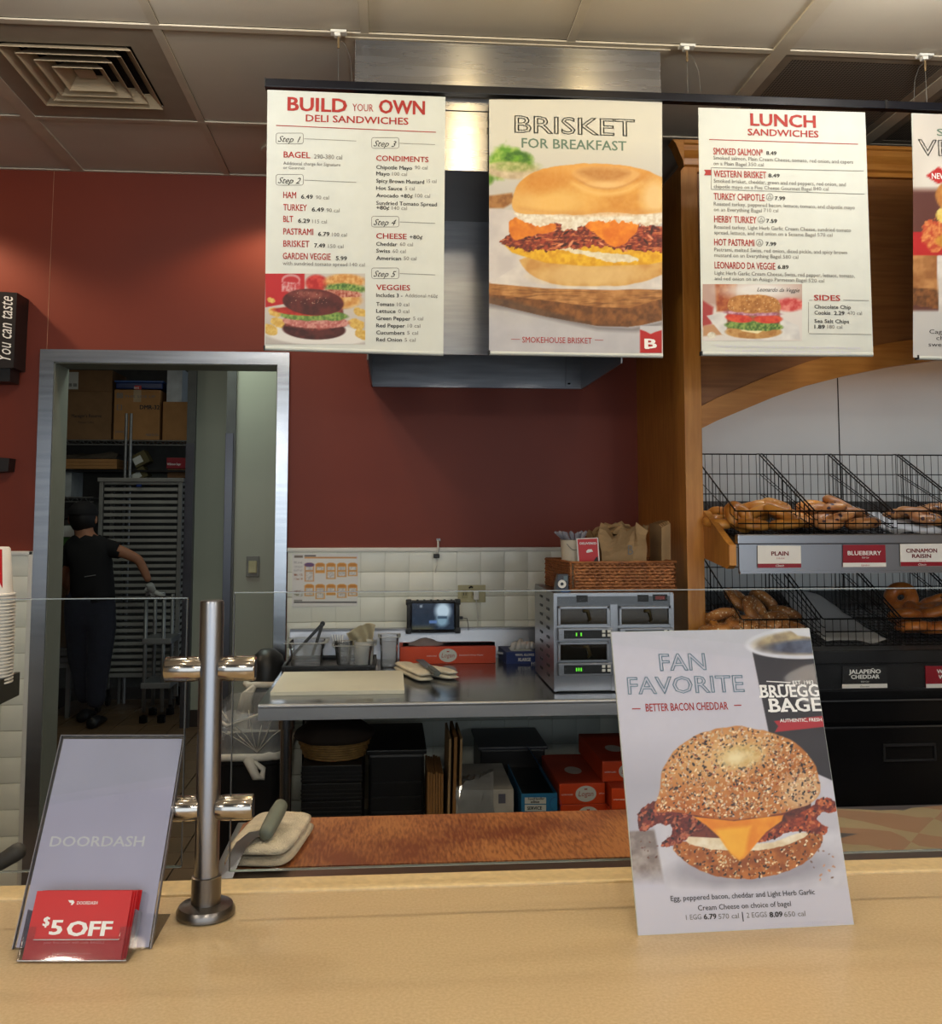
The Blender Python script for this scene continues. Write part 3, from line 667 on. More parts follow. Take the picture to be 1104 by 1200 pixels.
LH = [('BUILD', 337.5, 129.3, 406, 16.5, INKR, .026), ('YOUR', 413, 130, 437.5, 9, INKR, .0), ('OWN', 444.5, 132.5, 497.5, 16.5, INKR, .026),
      ('DELI SANDWICHES', 358.5, 142.3, 478.5, 8.5, INKR, .016),
      ('BAGEL', 332.5, 184.5, 363.5, 7.4, INKR, .016), ('290-380 cal', 368, 186, 401, 5.6, INKG), ('Additional charge for Signature', 332, 193, 399, 4, INKG, .006), ('or Gourmet', 332, 198, 357, 3.6, INKG, .006),
      ('HAM', 332, 232, 347, 7.8, INKR, .013), ('6.49', 353, 232.8, 366.5, 5, INK, .02), ('90 cal', 370, 233.4, 385.5, 4.6, INKG),
      ('TURKEY', 332, 246.5, 359.5, 7.8, INKR, .013), ('6.49', 365.5, 247.8, 379.5, 5, INK, .02), ('90 cal', 382.5, 248.4, 398, 4.6, INKG),
      ('BLT', 332, 260, 343.5, 7.6, INKR, .013), ('6.29', 349.5, 261, 363, 5, INK, .02), ('115 cal', 366, 261.6, 383, 4.6, INKG),
      ('PASTRAMI', 332, 274.7, 367, 7.8, INKR, .013), ('6.79', 373, 276.5, 386, 5, INK, .02), ('100 cal', 389, 277, 406.5, 4.6, INKG),
      ('BRISKET', 332, 289, 362.5, 7.8, INKR, .013), ('7.49', 368.3, 290, 381, 5, INK, .02), ('150 cal', 384.5, 290.5, 402.5, 4.6, INKG),
      ('GARDEN VEGGIE', 331.5, 303.5, 387.5, 7.8, INKR, .013), ('5.99', 393.7, 305, 406.5, 5, INK, .02), ('with sundried tomato spread', 331.3, 310.5, 407, 4.6, INKG, .006), ('140 cal', 410, 312, 427.5, 4.4, INKG),
      ('CONDIMENTS', 441, 188.4, 502, 6.6, INKR, .016), ('CHEESE', 441, 279.5, 476.5, 6.6, INKR, .016), ('+80¢', 480, 280, 495, 4.8, INK, .01), ('VEGGIES', 441, 339.7, 480.5, 6.6, INKR, .016)]
for t, c, y, x1, x2 in (('Chipotle Mayo', '90 cal', 198, 483, 501), ('Mayo', '100 cal', 205.5, 456.5, 477), ('Spicy Brown Mustard', '15 cal', 214, 497, 511.5), ('Hot Sauce', '5 cal', 222.5, 471.3, 486), ('Avocado +80¢', '100 cal', 231, 483.5, 504),
                        ('Sundried Tomato Spread', None, 240, 512, 0), ('+80¢', '140 cal', 245.5, 456, 477), ('Cheddar', '60 cal', 288, 465.5, 484), ('Swiss', '60 cal', 296, 457, 475.5), ('American', '50 cal', 304.5, 470, 488),
                        ('Includes 3 -', 'Additional +60¢', 348, 471.5, 513), ('Tomato', '10 cal', 358.5, 462, 479.5), ('Lettuce', '0 cal', 366.5, 463.5, 479.5), ('Green Pepper', '5 cal', 375, 481, 496), ('Red Pepper', '10 cal', 383.5, 474.5, 492.5), ('Cucumbers', '5 cal', 391.8, 474, 490), ('Red Onion', '5 cal', 400, 471, 487)):
    LH.append((t, 441, y, x1, 4.7, INK, .014))
    if c: LH.append((c, x1+3.2, y+.3, x2, 4.5, INKG))
SG = []
for t, x, y in (('Step 1', 323.5, 162), ('Step 2', 323.5, 210.5), ('Step 3', 435.5, 167.3), ('Step 4', 435.5, 259.5), ('Step 5', 435.5, 320)):
    LH.append((t, x+2.2, y+4.2, x+29, 7.4, INK, -.006, .45)); bx = rrect(x, y-6, x+32, y+6.5, 2.5)
    SG += bx; SG.append((x+33, y+.6, x+94 if x < 400 else x+74.5, y+3.3 if x < 400 else y+2.2))
add_letter(T, pl, LH); strokes(T, pl, SG, INKG, .55); strokes(T, pl, [(323.5, 147, 511, 155)], INKR, 1.0, name='printed_rule')
# ---- board 2: brisket picture
T, pl = make_board([(573.5, 116.5), (773, 122.5), (777, 416.5), (573.5, 413)], BY, 'second menu board from left, big brisket bagel picture headed BRISKET FOR BREAKFAST')
B = Paint(573.2, 116.6, 776, 413.8, 1.15, (222, 220, 208)); X, Y = B.X, B.Y
B.mix(np.clip((Y-165)/60, 0, 1)*.9, (198, 196, 192)); B.mix(np.clip((Y-345)/40, 0, 1), (206, 206, 212))
B.mix(vnoise(X, Y, 14, 3)*np.clip((Y-330)/30, 0, 1)*.35, (160, 160, 172))
B.fill(B.ell(590, 190, 17, 22, 30, .5, 2), (96, 158, 40), (176, 206, 100), soft=6, ns=7); B.fill(B.ell(606, 188, 18, 12, 10, .4, 3), (112, 170, 40), (60, 110, 30), soft=5, ns=5); B.fill(B.ell(573, 208, 6, 8), (90, 140, 40), soft=4)
B.fill(B.ell(600, 200, 34, 10, 3), (224, 208, 176), (190, 170, 140), soft=3, ns=8); B.fill(B.ell(604, 195, 26, 6), (110, 150, 50), (190, 200, 120), soft=4, ns=4, k=.6)
B.fill(B.poly([(570, 230), (600, 226), (604, 236), (590, 244), (573, 244)]), (176, 124, 70), (140, 90, 44), soft=3)
B.fill(B.poly([(560, 244), (600, 246), (700, 300), (790, 300), (790, 342), (700, 342), (560, 336)]), (226, 220, 216), (206, 200, 200), soft=2, ns=18)
wd = B.poly([(560, 330), (640, 336), (790, 340), (790, 372), (752, 381), (736, 383), (700, 382), (640, 371), (560, 352)])
B.fill(wd, (204, 146, 84), (164, 108, 54), ns=9)
wn = vnoise(X*.25+Y*1.2, Y*3, 4, 9); B.mix(B.cov(wd)*np.clip((wn-.5)*3, 0, 1)*.6, (96, 56, 26))
B.fill(B.poly([(560, 343), (640, 352), (700, 360), (738, 361), (776, 350), (790, 344), (790, 372), (752, 381), (736, 383), (700, 382), (640, 371), (560, 352)]), (150, 96, 46), (104, 62, 28), ns=6)
B.mix(B.cov(B.poly([(560, 345), (600, 352), (700, 382), (740, 384), (790, 374), (790, 378), (745, 389), (700, 387), (600, 364), (560, 358)]), 5)*.45, (70, 62, 66))
B.fill(B.poly([(573, 332), (625, 300), (790, 300), (790, 336), (720, 340), (640, 338)]), (232, 226, 220), (212, 206, 204), ns=12)
bb_ = B.poly([(606, 300), (612, 312), (622, 322), (638, 330), (660, 335), (700, 336), (740, 334), (765, 327), (790, 315), (790, 296), (700, 300)], 1, 3, 12)
B.fill(bb_, (230, 186, 112), (206, 150, 78), ns=12, soft=1.5); B.mix(B.cov(B.ell(692, 322, 62, 12, -1), 8)*.6, (240, 208, 146))
B.fill(B.poly([(588, 284), (612, 280), (790, 288), (790, 304), (760, 310), (690, 312), (640, 308), (612, 300), (600, 296)]), (246, 196, 44), (222, 160, 24), soft=1.6, ns=5)
B.fill(B.poly([(640, 286), (700, 296), (745, 300), (750, 306), (720, 309), (690, 300), (650, 292)], 2, 4), (246, 238, 214), (222, 206, 170), ns=5)
meat = B.poly([(580, 287), (600, 272), (640, 262), (720, 262), (790, 264), (790, 292), (750, 296), (700, 288), (650, 292), (612, 294)], 5, 8, 5)
B.fill(meat, (170, 66, 40), (84, 26, 22), ns=3.2); nn = vnoise(X*.5, Y*2.2, 3, 12); B.mix(B.cov(meat)*np.clip((nn-.55)*5, 0, 1), (214, 120, 72))
B.sprinkle(meat, 60, [(60, 18, 16), (230, 150, 110), (120, 40, 30)], .7, 1.6, 6, 3.5)
B.fill(B.poly([(596, 252), (650, 258), (652, 272), (620, 276), (604, 284), (597, 276)], 2, 3), (240, 146, 40), (214, 110, 22), ns=8)
B.fill(B.poly([(684, 258), (740, 256), (750, 266), (740, 280), (727, 289), (712, 287), (700, 274), (684, 266)], 2, 6), (246, 150, 36), (226, 116, 20), ns=8)
cr = B.poly([(600, 246), (640, 244), (720, 246), (790, 238), (790, 262), (750, 264), (720, 258), (690, 262), (668, 272), (656, 268), (660, 258), (630, 266), (606, 258)], 4, 15, 5)
B.fill(cr, (250, 246, 234), (222, 208, 184), ns=3.5)
bg_ = B.poly([(600, 246), (601, 228), (608, 214), (622, 202), (645, 195), (680, 192), (715, 191.5), (745, 196), (765, 203), (790, 214), (790, 246), (760, 252), (720, 248), (680, 252), (640, 250), (612, 252)], 1.2, 22, 12)
B.fill(bg_, (226, 160, 66), (206, 132, 44), soft=1.4, ns=16); B.mix(B.cov(bg_)*B.cov(B.ell(650, 238, 44, 16, -4), 18), (240, 190, 104)); B.mix(B.cov(bg_)*B.cov(B.ell(700, 200, 60, 10), 10)*.8, (232, 172, 88))
B.mix(B.cov(bg_)*B.cov(B.ell(610, 238, 20, 18), 14)*.5, (240, 196, 120)); B.mix(B.cov(bg_)*B.cov(B.ell(768, 232, 16, 22), 14)*.8, (246, 216, 160))
hole = B.poly([(668, 202), (680, 196.5), (708, 194.6), (738, 197), (752, 203), (744, 212), (728, 219.5), (710, 222), (692, 219), (677, 211)], .4)
B.mix(B.cov(hole, 3), (226, 170, 98)); B.mix(B.cov(B.poly([(674, 200), (700, 196), (740, 200), (735, 207), (716, 213), (700, 212), (684, 206)], .4), 7)*.85, (186, 122, 54)); B.mix(B.cov(B.ell(711, 217, 20, 4), 5)*.8, (240, 200, 136))
rim = np.abs(hole); B.mix(np.clip(1-rim/2.2, 0, 1)*np.clip((Y-203)/8, 0, 1)*.55, (196, 130, 62)); B.mix(np.clip(1-np.abs(hole-6)/5, 0, 1)*np.clip((Y-208)/8, 0, 1)*.6, (246, 206, 134))
B.mix(B.cov(B.ell(640, 214, 26, 10, -18), 12)*.75, (214, 140, 52)); B.mix(B.cov(B.poly([(604, 240), (640, 247), (700, 249), (775, 244), (775, 250), (700, 254), (610, 249)], .4), 5)*.5, (214, 150, 76))
B.mix(B.cov(bg_)*vnoise(X, Y, 3, 31)*.22, (246, 214, 150))
B.fill(B.poly([(750, 386), (775.6, 387), (775.6, 413.8), (750, 413.8)]), (190, 34, 34))
B.fill(B.poly([(750, 386), (757, 388.5), (762.5, 391.5), (768, 389), (775, 387), (775, 382), (750, 382)]), (206, 206, 212))
B.sheet(T, 'printed_picture', pl, PRINT)
add_letter(T, pl, [('BRISKET', 603, 155, 744, 20.5, INKTO, 0, 0, .017), ('FOR BREAKFAST', 611.5, 173, 734, 11.8, INKT, .012),
                   ('SMOKEHOUSE BRISKET', 612, 401.5, 693.5, 7.2, INKR, .004), ('B', 756, 408, 769, 11.5, INKW, .03)], h=.0012)
strokes(T, pl, [(599, 397.5, 609.5, 397.8), (697, 398.5, 707, 398.8)], INKR, .6, h=.001)
patch(T, pl, [(756, 409), (761, 409), (761, 407.6), (756, 407.6)], INKW, h=.0012); patch(T, pl, [(756, 397), (760, 397), (760, 398.4), (756, 398.4)], INKW, h=.0012)
# ---- board 3: lunch
T, pl = make_board([(818.5, 126), (1014, 131.5), (1023.5, 415), (822.5, 414)], BY, 'third menu board from left, text list headed LUNCH SANDWICHES')
P3 = Paint(823.5, 333, 940, 399.5, 1.15, (228, 224, 222)); 
P3.mix(np.clip((363-P3.Y)/8, 0, 1), (190, 160, 150)); P3.fill(P3.poly([(838, 330), (864, 330), (862, 365), (840, 365)]), (150, 62, 30), (190, 110, 60), soft=3); P3.fill(P3.poly([(820, 350), (836, 360), (834, 380), (820, 384)]), (170, 60, 60), soft=3)
P3.fill(P3.ell(925, 357, 18, 8), (196, 60, 60), (230, 140, 130), soft=3, ns=4); P3.fill(P3.ell(890, 340, 40, 10), (236, 234, 232), soft=10); P3.fill(P3.poly([(824, 382), (850, 378), (850, 392), (824, 394)]), (196, 150, 110), soft=2)
P3.fill(P3.poly([(828, 370), (850, 366), (900, 366), (936, 382), (938, 398), (880, 399), (846, 392)]), (238, 238, 236), (212, 212, 214), ns=12)
P3.fill(P3.poly([(852, 362), (914, 362), (914, 386), (852, 386)]), (170, 120, 80), (120, 60, 50), soft=2, ns=3); P3.fill(P3.ell(883, 389, 33, 8), (206, 160, 96), (176, 122, 62), ns=4); P3.fill(P3.poly([(862, 382), (904, 382), (888, 391), (870, 388)]), (246, 236, 190))
P3.fill(P3.ell(884, 382, 36, 5, 2, .6, 8), (64, 104, 44), (150, 180, 90), ns=2.3); P3.fill(P3.ell(866, 373, 16, 5, 6), (196, 44, 34), (226, 90, 60)); P3.fill(P3.ell(900, 374, 17, 5), (196, 44, 34), (226, 90, 60)); P3.fill(P3.ell(882, 367, 33, 3, 2), (150, 80, 110), (214, 170, 190), ns=3)
bb = P3.poly([(851, 362), (853, 352), (862, 346.5), (885, 345), (906, 347), (915, 355), (915, 364), (900, 367), (866, 367)], 1, 4); P3.fill(bb, (206, 148, 82), (168, 108, 50), ns=3); P3.sprinkle(bb, 60, [(236, 206, 150), (150, 90, 40)], .4, .8, 3)
P3.fill(P3.ell(834, 393, 5, 4), (240, 238, 226), (200, 196, 176), ns=2)
P3.sheet(T, 'sandwich_picture', pl, PRINT)
L3 = [('LUNCH', 880, 147, 955.5, 14.8, INKR, .026), ('SANDWICHES', 876.5, 158.5, 959, 8.2, INKR, .016),
      ('SMOKED SALMON*', 836, 181, 894, 8.2, INKR, .013), ('8.49', 898, 181.5, 910, 4.6, INK, .02), ('Smoked salmon, Plain Cream Cheese, tomato, red onion, and capers', 836, 187, 999.5, 4.6, INKG, .008), ('on a Plain Bagel', 836, 193.5, 874.5, 4.4, INKG, .008), ('350 cal', 877, 193.8, 895, 4.4, INKG),
      ('WESTERN BRISKET', 836.5, 207.3, 898, 8.2, INKR, .013), ('8.49', 900.5, 207.8, 913.5, 4.6, INK, .02), ('Smoked brisket, cheddar, green and red peppers, red onion, and', 836.5, 214, 991, 4.6, INKG, .008), ('chipotle mayo on a Five Cheese Gourmet Bagel', 836.5, 220.5, 951, 4.5, INKG, .008), ('840 cal', 953, 221, 971, 4.4, INKG),
      ('TURKEY CHIPOTLE', 836.5, 234, 896, 8.2, INKR, .013), ('7.99', 908, 234.5, 920, 4.6, INK, .02), ('Roasted turkey, peppered bacon, lettuce, tomato, and chipotle mayo', 836.5, 241, 1001.5, 4.6, INKG, .008), ('on an Everything Bagel', 836.5, 247.5, 892.5, 4.5, INKG, .008), ('710 cal', 895, 247.5, 912, 4.4, INKG),
      ('HERBY TURKEY', 837, 260.5, 886.5, 8.2, INKR, .013), ('7.59', 898, 261, 910.5, 4.6, INK, .02), ('Roasted turkey, Light Herb Garlic Cream Cheese, sundried tomato', 837, 268, 997, 4.6, INKG, .008), ('spread, lettuce, and red onion on a Sesame Bagel', 837, 274.5, 955.5, 4.5, INKG, .008), ('570 cal', 958, 275, 975.5, 4.4, INKG),
      ('HOT PASTRAMI', 837, 287.5, 884, 8.2, INKR, .013), ('7.99', 897.5, 288, 909.5, 4.6, INK, .02), ('Pastrami, melted Swiss, red onion, diced pickle, and spicy brown', 837, 294.5, 992.5, 4.6, INKG, .008), ('mustard on an Everything Bagel', 837, 301, 915, 4.5, INKG, .008), ('580 cal', 917.5, 301.5, 935.5, 4.4, INKG),
      ('LEONARDO DA VEGGIE', 837.5, 314.5, 908.5, 8.2, INKR, .013), ('6.89', 911.5, 315, 924, 4.6, INK, .02), ('Light Herb Garlic Cream Cheese, Swiss, red pepper, lettuce, tomato,', 837.5, 322, 1001.5, 4.6, INKG, .008), ('and red onion on an Asiago Parmesan Bagel', 837.5, 328.3, 945, 4.5, INKG, .008), ('520 cal', 947.5, 328.8, 966, 4.4, INKG),
      ('Leonardo da Veggie', 887, 341.5, 937, 5, INK, .002, .45), ('SIDES', 954, 352, 984.5, 6.8, INKR, .016), ('Chocolate Chip', 954.5, 361.5, 997, 4.6, INK, .012), ('Cookie', 954.5, 368.5, 973, 4.6, INK, .012), ('2.29', 977.5, 369, 989.5, 4.6, INK, .02), ('470 cal', 993, 369, 1010, 4.4, INKG),
      ('Sea Salt Chips', 954.5, 378.3, 995, 4.6, INK, .012), ('1.89', 954.5, 385, 966.5, 4.6, INK, .02), ('180 cal', 969.5, 385, 987, 4.4, INKG),
      ('*This item is raw or undercooked. Consuming raw or undercooked meats, poultry,', 837, 407, 1009, 3.8, INKP), ('seafood, shellfish, or eggs may increase your risk of foodborne illness.', 850, 412.3, 998, 3.6, INKP)]
L3 = [(t[0], t[1], t[2]+(t[1]-838)*.018, *t[3:]) if t[0].endswith('cal') and t[1] < 975 and t[2] < 340 else t for t in L3]
add_letter(T, pl, L3, h=.001)
strokes(T, pl, [(831, 163.5, 1005.5, 169)], INKR, .9, name='printed_rule')
S3 = [(833.5, 196.5, 833.5, 222), (833.5, 196.5, 1012, 200.5), (833.5, 222, 1013, 227.5), (948, 352, 952, 352), (988, 351.5, 1018, 352.5), (947.5, 354, 947.5, 390), (948, 391, 1021, 392)]
for cx_, cy_ in ((902, 231), (892, 257.5), (890, 284.5)): S3 += [(cx_+4*math.cos(a), cy_+4*math.sin(a), cx_+4*math.cos(a+.6), cy_+4*math.sin(a+.6)) for a in np.arange(0, 6.28, .6)] + [(cx_-2, cy_+1.5, cx_, cy_-2), (cx_, cy_-2, cx_+2, cy_+1.5), (cx_-2.4, cy_+1.8, cx_+2.4, cy_+1.8)]
strokes(T, pl, S3, INKG, .55, h=.001); patch(T, pl, [(825, 199), (834, 199), (834, 205.5), (825, 205.5), (827, 202)], INKR)
# ---- board 4: cut by the frame
T, pl = make_board([(1068.5, 132.5), (1266, 140), (1274, 423), (1076, 418.5)], BY, 'rightmost menu board cut by the photo edge, with NEW diamond and egg sandwich picture')
P4 = Paint(1070, 134, 1272, 419, .55, (222, 216, 208)); X, Y = P4.X, P4.Y
P4.mix(P4.cov(P4.ell(1100, 210, 20, 26), 14)*.4, (246, 244, 236)); P4.mix(np.clip((Y-218)/8, 0, 1), (96, 52, 46)); P4.fill(P4.poly([(1060, 272), (1300, 272), (1300, 302), (1060, 300)]), (190, 30, 34))
wd = P4.poly([(1060, 300), (1300, 296), (1300, 372), (1100, 362), (1060, 352)]); P4.fill(wd, (206, 150, 92), (160, 104, 56), ns=9); P4.fill(P4.poly([(1060, 336), (1110, 340), (1300, 345), (1300, 372), (1100, 362), (1060, 356)]), (150, 96, 50), (96, 58, 28), ns=4)
P4.mix(np.clip((Y-362)/4, 0, 1), (206, 206, 206)); P4.fill(P4.poly([(1098, 300), (1180, 290), (1300, 300), (1300, 350), (1100, 366)]), (236, 232, 228), (214, 210, 206), ns=8)
P4.fill(P4.poly([(1078, 272), (1090, 256), (1110, 262), (1140, 258), (1140, 290), (1110, 286), (1090, 300), (1082, 284)], 4, 6, 5), (200, 72, 44), (238, 160, 90), ns=3)
P4.fill(P4.ell(1106, 252, 9, 9), (244, 226, 140), (232, 200, 90)); P4.fill(P4.ell(1180, 230, 84, 34, 0, .1), (214, 150, 76), (180, 112, 50), ns=9); P4.fill(P4.ell(1180, 282, 84, 18), (226, 170, 60), (190, 116, 50), ns=5)
P4.fill(P4.poly([(1085, 206), (1100, 195.5), (1116, 206), (1100, 216)]), (198, 40, 40))
P4.sheet(T, 'printed_picture', pl, PRINT)
add_letter(T, pl, [('SPICY', 1098, 159, 1150, 8.5, INKT, .012), ('VEGGIE', 1076, 181.5, 1190, 19, INKTO, 0, 0, .017), ('NEW', 1092, 209.5, 1109, 7, INKW, .02),
                   ('Cage-free egg, cheese and', 1089, 391, 1190, 5.2, INK, .004), ('chipotle mayo with', 1097, 398.5, 1180, 5.2, INK, .004), ('sweet peppers on a bagel', 1088, 406, 1190, 5.2, INK, .004)], h=.0012)

# ------------------------------------------------------------------ fan favourite sign leaning back on the counter
BL = aZ(748, 1096.5, .95); BR = aZ(1001, 1083.5, .95); Yt = BL.y*1.0
TL = aY(716, 740.5, 1.408); TR = aY(948.5, 736, 1.418)
u = (BR-BL).normalized(); v = ((TL-BL)+(TR-BR))/2; v = (v-u*v.dot(u)).normalized()
pl = Plane(BL, u, v)
cn = [pl.hit(*p) for p in ((716, 740.5), (948.5, 736), (1001, 1083.5), (748, 1096.5))]
T = Thing('counter_sign', 'large leaning counter sign reading FAN FAVORITE with everything bagel picture', 'sign', tuple((BL+BR)/2))
bm = NB(); A = [bm.verts.new(pl.at(a, b, 0)) for a, b in cn]; Bk = [bm.verts.new(pl.at(a, b, -.004)) for a, b in cn]
for i in range(4): bm.faces.new((A[i], A[(i+1) % 4], Bk[(i+1) % 4], Bk[i]))
bm.faces.new(A[::-1]); bm.faces.new(Bk); T.part('sign_panel', bm, WHITEP)
# easel leg so it stands
hb = pl.at((cn[0][0]+cn[1][0])/2, .26, -.004); ft = V(hb.x, hb.y+.075, .951)
bm = NB(); quad(bm, hb+u*.03, hb-u*.03, ft-u*.045, ft+u*.045); bmesh.ops.solidify(bm, geom=bm.faces, thickness=.002); T.part('easel_leg', bm, WHITEP)
S = Paint(714, 735, 1002, 1098, 1.35, (206, 206, 220)); X, Y = S.X, S.Y
S.mix(vnoise(X, Y, 70, 2)*.5, (182, 182, 196)); S.mix(np.clip((Y-860)/60, 0, 1)*np.clip((860-X)/90, 0, 1)*.55, (150, 150, 162)); S.mix(vnoise(X, Y, 9, 5)*.15, (170, 170, 186))
S.fill(S.poly([(730, 975), (772, 972), (784, 1060), (735, 1060)]), (166, 156, 150), (126, 114, 110), soft=3, ns=9); S.mix(np.clip((Y-1018)/20, 0, 1), (196, 196, 212))
S.fill(S.poly([(765, 962), (800, 930), (975, 912), (1004, 1040), (900, 1056), (782, 1056)]), (206, 206, 216), (188, 188, 200), soft=3, ns=20); S.mix(np.clip((Y-1035)/12, 0, 1), (200, 200, 214))
# coffee cup
S.fill(S.poly([(880, 756), (1010, 745), (1010, 930), (906, 884)]), (48, 46, 54), (42, 40, 48), soft=1.2, ns=30)
S.fill(S.poly([(961, 925), (985, 908), (1003, 1000), (975, 945)]), (196, 196, 210), soft=2)
S.fill(S.ell(952, 752, 79, 20, -3), (230, 230, 240), (214, 214, 226), soft=1.2, ns=20); S.fill(S.ell(954, 752, 70, 15, -3), (150, 132, 110), (196, 176, 140), soft=3, ns=9); S.fill(S.ell(954, 757, 58, 8.5, -3), (54, 56, 76), (96, 104, 130), soft=4, ns=12)
S.fill(S.poly([(925, 738), (960, 736), (960, 748), (935, 745)]), (222, 222, 232), soft=2)
# bottom bagel half, egg, bacon, cheese
bot = S.poly([(786, 990), (800, 984), (840, 994), (880, 996), (930, 982), (956, 972), (966, 978), (962, 994), (944, 1012), (915, 1024), (880, 1031), (845, 1029), (815, 1018), (795, 1004)], 1.5, 41, 10)
S.mix(S.cov(S.ell(878, 1018, 92, 20, -4), 10)*.5, (120, 116, 130))
S.fill(bot, (186, 110, 48), (140, 74, 30), ns=8); S.sprinkle(bot, 330, [(222, 196, 150), (36, 30, 34), (206, 160, 110), (70, 44, 30), (240, 222, 186)], .5, 1.25, 9)
S.fill(S.poly([(800, 984), (812, 976), (860, 986), (900, 990), (940, 974), (950, 978), (925, 990), (886, 998), (845, 997), (812, 991)], 1, 7), (240, 230, 206), (216, 196, 160), ns=8)
S.fill(S.poly([(790, 945), (950, 938), (952, 962), (930, 972), (880, 984), (800, 980), (786, 968)]), (120, 52, 34), (72, 30, 26), ns=6)
bl = S.poly([(746, 960), (752, 948), (764, 940), (776, 938), (800, 946), (822, 958), (828, 968), (812, 976), (800, 986), (782, 994), (770, 990), (784, 980), (790, 968), (770, 964), (758, 974), (748, 974)], 3, 17, 6)
S.fill(bl, (128, 46, 34), (74, 24, 22), ns=4); S.mix(S.cov(bl)*np.clip((vnoise(X+Y*.4, Y-X*.2, 5, 61)-.55)*6, 0, 1)*.7, (214, 132, 96)); S.sprinkle(bl, 60, [(46, 18, 18), (190, 96, 60)], .8, 1.6, 19)
br = S.poly([(882, 982), (905, 972), (930, 958), (948, 948), (960, 934), (978, 937), (984, 946), (974, 953), (962, 950), (955, 960), (972, 970), (968, 978), (950, 976), (930, 972), (906, 984), (892, 988)], 3, 27, 6)
S.fill(br, (170, 70, 36), (98, 32, 24), ns=4); S.mix(S.cov(br)*np.clip((vnoise(X-Y*.5, Y+X*.3, 5, 71)-.55)*6, 0, 1)*.7, (232, 150, 90)); S.sprinkle(br, 50, [(60, 22, 20), (206, 110, 60)], .8, 1.6, 29)
S.fill(S.poly([(812, 957), (860, 962), (918, 955), (916, 962), (898, 975), (885, 990), (872, 1006), (866, 1008), (856, 1000), (842, 980), (826, 966)]), (240, 160, 46), (226, 132, 30), soft=1.5, ns=14)
S.mix(S.cov(S.poly([(838, 972), (880, 968), (872, 1004), (866, 1008), (856, 1000)]), 5)*.6, (250, 196, 60))
# top bagel
top = S.poly([(766, 948), (773, 930), (775, 905), (785, 886), (804, 868), (830, 856), (858, 850), (890, 854), (922, 864), (945, 880), (958, 902), (962, 926), (956, 938), (940, 946), (905, 956), (865, 961), (820, 957), (790, 950), (776, 952)], 2.0, 51, 16)
S.fill(top, (202, 134, 72), (176, 104, 48), soft=1.4, ns=16)
S.mix(S.cov(top)*S.cov(S.ell(850, 885, 56, 24, -12), 26), (222, 176, 116)); S.mix(S.cov(top)*S.cov(S.ell(940, 928, 24, 22), 14)*.7, (222, 190, 150)); S.mix(S.cov(top)*np.clip((Y-930)/22, 0, 1)*np.clip((880-X)/60, 0, 1), (176, 92, 34))
S.sprinkle(top, 620, [(60, 52, 56), (34, 30, 38), (96, 70, 60)], .6, 1.5, 13); S.sprinkle(top, 1150, [(238, 218, 180), (228, 200, 156), (200, 150, 110), (214, 176, 130)], .6, 1.35, 14); S.sprinkle(top, 240, [(170, 80, 56), (230, 210, 190)], .6, 1.1, 15)
S.fill(S.ell(868, 886, 26, 13, -8), (228, 208, 152), (206, 170, 104), soft=9, ns=6, k=.9); S.fill(S.ell(862, 888, 13, 5, -10), (240, 226, 180), soft=7)
S.sprinkle(S.poly([(940, 1000), (975, 990), (982, 1028), (950, 1040)]), 16, [(140, 110, 96), (196, 150, 120)], .8, 1.5, 33)
S.sprinkle(S.poly([(748, 985), (772, 985), (770, 1010), (752, 1005)]), 12, [(110, 70, 60)], .6, 1, 34)
S.fill(S.poly([(907, 845), (1000, 835), (1000, 848), (908, 858), (912, 851)]), (170, 40, 52), soft=1.2)
# clip the canvas to the true panel outline by moving outer nodes inwards
def clipwarp(P):
    q = P-np.array(pl.o); a = q@np.array(pl.u); b = q@np.array(pl.v); H = cn[0][1]
    tt = np.clip(b/((cn[0][1]+cn[1][1])/2), 0, 1); l = cn[3][0]*(1-tt)+cn[0][0]*tt; r = cn[2][0]*(1-tt)+cn[1][0]*tt
    a2 = np.clip(a, l+.0005, r-.0005); btop = cn[0][1]+(cn[1][1]-cn[0][1])*np.clip((a2-l)/(r-l), 0, 1); bbot = cn[3][1]+(cn[2][1]-cn[3][1])*np.clip((a2-l)/(r-l), 0, 1)
    b2 = np.clip(b, bbot+.0005, btop-.0005)
    return np.array(pl.o)+a2[..., None]*np.array(pl.u)+b2[..., None]*np.array(pl.v)+.0003*np.array(pl.n)
S.sheet(T, 'printed_picture', pl, PRINTG, warp=clipwarp)
def rot_lines(lines): return lines
add_letter(T, pl, [('FAN', 773.5, 786, 828, 20.5, INKBO, 0, 0, .017), ('FAVORITE', 736, 813.5, 873, 20.5, INKBO, 0, 0, .017), ('BETTER BACON CHEDDAR', 757, 833.8, 853.5, 9.5, INKR, .010),
                   ('Egg, peppered bacon, cheddar and Light Herb Garlic', 786, 1056, 956, 6.6, INK, .004), ('Cream Cheese on choice of bagel', 818, 1067, 927.5, 6.6, INK, .004),
                   ('1 EGG', 804, 1078, 822, 6.4, INKG), ('6.79', 825, 1077.3, 839.5, 6.4, INK, .025), ('570 cal', 842, 1077, 866, 6.4, INKG), ('|', 870, 1077, 871, 9, INK), ('2 EGGS', 875, 1075.5, 899, 6.4, INKG), ('8.09', 902, 1074.8, 917, 6.4, INK, .025), ('650 cal', 919, 1074.5, 944, 6.4, INKG),
                   ('Additional nutrition information available upon request.', 895, 1085, 993, 2.2, INKP),
                   ('EST. 1983', 929, 802.3, 953, 4.6, INKW, .02), ('AUTHENTIC, FRESH', 914, 846.5, 963, 4.2, INKW, .015)], h=.0011)
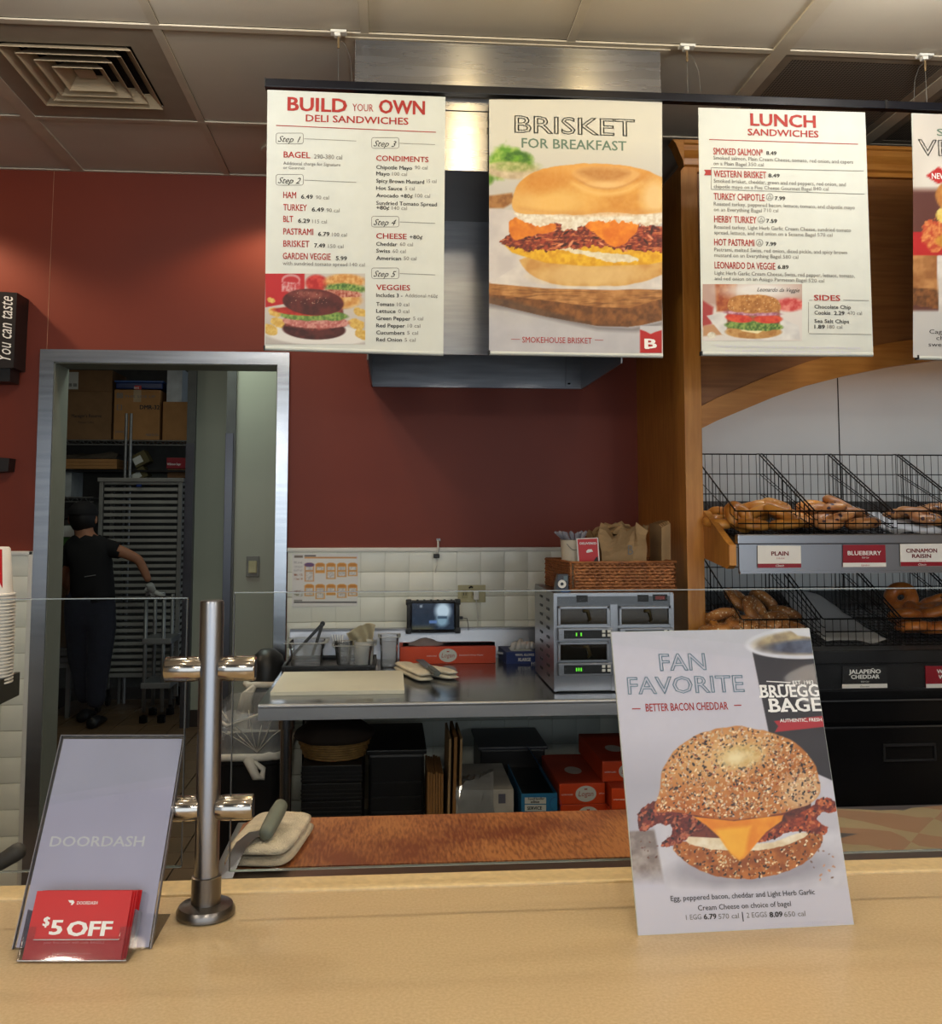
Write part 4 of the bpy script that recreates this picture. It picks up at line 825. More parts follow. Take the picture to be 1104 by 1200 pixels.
# arched brand lettering on the cup, cut by the sign's edge
bmp = letter(pl, [('BRUEGG', 892, 817.5, 960, 15, INKW, .022), ('BAGE', 903, 834.5, 962.5, 16.5, INKW, .022)], .0011)
for mn, bm in bmp.items(): T.part('lettering', bm, bpy.data.materials[mn])
bm = NB()
def serif(xa, xb, y, w=2.4):
    bm.faces.new([bm.verts.new(pl.at(*pl.hit(*p), .0012)) for p in ((xa, y-w/2), (xb, y-w/2), (xb, y+w/2), (xa, y+w/2))])
for xa, xb, y in ((889.5, 897, 804), (889.5, 897, 816.6), (901, 907, 816.4), (910, 915, 816.2), (913, 918, 803.2), (921, 925, 803), (900, 909, 820), (900, 909, 833), (917, 923, 833), (928, 934, 833), (893, 898, 804.2)): serif(xa, xb, y)
T.part('lettering', bm, INKW)
strokes(T, pl, [(740.5, 830.8, 750.5, 830.6), (860, 826.8, 868.5, 826.5)], INKR, 1.1, h=.001); strokes(T, pl, [(898, 798.5, 926, 800)], INKW, 1.0, h=.001)

# ------------------------------------------------------------------ acrylic delivery sign with card pocket
BL = aZ(14.5, 1112.5, .95); BR = aZ(177.5, 1112, .95)
TL = aY(59.8, 862.5, BL.y/.911*1.004); TR = aY(208, 864.6, BR.y/.911)
u = (BR-BL).normalized(); v = ((TL-BL)+(TR-BR))/2; v = (v-u*v.dot(u)).normalized(); pl = Plane(BL, u, v); wS = (BR-BL).length; hS = (TL-BL).dot(v)
T = Thing('acrylic_sign_holder', 'tilted clear acrylic sign holder with pale glare-washed sheet and card pocket', 'sign holder', tuple((BL+BR)/2))
def slab(pl, a0, a1, b0, b1, h0, h1):
    bm = NB(); P = [pl.at(a, b, h0) for a, b in ((a0, b0), (a1, b0), (a1, b1), (a0, b1))]; Q = [pl.at(a, b, h1) for a, b in ((a0, b0), (a1, b0), (a1, b1), (a0, b1))]
    A = [bm.verts.new(p) for p in P]; C = [bm.verts.new(p) for p in Q]
    for i in range(4): bm.faces.new((A[i], A[(i+1) % 4], C[(i+1) % 4], C[i]))
    bm.faces.new(A[::-1]); bm.faces.new(C); return bm
T.part('front_pane', slab(pl, 0, wS, 0, hS, .001, .003), ACRYL); T.part('rear_pane', slab(pl, 0, wS, 0, hS, -.004, -.002), ACRYL)
for a0, a1, b0, b1 in ((0, .0012, 0, hS), (wS-.0012, wS, 0, hS), (0, wS, hS-.0012, hS)): T.part('pane_edge', slab(pl, a0, a1, b0, b1, -.004, .0031), mat('acrylic_edge', (120, 118, 124), .2, 0, 0))
T.part('paper_insert', slab(pl, .004, wS-.004, .002, hS-.005, -.0018, -.0002), mat('lavender_paper', (206, 204, 226), .35, 0, .03, 9, coat=.4))
add_letter(T, pl, [('ORDER DELIVERY WITH', 66, 941, 175, 10, INKP, .004), ('DOORDASH', 58, 992, 168, 12.5, mat('ink_pale_bright', (246, 248, 246), .5), .014)], h=.0002)
foot = V((BL.x+BR.x)/2, BL.y+.10, .951)
bm = NB(); a = pl.at(.0, .004, -.004); b = pl.at(wS, .004, -.004); quad(bm, a, b, b+V(0, .10, -(b.z-.951)), a+V(0, .10, -(a.z-.951))); bmesh.ops.solidify(bm, geom=bm.faces, thickness=.002); T.part('base_foot', bm, ACRYL)
# pocket
p0 = aZ(21, 1127, .951); p1 = aZ(149, 1126, .951)
q = Plane(p0, u, v); wP = (p1-p0).length
T.part('pocket_front', slab(q, 0, wP, .0, .024, .001, .003), ACRYL)
for a, b in ((-.001, .0), (wP, wP+.001)): T.part('pocket_side', slab(q, a, b, 0, .058, -.028, .003), ACRYL)
for a0, a1, b0, b1 in ((0, .014, .024, .038), (wP-.014, wP, .024, .038)): T.part('pocket_front', slab(q, a0, a1, b0, b1, .001, .003), ACRYL)
T.part('pocket_rim', slab(q, .014, wP-.014, .0232, .0242, .001, .0031), mat('acrylic_edge', (120, 118, 124)))
T.part('pocket_rim', slab(q, 0, wP, .0, .0012, .001, .0035), mat('acrylic_edge', (120, 118, 124)))
cards = q
ct = [q.hit(*p) for p in ((25, 1121), (143, 1123.5), (158, 1041.5), (46, 1043))]
for k in range(6):
    TC = Thing('coupon_card', 'red $5 OFF coupon card, front one in the acrylic pocket' if k == 0 else 'red coupon card, '+['', 'second', 'third', 'fourth', 'fifth', 'rearmost'][k]+' in the stack behind the $5 OFF front card', 'card', tuple(q.at(wP/2, .002, -.002*k)), group='red coupon cards in the pocket')
    dx = .0012*(k % 3)+.0007*k; cc = slab(q, .004+dx, wP-.008+dx, .002, ct[3][1]-.001+.0008*k, -.0016-.004*k, -.0006-.004*k)
    TC.part('card_sheet', cc, RED)
    if k == 0:
        ql = Plane(q.at(0, 0, -.0006), q.u, q.v)
        add_letter(TC, ql, [('$', 50, 1085, 57, 11, INKW, .03), ('5', 58, 1095, 71, 17.5, INKW, .03), ('OFF', 78, 1096.5, 129, 17.5, INKW, .035), ('DOORDASH', 90, 1060, 114, 4, INKW, .01), ('your first order with code BAGELS', 51, 1106, 122, 3.4, mat('ink_pink', (226, 130, 130), .5), .004), ('See app for terms and conditions.', 61, 1118.5, 107, 2.4, mat('ink_pink', (226, 130, 130)))], h=.0003)
        patch(TC, ql, [(80, 1055), (86, 1055), (87.5, 1057.5), (85, 1060.5), (83, 1060.5), (84, 1058), (82, 1058)], INKW, h=.0003, name='logo')
# ================================================================== WORK TABLE
TX0, TX1, TY = -.412, 1.055, 3.155
T = Thing('work_table', 'stainless steel work table with undershelf against the tiled wall', 'table', (.3, 3.65, 0))
ME = mat('table_steel', (156, 158, 162), .17, 1, .05, 2, stretch=(1, 8, 8))
bm = NB(); box(bm, TX0, TX1, TY, 4.10, .894, .90); T.part('table_top', bm, ME)
bm = NB(); tube(bm, [(TX0, TY+.004, .892), (TX1, TY+.004, .892)], .0085, 12); box(bm, TX0, TX1, TY-.003, TY+.001, .850, .892); box(bm, TX0, TX0+.004, TY, 4.1, .85, .894); T.part('front_edge', bm, mat('edge_steel', (168, 170, 176), .42, .7, .04, 3, stretch=(1, 6, 6)), smooth='auto')
bm = NB(); prism(bm, [(4.085, .900), (4.10, 1.012), (4.10, 1.022), (4.134, 1.022), (4.134, .894), (4.085, .894)], 'x', TX0, TX1); T.part('backsplash', bm, STEEL)
for x, y in ((-.33, 3.215), (1.0, 3.215), (-.33, 4.02), (1.0, 4.02)):
    bm = NB(); lathe(bm, [(0, .05), (.019, .05), (.019, .81), (.027, .812), (.027, .85), (0, .85)], (x, y, 0), 20); l = T.part('leg', bm, POSTM, smooth='auto')
    bm = NB(); lathe(bm, [(0, 0), (.016, 0), (.014, .05), (0, .05)], (x, y, 0), 12); T.part('foot', bm, BLACK, parent=l)
T.part('undershelf', mk(box, TX0+.06, TX1-.03, TY+.05, 4.06, .285, .305, .002), STEEL)
# cutting board
c = [aZ(*p, .913) for p in ((318.5, 811), (474, 808.5), (474, 784.5), (332, 785.5))]
bm = NB(); prism(bm, [(TX0+.02, c[0].y), (c[1].x, c[1].y), (c[1].x, c[2].y-.02), (TX0+.02, c[2].y-.02)], 'z', .9005, .913)
single('cutting_board', bm, BOARDW, 'white plastic cutting board on the left of the steel table', 'cutting board', (-.18, 3.55, .9))
# towel with knife
TWM = mat('white_towel', (232, 224, 204), .95, 0, .05, 40, bump=.7, bscale=420)
def folded(bm, x, y, z, w, d, th, rot, layers=3, seed=0):
    """soft folded cloth: stacked pillowy layers with rounded, wavy edges"""
    ca, sa = math.cos(rot), math.sin(rot)
    for k in range(layers):
        na, nr = 40, 9; tl_ = th/layers; rings = []
        ww, dd = w/2*(1-.05*k), d/2*(1-.04*k)
        def P(a, r, side):
            c_, s_ = math.cos(a), math.sin(a); ex = .38
            u, v = r*abs(c_)**ex*(1 if c_ > 0 else -1), r*abs(s_)**ex*(1 if s_ > 0 else -1)
            e = max(0, 1-r**5)**.5; wv = mnoise.noise(V(u*2+seed, v*2, k*3.1))
            px, py = u*ww*(1+.03*mnoise.noise(V(v*2, seed, k))), v*dd*(1+.03*mnoise.noise(V(u*2, seed+4, k)))
            zz = z+tl_*(k+.5)+side*tl_*.52*e+.10*th*wv*(1 if side > 0 or k else 0)*min(1, 1.2-r*.6)
            return bm.verts.new((x+px*ca-py*sa, y+px*sa+py*ca, max(zz, z)))
        rs = [i/nr for i in range(1, nr+1)]
        for side, rr in ((1, rs), (-1, rs[::-1])):
            for r in rr:
                if side < 0 and r == 1: continue
                rings.append([P(i/na*6.2832, r, side) for i in range(na)])
        for p, q in zip(rings[:-1], rings[1:]):
            for i in range(na): bm.faces.new((p[i], p[(i+1) % na], q[(i+1) % na], q[i]))
        bm.faces.new(rings[0][::-1]); bm.faces.new(rings[-1])
a = aZ(468, 783, .9); 
bm = NB(); folded(bm, .085, 3.66, .901, .065, .33, .034, .30, 2, 3); folded(bm, .155, 3.66, .901, .06, .28, .032, .62, 2, 5)
single('folded_towel', bm, TWM, 'small white towel under a knife beside the white cutting board', 'towel', (.12, 3.66, .9), smooth=True)
T = Thing('kitchen_knife', 'knife lying across the small white towel on the steel table', 'knife', (.13, 3.6, .925))
k0, k1 = V(.165, 3.46, .940), V(.10, 3.82, .946); dr = (k1-k0).normalized(); sd = dr.cross(V(0, 0, 1)).normalized()
bm = NB(); obox(bm, k0+dr*.05, dr, sd, dr.cross(sd), .13, .026, .016, .005); T.part('handle', bm, mat('grey_grip', (92, 98, 96), .5, 0, .04))
bm = NB(); obox(bm, k0+dr*.20, dr, sd, dr.cross(sd), .19, .03, .002); T.part('blade', bm, STEEL)
# black tray and clear pans
t0 = -.40; t1 = aZ(437, 784, .9).x
T = Thing('black_tray', 'flat black serving tray holding two clear pans at the table end', 'tray', (-.2, 3.9, .9))
bm = NB(); y0t, y1t = 3.80, 4.06
box(bm, t0, t1, y0t, y1t, .9005, .904); 
for a_ in ((t0, t1, y0t-.012, y0t+.0), (t0, t1, y1t, y1t+.012)): box(bm, *a_[:2], *a_[2:], .9005, .920, .002)
box(bm, t0-.01, t0, y0t-.012, y1t+.012, .9005, .920, .002); box(bm, t1, t1+.01, y0t-.012, y1t+.012, .9005, .920, .002); T.part('tray_body', bm, BLACK, smooth='auto')
def clear_pan(name, label, x0, x1, y0, y1, zb, zt, fl=.012, group=None):
    T = Thing(name, label, 'pan', ((x0+x1)/2, (y0+y1)/2, zb), group=group); bm = NB(); xc, yc = (x0+x1)/2, (y0+y1)/2
    def rr(a, b, z, n=6, r=.22):
        P = []
        for k in range(24):
            t = 2*math.pi*(k+.5)/24; cx_, sx_ = math.cos(t), math.sin(t); e = .35
            P.append(bm.verts.new((xc+a*abs(cx_)**e*(1 if cx_ > 0 else -1), yc+b*abs(sx_)**e*(1 if sx_ > 0 else -1), z)))
        return P
    A, Bh = (x1-x0)/2, (y1-y0)/2
    R = [rr(A*.86, Bh*.86, zb+.001), rr(A*.90, Bh*.90, zb+(zt-zb)*.72), rr(A*.96, Bh*.96, zb+(zt-zb)*.74), rr(A, Bh, zt-.004), rr(A+fl, Bh+fl, zt-.003), rr(A+fl, Bh+fl, zt), rr(A-.003, Bh-.003, zt), rr(A*.84, Bh*.84, zb+.004)]
    for p, q_ in zip(R[:-1], R[1:]):
        for k in range(24): bm.faces.new((p[k], p[(k+1) % 24], q_[(k+1) % 24], q_[k]))
    bm.faces.new(R[0][::-1]); bm.faces.new(R[-1]); T.part('pan_body', bm, CLEAR, smooth='auto')
    T.part('pan_rim', mk(lambda b: [tube(b, [(x0-fl, y0-fl, zt), (x1+fl, y0-fl, zt)], .0016, 6), tube(b, [(x0-fl, y1+fl, zt), (x1+fl, y1+fl, zt)], .0016, 6), tube(b, [(x0-fl, y0-fl, zt), (x0-fl, y1+fl, zt)], .0016, 6), tube(b, [(x1+fl, y0-fl, zt), (x1+fl, y1+fl, zt)], .0016, 6)]), mat('pan_rim_clear', (206, 208, 204), .15, 0, 0, alpha=.55))
    return T
Yp = 3.86
pa = aY(338, 779, Yp); pb = aY(384, 745, Yp)
clear_pan('clear_pan', 'clear plastic pan on the black tray with black tongs in it', pa.x, pb.x-.01, Yp-.04, Yp+.12, .906, aY(350, 752, Yp).z)
pc = aY(391, 745, Yp); pd = aY(441, 745, Yp)
clear_pan('clear_pan', 'clear plastic pan on the black tray holding a white tub and crumpled cloth', pc.x+.008, pd.x-.012, Yp-.04, Yp+.11, .906, aY(400, 755, Yp).z)
pe = aY(443, 745, Yp); pf = aY(468, 745, Yp)
clear_pan('clear_bin', 'narrow clear plastic container between the tray and the orange box', pe.x+.006, pf.x-.002, Yp-.02, Yp+.10, .9005, aY(450, 746, Yp).z, .006)
# tongs
T = Thing('tongs', 'black kitchen tongs leaning in the left clear pan', 'tongs', (aY(355, 770, 3.88).x, 3.88, .925))
h0 = aY(378, 731, 3.9); 
T.part('arm', mk(lambda b: [obox(b, (h0+aY(343, 768, 3.88))/2, (aY(343, 768, 3.88)-h0).normalized(), V(0, 1, 0), (aY(343, 768, 3.88)-h0).normalized().cross(V(0, 1, 0)), (aY(343, 768, 3.88)-h0).length, .022, .012, .004)]), BLACK)
e1 = aY(366, 769, 3.88)
T.part('arm', mk(lambda b: [obox(b, (h0+e1)/2, (e1-h0).normalized(), V(0, 1, 0), (e1-h0).normalized().cross(V(0, 1, 0)), (e1-h0).length, .022, .012, .004)]), BLACK)
bm = NB(); lathe(bm, [(0, -.008), (.010, -.007), (.010, .007), (0, .008)], (0, 0, 0), 14); bmesh.ops.transform(bm, matrix=Matrix.Translation(h0) @ Matrix.Rotation(1.57, 4, 'X'), verts=bm.verts); T.part('hinge', bm, BLACK, smooth='auto')
# tub and cloth inside the second pan
tb = aY(426, 780, 3.86)
bm = NB(); lathe(bm, [(0, 0), (.034, 0), (.040, .088), (.042, .09), (.040, .086), (.033, .004), (0, .003)], (tb.x, 3.885, .911), 28); single('white_tub', bm, WHITEPL, 'white plastic tub inside the right clear pan', 'tub', (tb.x, 3.885, .911), smooth='auto')
tc_ = aY(402, 780, 3.86)
bm = NB(); lathe(bm, [(0, 0), (.026, 0), (.036, .085), (.038, .088), (.034, .085), (.025, .004), (0, .003)], (tc_.x, 3.885, .911), 28); single('clear_cup', bm, CLEAR, 'clear plastic cup inside the right clear pan beside the white tub', 'cup', (tc_.x, 3.885, .911), smooth='auto')
bm = NB(); g = [[None]*13 for _ in range(13)]
for i in range(13):
    for j in range(13):
        u_, v_ = i/12, j/12
        px = 412+24*u_+(-6+10*u_)*(v_); py_ = 757-26*v_*(1-.6*abs(u_-.75)**1.2)-2*u_
        p = aY(px, py_, 3.90+.03*math.sin(u_*9+v_*3)+.02*v_); g[i][j] = bm.verts.new(p+V(0, .006*mnoise.noise(V(u_*5, v_*5, 1)), .006*mnoise.noise(V(u_*6, v_*6, 4))))
for i in range(12):
    for j in range(12): bm.faces.new((g[i][j], g[i+1][j], g[i+1][j+1], g[i][j+1]))
bmesh.ops.solidify(bm, geom=bm.faces, thickness=.004); single('crumpled_cloth', bm, mat('cream_cloth', (222, 216, 190), .9, 0, .04, 20, bump=.4, bscale=200), 'cream cloth sticking up out of the right clear pan', 'cloth', tuple(aY(420, 757, 3.9)), smooth=True)
bm = NB(); r_ = random.Random(4)
for k in range(5):
    a0 = aY(392+k*2, 760, 3.96); a1 = aY(389+k*3.2, 744, 3.97); tube(bm, [a0, (a0+a1)/2+V(.002, 0, 0), a1], .0022, 6)
single('utensil_bundle', bm, WHITEPL, 'small bundle of white utensils between the two clear pans', 'utensils', tuple(aY(394, 760, 3.96)))
# deli paper box
def oval(bm, pl, cx, cy, rx, ry, h, n=28):
    vs = [bm.verts.new(pl.at(cx+rx*math.cos(2*math.pi*k/n), cy+ry*math.sin(2*math.pi*k/n), h)) for k in range(n)]; bm.faces.new(vs)
def paper_box(label, x0, x1, y0, y1, z0, z1, group, sheets=True, end=False):
    T = Thing('paper_box', label, 'box', ((x0+x1)/2, (y0+y1)/2, z0), group=group)
    c = T.part('carton', mk(box, x0, x1, y0, y1, z0, z1, .0015), ORANGE); T.part('lid_flap', mk(box, x0+.001, x1-.001, y0+.004, y1-.001, z1, z1+.0015), mat('orange_dark', (176, 56, 26), .5))
    pl = yplane(y0-.0006); bm = NB(); xc = x0+(x1-x0)*(.5 if not end else .58); zc = (z0+z1)/2; w = (x1-x0)
    ox = .036 if not end else min(.036, w*.3)
    oval(bm, pl, xc, zc, ox, (z1-z0)*.40, .0002); T.part('logo_oval', bm, WHITEP, parent=c)
    gl = glyphs([('Logan', .2, .02, 0), ('Sandwich Wrap Paper', 0, .008, 0), ('INTERFOLDED', 0, .01, 0)])
    for (co, fc), xx, zz, ww, hh, mm in zip(gl, (xc-ox*.72, xc+ox*1.25, xc-ox*2.35), (zc-.008, zc-.002, zc-.004), (ox*1.44, (x1-xc-ox)*.62, ox*1.1), (.018, .006, .005), (INKR, INKW, INKW)):
        b2 = NB(); s = ww/max(1e-6, co[:, 0].max()-co[:, 0].min()); vs = [b2.verts.new((xx+(q_[0]-co[:, 0].min())*s, y0-.0013, zz+q_[1]*hh/.73)) for q_ in co]
        for f_ in fc: b2.faces.new([vs[i] for i in f_])
        T.part('lettering', b2, mm, parent=c)
    bm = NB(); prism(bm, [(xc-.005, zc+(z1-z0)*.2), (xc+.005, zc+(z1-z0)*.2), (xc+.005, zc+(z1-z0)*.28), (xc, zc+(z1-z0)*.25), (xc-.005, zc+(z1-z0)*.28)], 'y', y0-.0012, y0-.0008); T.part('logo_crown', bm, INKR, parent=c)
    if end:
        bm = NB(); vs = [bm.verts.new(((x0+x1)/2+.03*math.cos(k*.2618), y0+(y1-y0)*.42+.05*math.sin(k*.2618), z1+.0022)) for k in range(24)]; bm.faces.new(vs); T.part('top_oval', bm, mat('dim_white', (190, 180, 172), .6), parent=c)
    return T
q0 = aY(468.5, 777, 3.93); q1 = aY(581, 777, 3.93)
zt = aY(500, 758.5, 3.93).z
paper_box('long orange deli paper box on the steel table below the tablet', q0.x, q1.x, 3.93, 4.075, .9005, zt, None)
bm = NB(); g = []
for i in range(17):
    row = []
    for j in range(7):
        u_, v_ = i/16, j/6; px = 472+108*u_; hh = 12*math.exp(-((u_-.24)/.16)**2)+3*math.exp(-((u_-.55)/.2)**2)
        p = aY(px, 758-hh*(v_**.8)*.9, 3.95+.10*v_); p.z = max(p.z, zt+.003); row.append(bm.verts.new(p))
    g.append(row)
for i in range(16):
    for j in range(6): bm.faces.new((g[i][j], g[i+1][j], g[i+1][j+1], g[i][j+1]))
bmesh.ops.solidify(bm, geom=bm.faces, thickness=.0008); single('wax_paper_sheet', bm, mat('wax_paper', (196, 186, 190), .35, 0, .03, trans=.2), 'curled translucent wax paper sheet on top of the orange box', 'paper', (q0.x+.1, 4.0, zt), smooth=True)
# glove box
gx0, gx1 = aY(593.5, 779, 3.90).x, aY(633, 778, 3.90).x; gz = aY(610, 764, 3.90).z
T = Thing('glove_box', 'blue glove box with white gloves poking out, beside the oven', 'box', ((gx0+gx1)/2, 3.98, .9))
bm = NB(); prism(bm, [(gx0, 3.90), (gx1, 3.90), (gx1-.01, 4.075), (gx0-.012, 4.075)], 'z', .9005, gz); c = T.part('carton', bm, BLUEC)
pl = yplane(3.8994)
add_letter(T, pl, [('VINYL GLOVES', 604, 768.8, 626, 2.8, INKW, .02), ('XLARGE', 607, 774.8, 622, 4, INKW, .03), ('100', 623, 778.5, 631, 2.8, INKW, .02)], parent=c, h=.0004)
bm = NB(); prism(bm, [((gx0+gx1)/2-.045, 3.935), ((gx0+gx1)/2+.04, 3.93), ((gx0+gx1)/2+.035, 4.03), ((gx0+gx1)/2-.045, 4.03)], 'z', gz, gz+.0015); T.part('top_opening', bm, WHITEP, parent=c)
for k in range(5):
    bm = NB(); r_ = random.Random(k); x = gx0+.03+k*.02; tube(bm, [(x, 3.95+.01*k, gz), (x+.008, 3.96, gz+.014+.01*r_.random()), (x+.02*r_.random(), 3.97, gz+.024+.012*(k == 1)), (x+.02, 3.99, gz+.014)], [.010, .012, .009, .005], 8)
    T.part('glove', bm, mat('white_vinyl', (220, 220, 220), .35, 0, .03), smooth=True)
bm = NB(); tube(bm, [aY(582, 765, 3.98), aY(590, 766, 3.98)], .006, 10); single('steel_rod_end', bm, STEEL, 'short steel tube end between the orange box and the glove box', 'rod', tuple(aY(585, 766, 3.98)), smooth='auto')
# tablet on its ledge
T = Thing('order_tablet', 'tablet in a chunky black rugged case against the tiled wall', 'tablet', (.24, 4.05, 1.0))
Yt_ = 4.045
a, b = aY(476.5, 741.5, Yt_), aY(538.5, 703, Yt_)
bm = NB(); box(bm, a.x, b.x, Yt_-.012, Yt_+.014, a.z, b.z, .006)
for sx_ in (a.x+.008, b.x-.008):
    for sz_ in (a.z+.008, b.z-.008): box(bm, sx_-.012, sx_+.012, Yt_-.016, Yt_+.016, sz_-.012, sz_+.012, .005)
for k in range(6): xx = a.x+.04+k*.028; box(bm, xx, xx+.008, Yt_-.013, Yt_+.0, b.z-.002, b.z+.003)
T.part('case', bm, BLACK, smooth='auto')
s0, s1 = aY(483, 737.5, Yt_-.014), aY(532, 707, Yt_-.014)
T.part('bezel', mk(box, s0.x-.008, s1.x+.008, Yt_-.0145, Yt_-.012, s0.z-.006, s1.z+.006), mat('bezel_black', (10, 10, 12), .12))
SCR = bpy.data.materials.new('tablet_screen'); SCR.use_nodes = True; nt = SCR.node_tree; b_ = nt.nodes['Principled BSDF']
vc = nt.nodes.new('ShaderNodeVertexColor'); vc.layer_name = 'ink'; nt.links.new(vc.outputs[0], b_.inputs['Emission Color']); b_.inputs['Emission Strength'].default_value = .9; b_.inputs['Base Color'].default_value = (.01, .01, .012, 1); b_.inputs['Roughness'].default_value = .1
PT = Paint(483, 707, 532, 737.5, 1.6, (30, 40, 54)); PT.mix(vnoise(PT.X, PT.Y, 5, 3)*.8, (52, 66, 84)); PT.fill(PT.ell(519, 716, 9, 10), (190, 210, 225), soft=6); PT.fill(PT.ell(518, 728, 7, 6), (130, 160, 180), soft=5); PT.mix(np.clip((PT.Y-731)/6, 0, 1)*np.clip((512-PT.X)/8, 0, 1)*.6, (110, 100, 60))
PT.fill(PT.poly([(503, 727), (512, 727), (512, 730.5), (503, 730.5)]), (90, 120, 170)); PT.fill(PT.poly([(492, 709), (495, 709), (495, 712), (492, 712)]), (140, 150, 160)); PT.fill(PT.poly([(513, 722), (524, 722), (524, 725), (513, 725)]), (60, 80, 100))
PT.sheet(T, 'screen', yplane(Yt_-.0150), SCR)
T.part('stand_foot', mk(prism, [(Yt_-.012, a.z), (Yt_+.035, 1.0225), (Yt_+.035, 1.05), (Yt_+.01, 1.10), (Yt_+.01, a.z+.02)], 'x', a.x+.05, b.x-.05), BLACK)
bm = NB(); p_ = aY(539, 724, Yt_); box(bm, p_.x-.002, p_.x+.012, Yt_-.004, Yt_+.006, p_.z-.006, p_.z+.006); tube(bm, [p_+V(.01, 0, 0), p_+V(.03, .01, -.004), p_+V(.036, .02, -.03), p_+V(.038, .03, -.055)], .0014, 6); T.part('power_lead', bm, BLACK)
# outlet plate and charger
Y0 = WY-.013
T = Thing('wall_outlet', 'beige double outlet plate on the tiles right of the tablet', 'outlet', tuple(aY(552, 696, Y0)))
o0, o1 = aY(536.5, 706, Y0), aY(569, 685.5, Y0)
T.part('cover_plate', mk(box, o0.x, o1.x, Y0-.005, Y0+.001, o0.z, o1.z, .002), mat('beige_plate', (186, 180, 140), .45))
for px in (544.5, 555.5):
    bm = NB(); p_ = aY(px, 696, Y0-.005); box(bm, p_.x-.012, p_.x+.014, Y0-.007, Y0-.004, p_.z-.018, p_.z+.018, .003); oc = T.part('receptacle', bm, mat('beige_socket', (170, 162, 120), .5))
    bm = NB(); box(bm, p_.x-.006, p_.x-.003, Y0-.0076, Y0-.0068, p_.z-.006, p_.z+.006); box(bm, p_.x+.004, p_.x+.007, Y0-.0076, Y0-.0068, p_.z-.006, p_.z+.006); T.part('slots', bm, BLACK, parent=oc)
bm = NB(); p_ = aY(552, 688.5, Y0-.006); tube(bm, [p_+V(-.008, 0, -.002), p_+V(0, -.004, .004), p_+V(.008, -.003, .0)], .004, 6); T.part('black_plug', bm, BLACK)
T = Thing('phone_charger', 'white charger plugged into the beige outlet with hanging cord', 'charger', tuple(aY(558, 697, Y0-.02)))
c0, c1 = aY(555, 703, Y0-.02), aY(561, 692, Y0-.02)
T.part('plug_body', mk(box, c0.x, c1.x, Y0-.03, Y0-.0068, c0.z, c1.z, .003), WHITEPL)
bm = NB(); tube(bm, [V((c0.x+c1.x)/2, Y0-.02, c0.z), aY(559, 712, Y0-.02), aY(560, 724, Y0-.015), V(aY(560, 730, Y0-.02).x, Y0-.012, 1.024)], .0022, 6); T.part('cord', bm, WHITEPL)
# thermostat probe hanging at the tile cap
T = Thing('wall_probe', 'small white wall sensor probe hanging over the tile cap', 'sensor', tuple(aY(511, 640, WY-.03)))
bm = NB(); tube(bm, [aY(513.5, 633, WY-.012), aY(513.5, 641, WY-.03), aY(512, 652, WY-.03)], .0045, 8); T.part('probe_tube', bm, WHITEPL, smooth=True)
a, b = aY(508, 654, WY-.032), aY(515, 649, WY-.032); T.part('black_sleeve', mk(box, a.x, b.x, WY-.042, WY-.024, a.z, b.z, .003), BLACK)
bm = NB(); tube(bm, [aY(512, 654, WY-.03), aY(512.5, 662, WY-.028), aY(510, 669, WY-.018), aY(510, 671, WY-.014)], .0022, 6); T.part('cord', bm, WHITEPL)
T.part('mount', mk(box, aY(511.5, 640, WY).x, aY(516, 640, WY).x, WY-.012, WY, aY(512, 634, WY).z, aY(512, 631, WY).z), ALU)
# laminated chart
Yc = WY-.0165
c = [aY(*p, Yc) for p in ((342.5, 649), (420, 649), (419, 710), (342, 711.5))]
T = Thing('wall_chart', 'laminated white preparation chart with rows of orange tags on the tiles', 'poster', tuple((c[2]+c[3])/2))
bm = NB(); prism(bm, [(p.x, p.z) for p in c], 'y', Yc+.0003, Yc+.002); T.part('chart_sheet', bm, CARD)
PC = Paint(342.8, 649.5, 419, 710, 1.5, (232, 232, 230))
PC.fill(PC.poly([(357, 652.6), (418, 652.6), (418, 654.4), (357, 654.4)]), (214, 150, 80)); PC.fill(PC.poly([(357, 650.6), (370, 650.6), (370, 652), (357, 652)]), (60, 50, 50)); PC.fill(PC.poly([(345, 651), (355, 651), (355, 653.6), (345, 653.6)]), (120, 110, 100))
for r_i, (yy, hs) in enumerate(((659.5, (22, 12, 19, 16.5, 15.5)), (684.5, (14, 17.5, 13, 16, 14)))):
    for ci in range(5):
        xx = 357+ci*12.7; h_ = hs[ci]; col = (86, 60, 130) if (ci == 0 and r_i == 0) else (222, 156, 62)
        PC.fill(PC.poly([(xx, yy+1.5), (xx+3, yy), (xx+8, yy), (xx+11, yy+1.5), (xx+11, yy+h_), (xx, yy+h_)]), col if not (ci == 0 and r_i == 0) else (206, 150, 90)); 
        if ci == 0 and r_i == 0: PC.fill(PC.ell(xx+5.5, yy+2.4, 5.6, 2.4), (86, 60, 130))
        PC.fill(PC.poly([(xx+1.2, yy+4.6), (xx+9.8, yy+4.6), (xx+9.8, yy+8.6), (xx+1.2, yy+8.6)]), (236, 234, 230), (190, 190, 190), ns=1.2)
        if h_ > 13: PC.fill(PC.poly([(xx+1.2, yy+10.4), (xx+9.8, yy+10.4), (xx+9.8, yy+h_-1), (xx+1.2, yy+h_-1)]), (236, 234, 230), (190, 190, 190), ns=1.2)
        PC.fill(PC.poly([(xx+2, yy+2), (xx+9, yy+2), (xx+9, yy+3), (xx+2, yy+3)]), (170, 90, 40), k=.6)
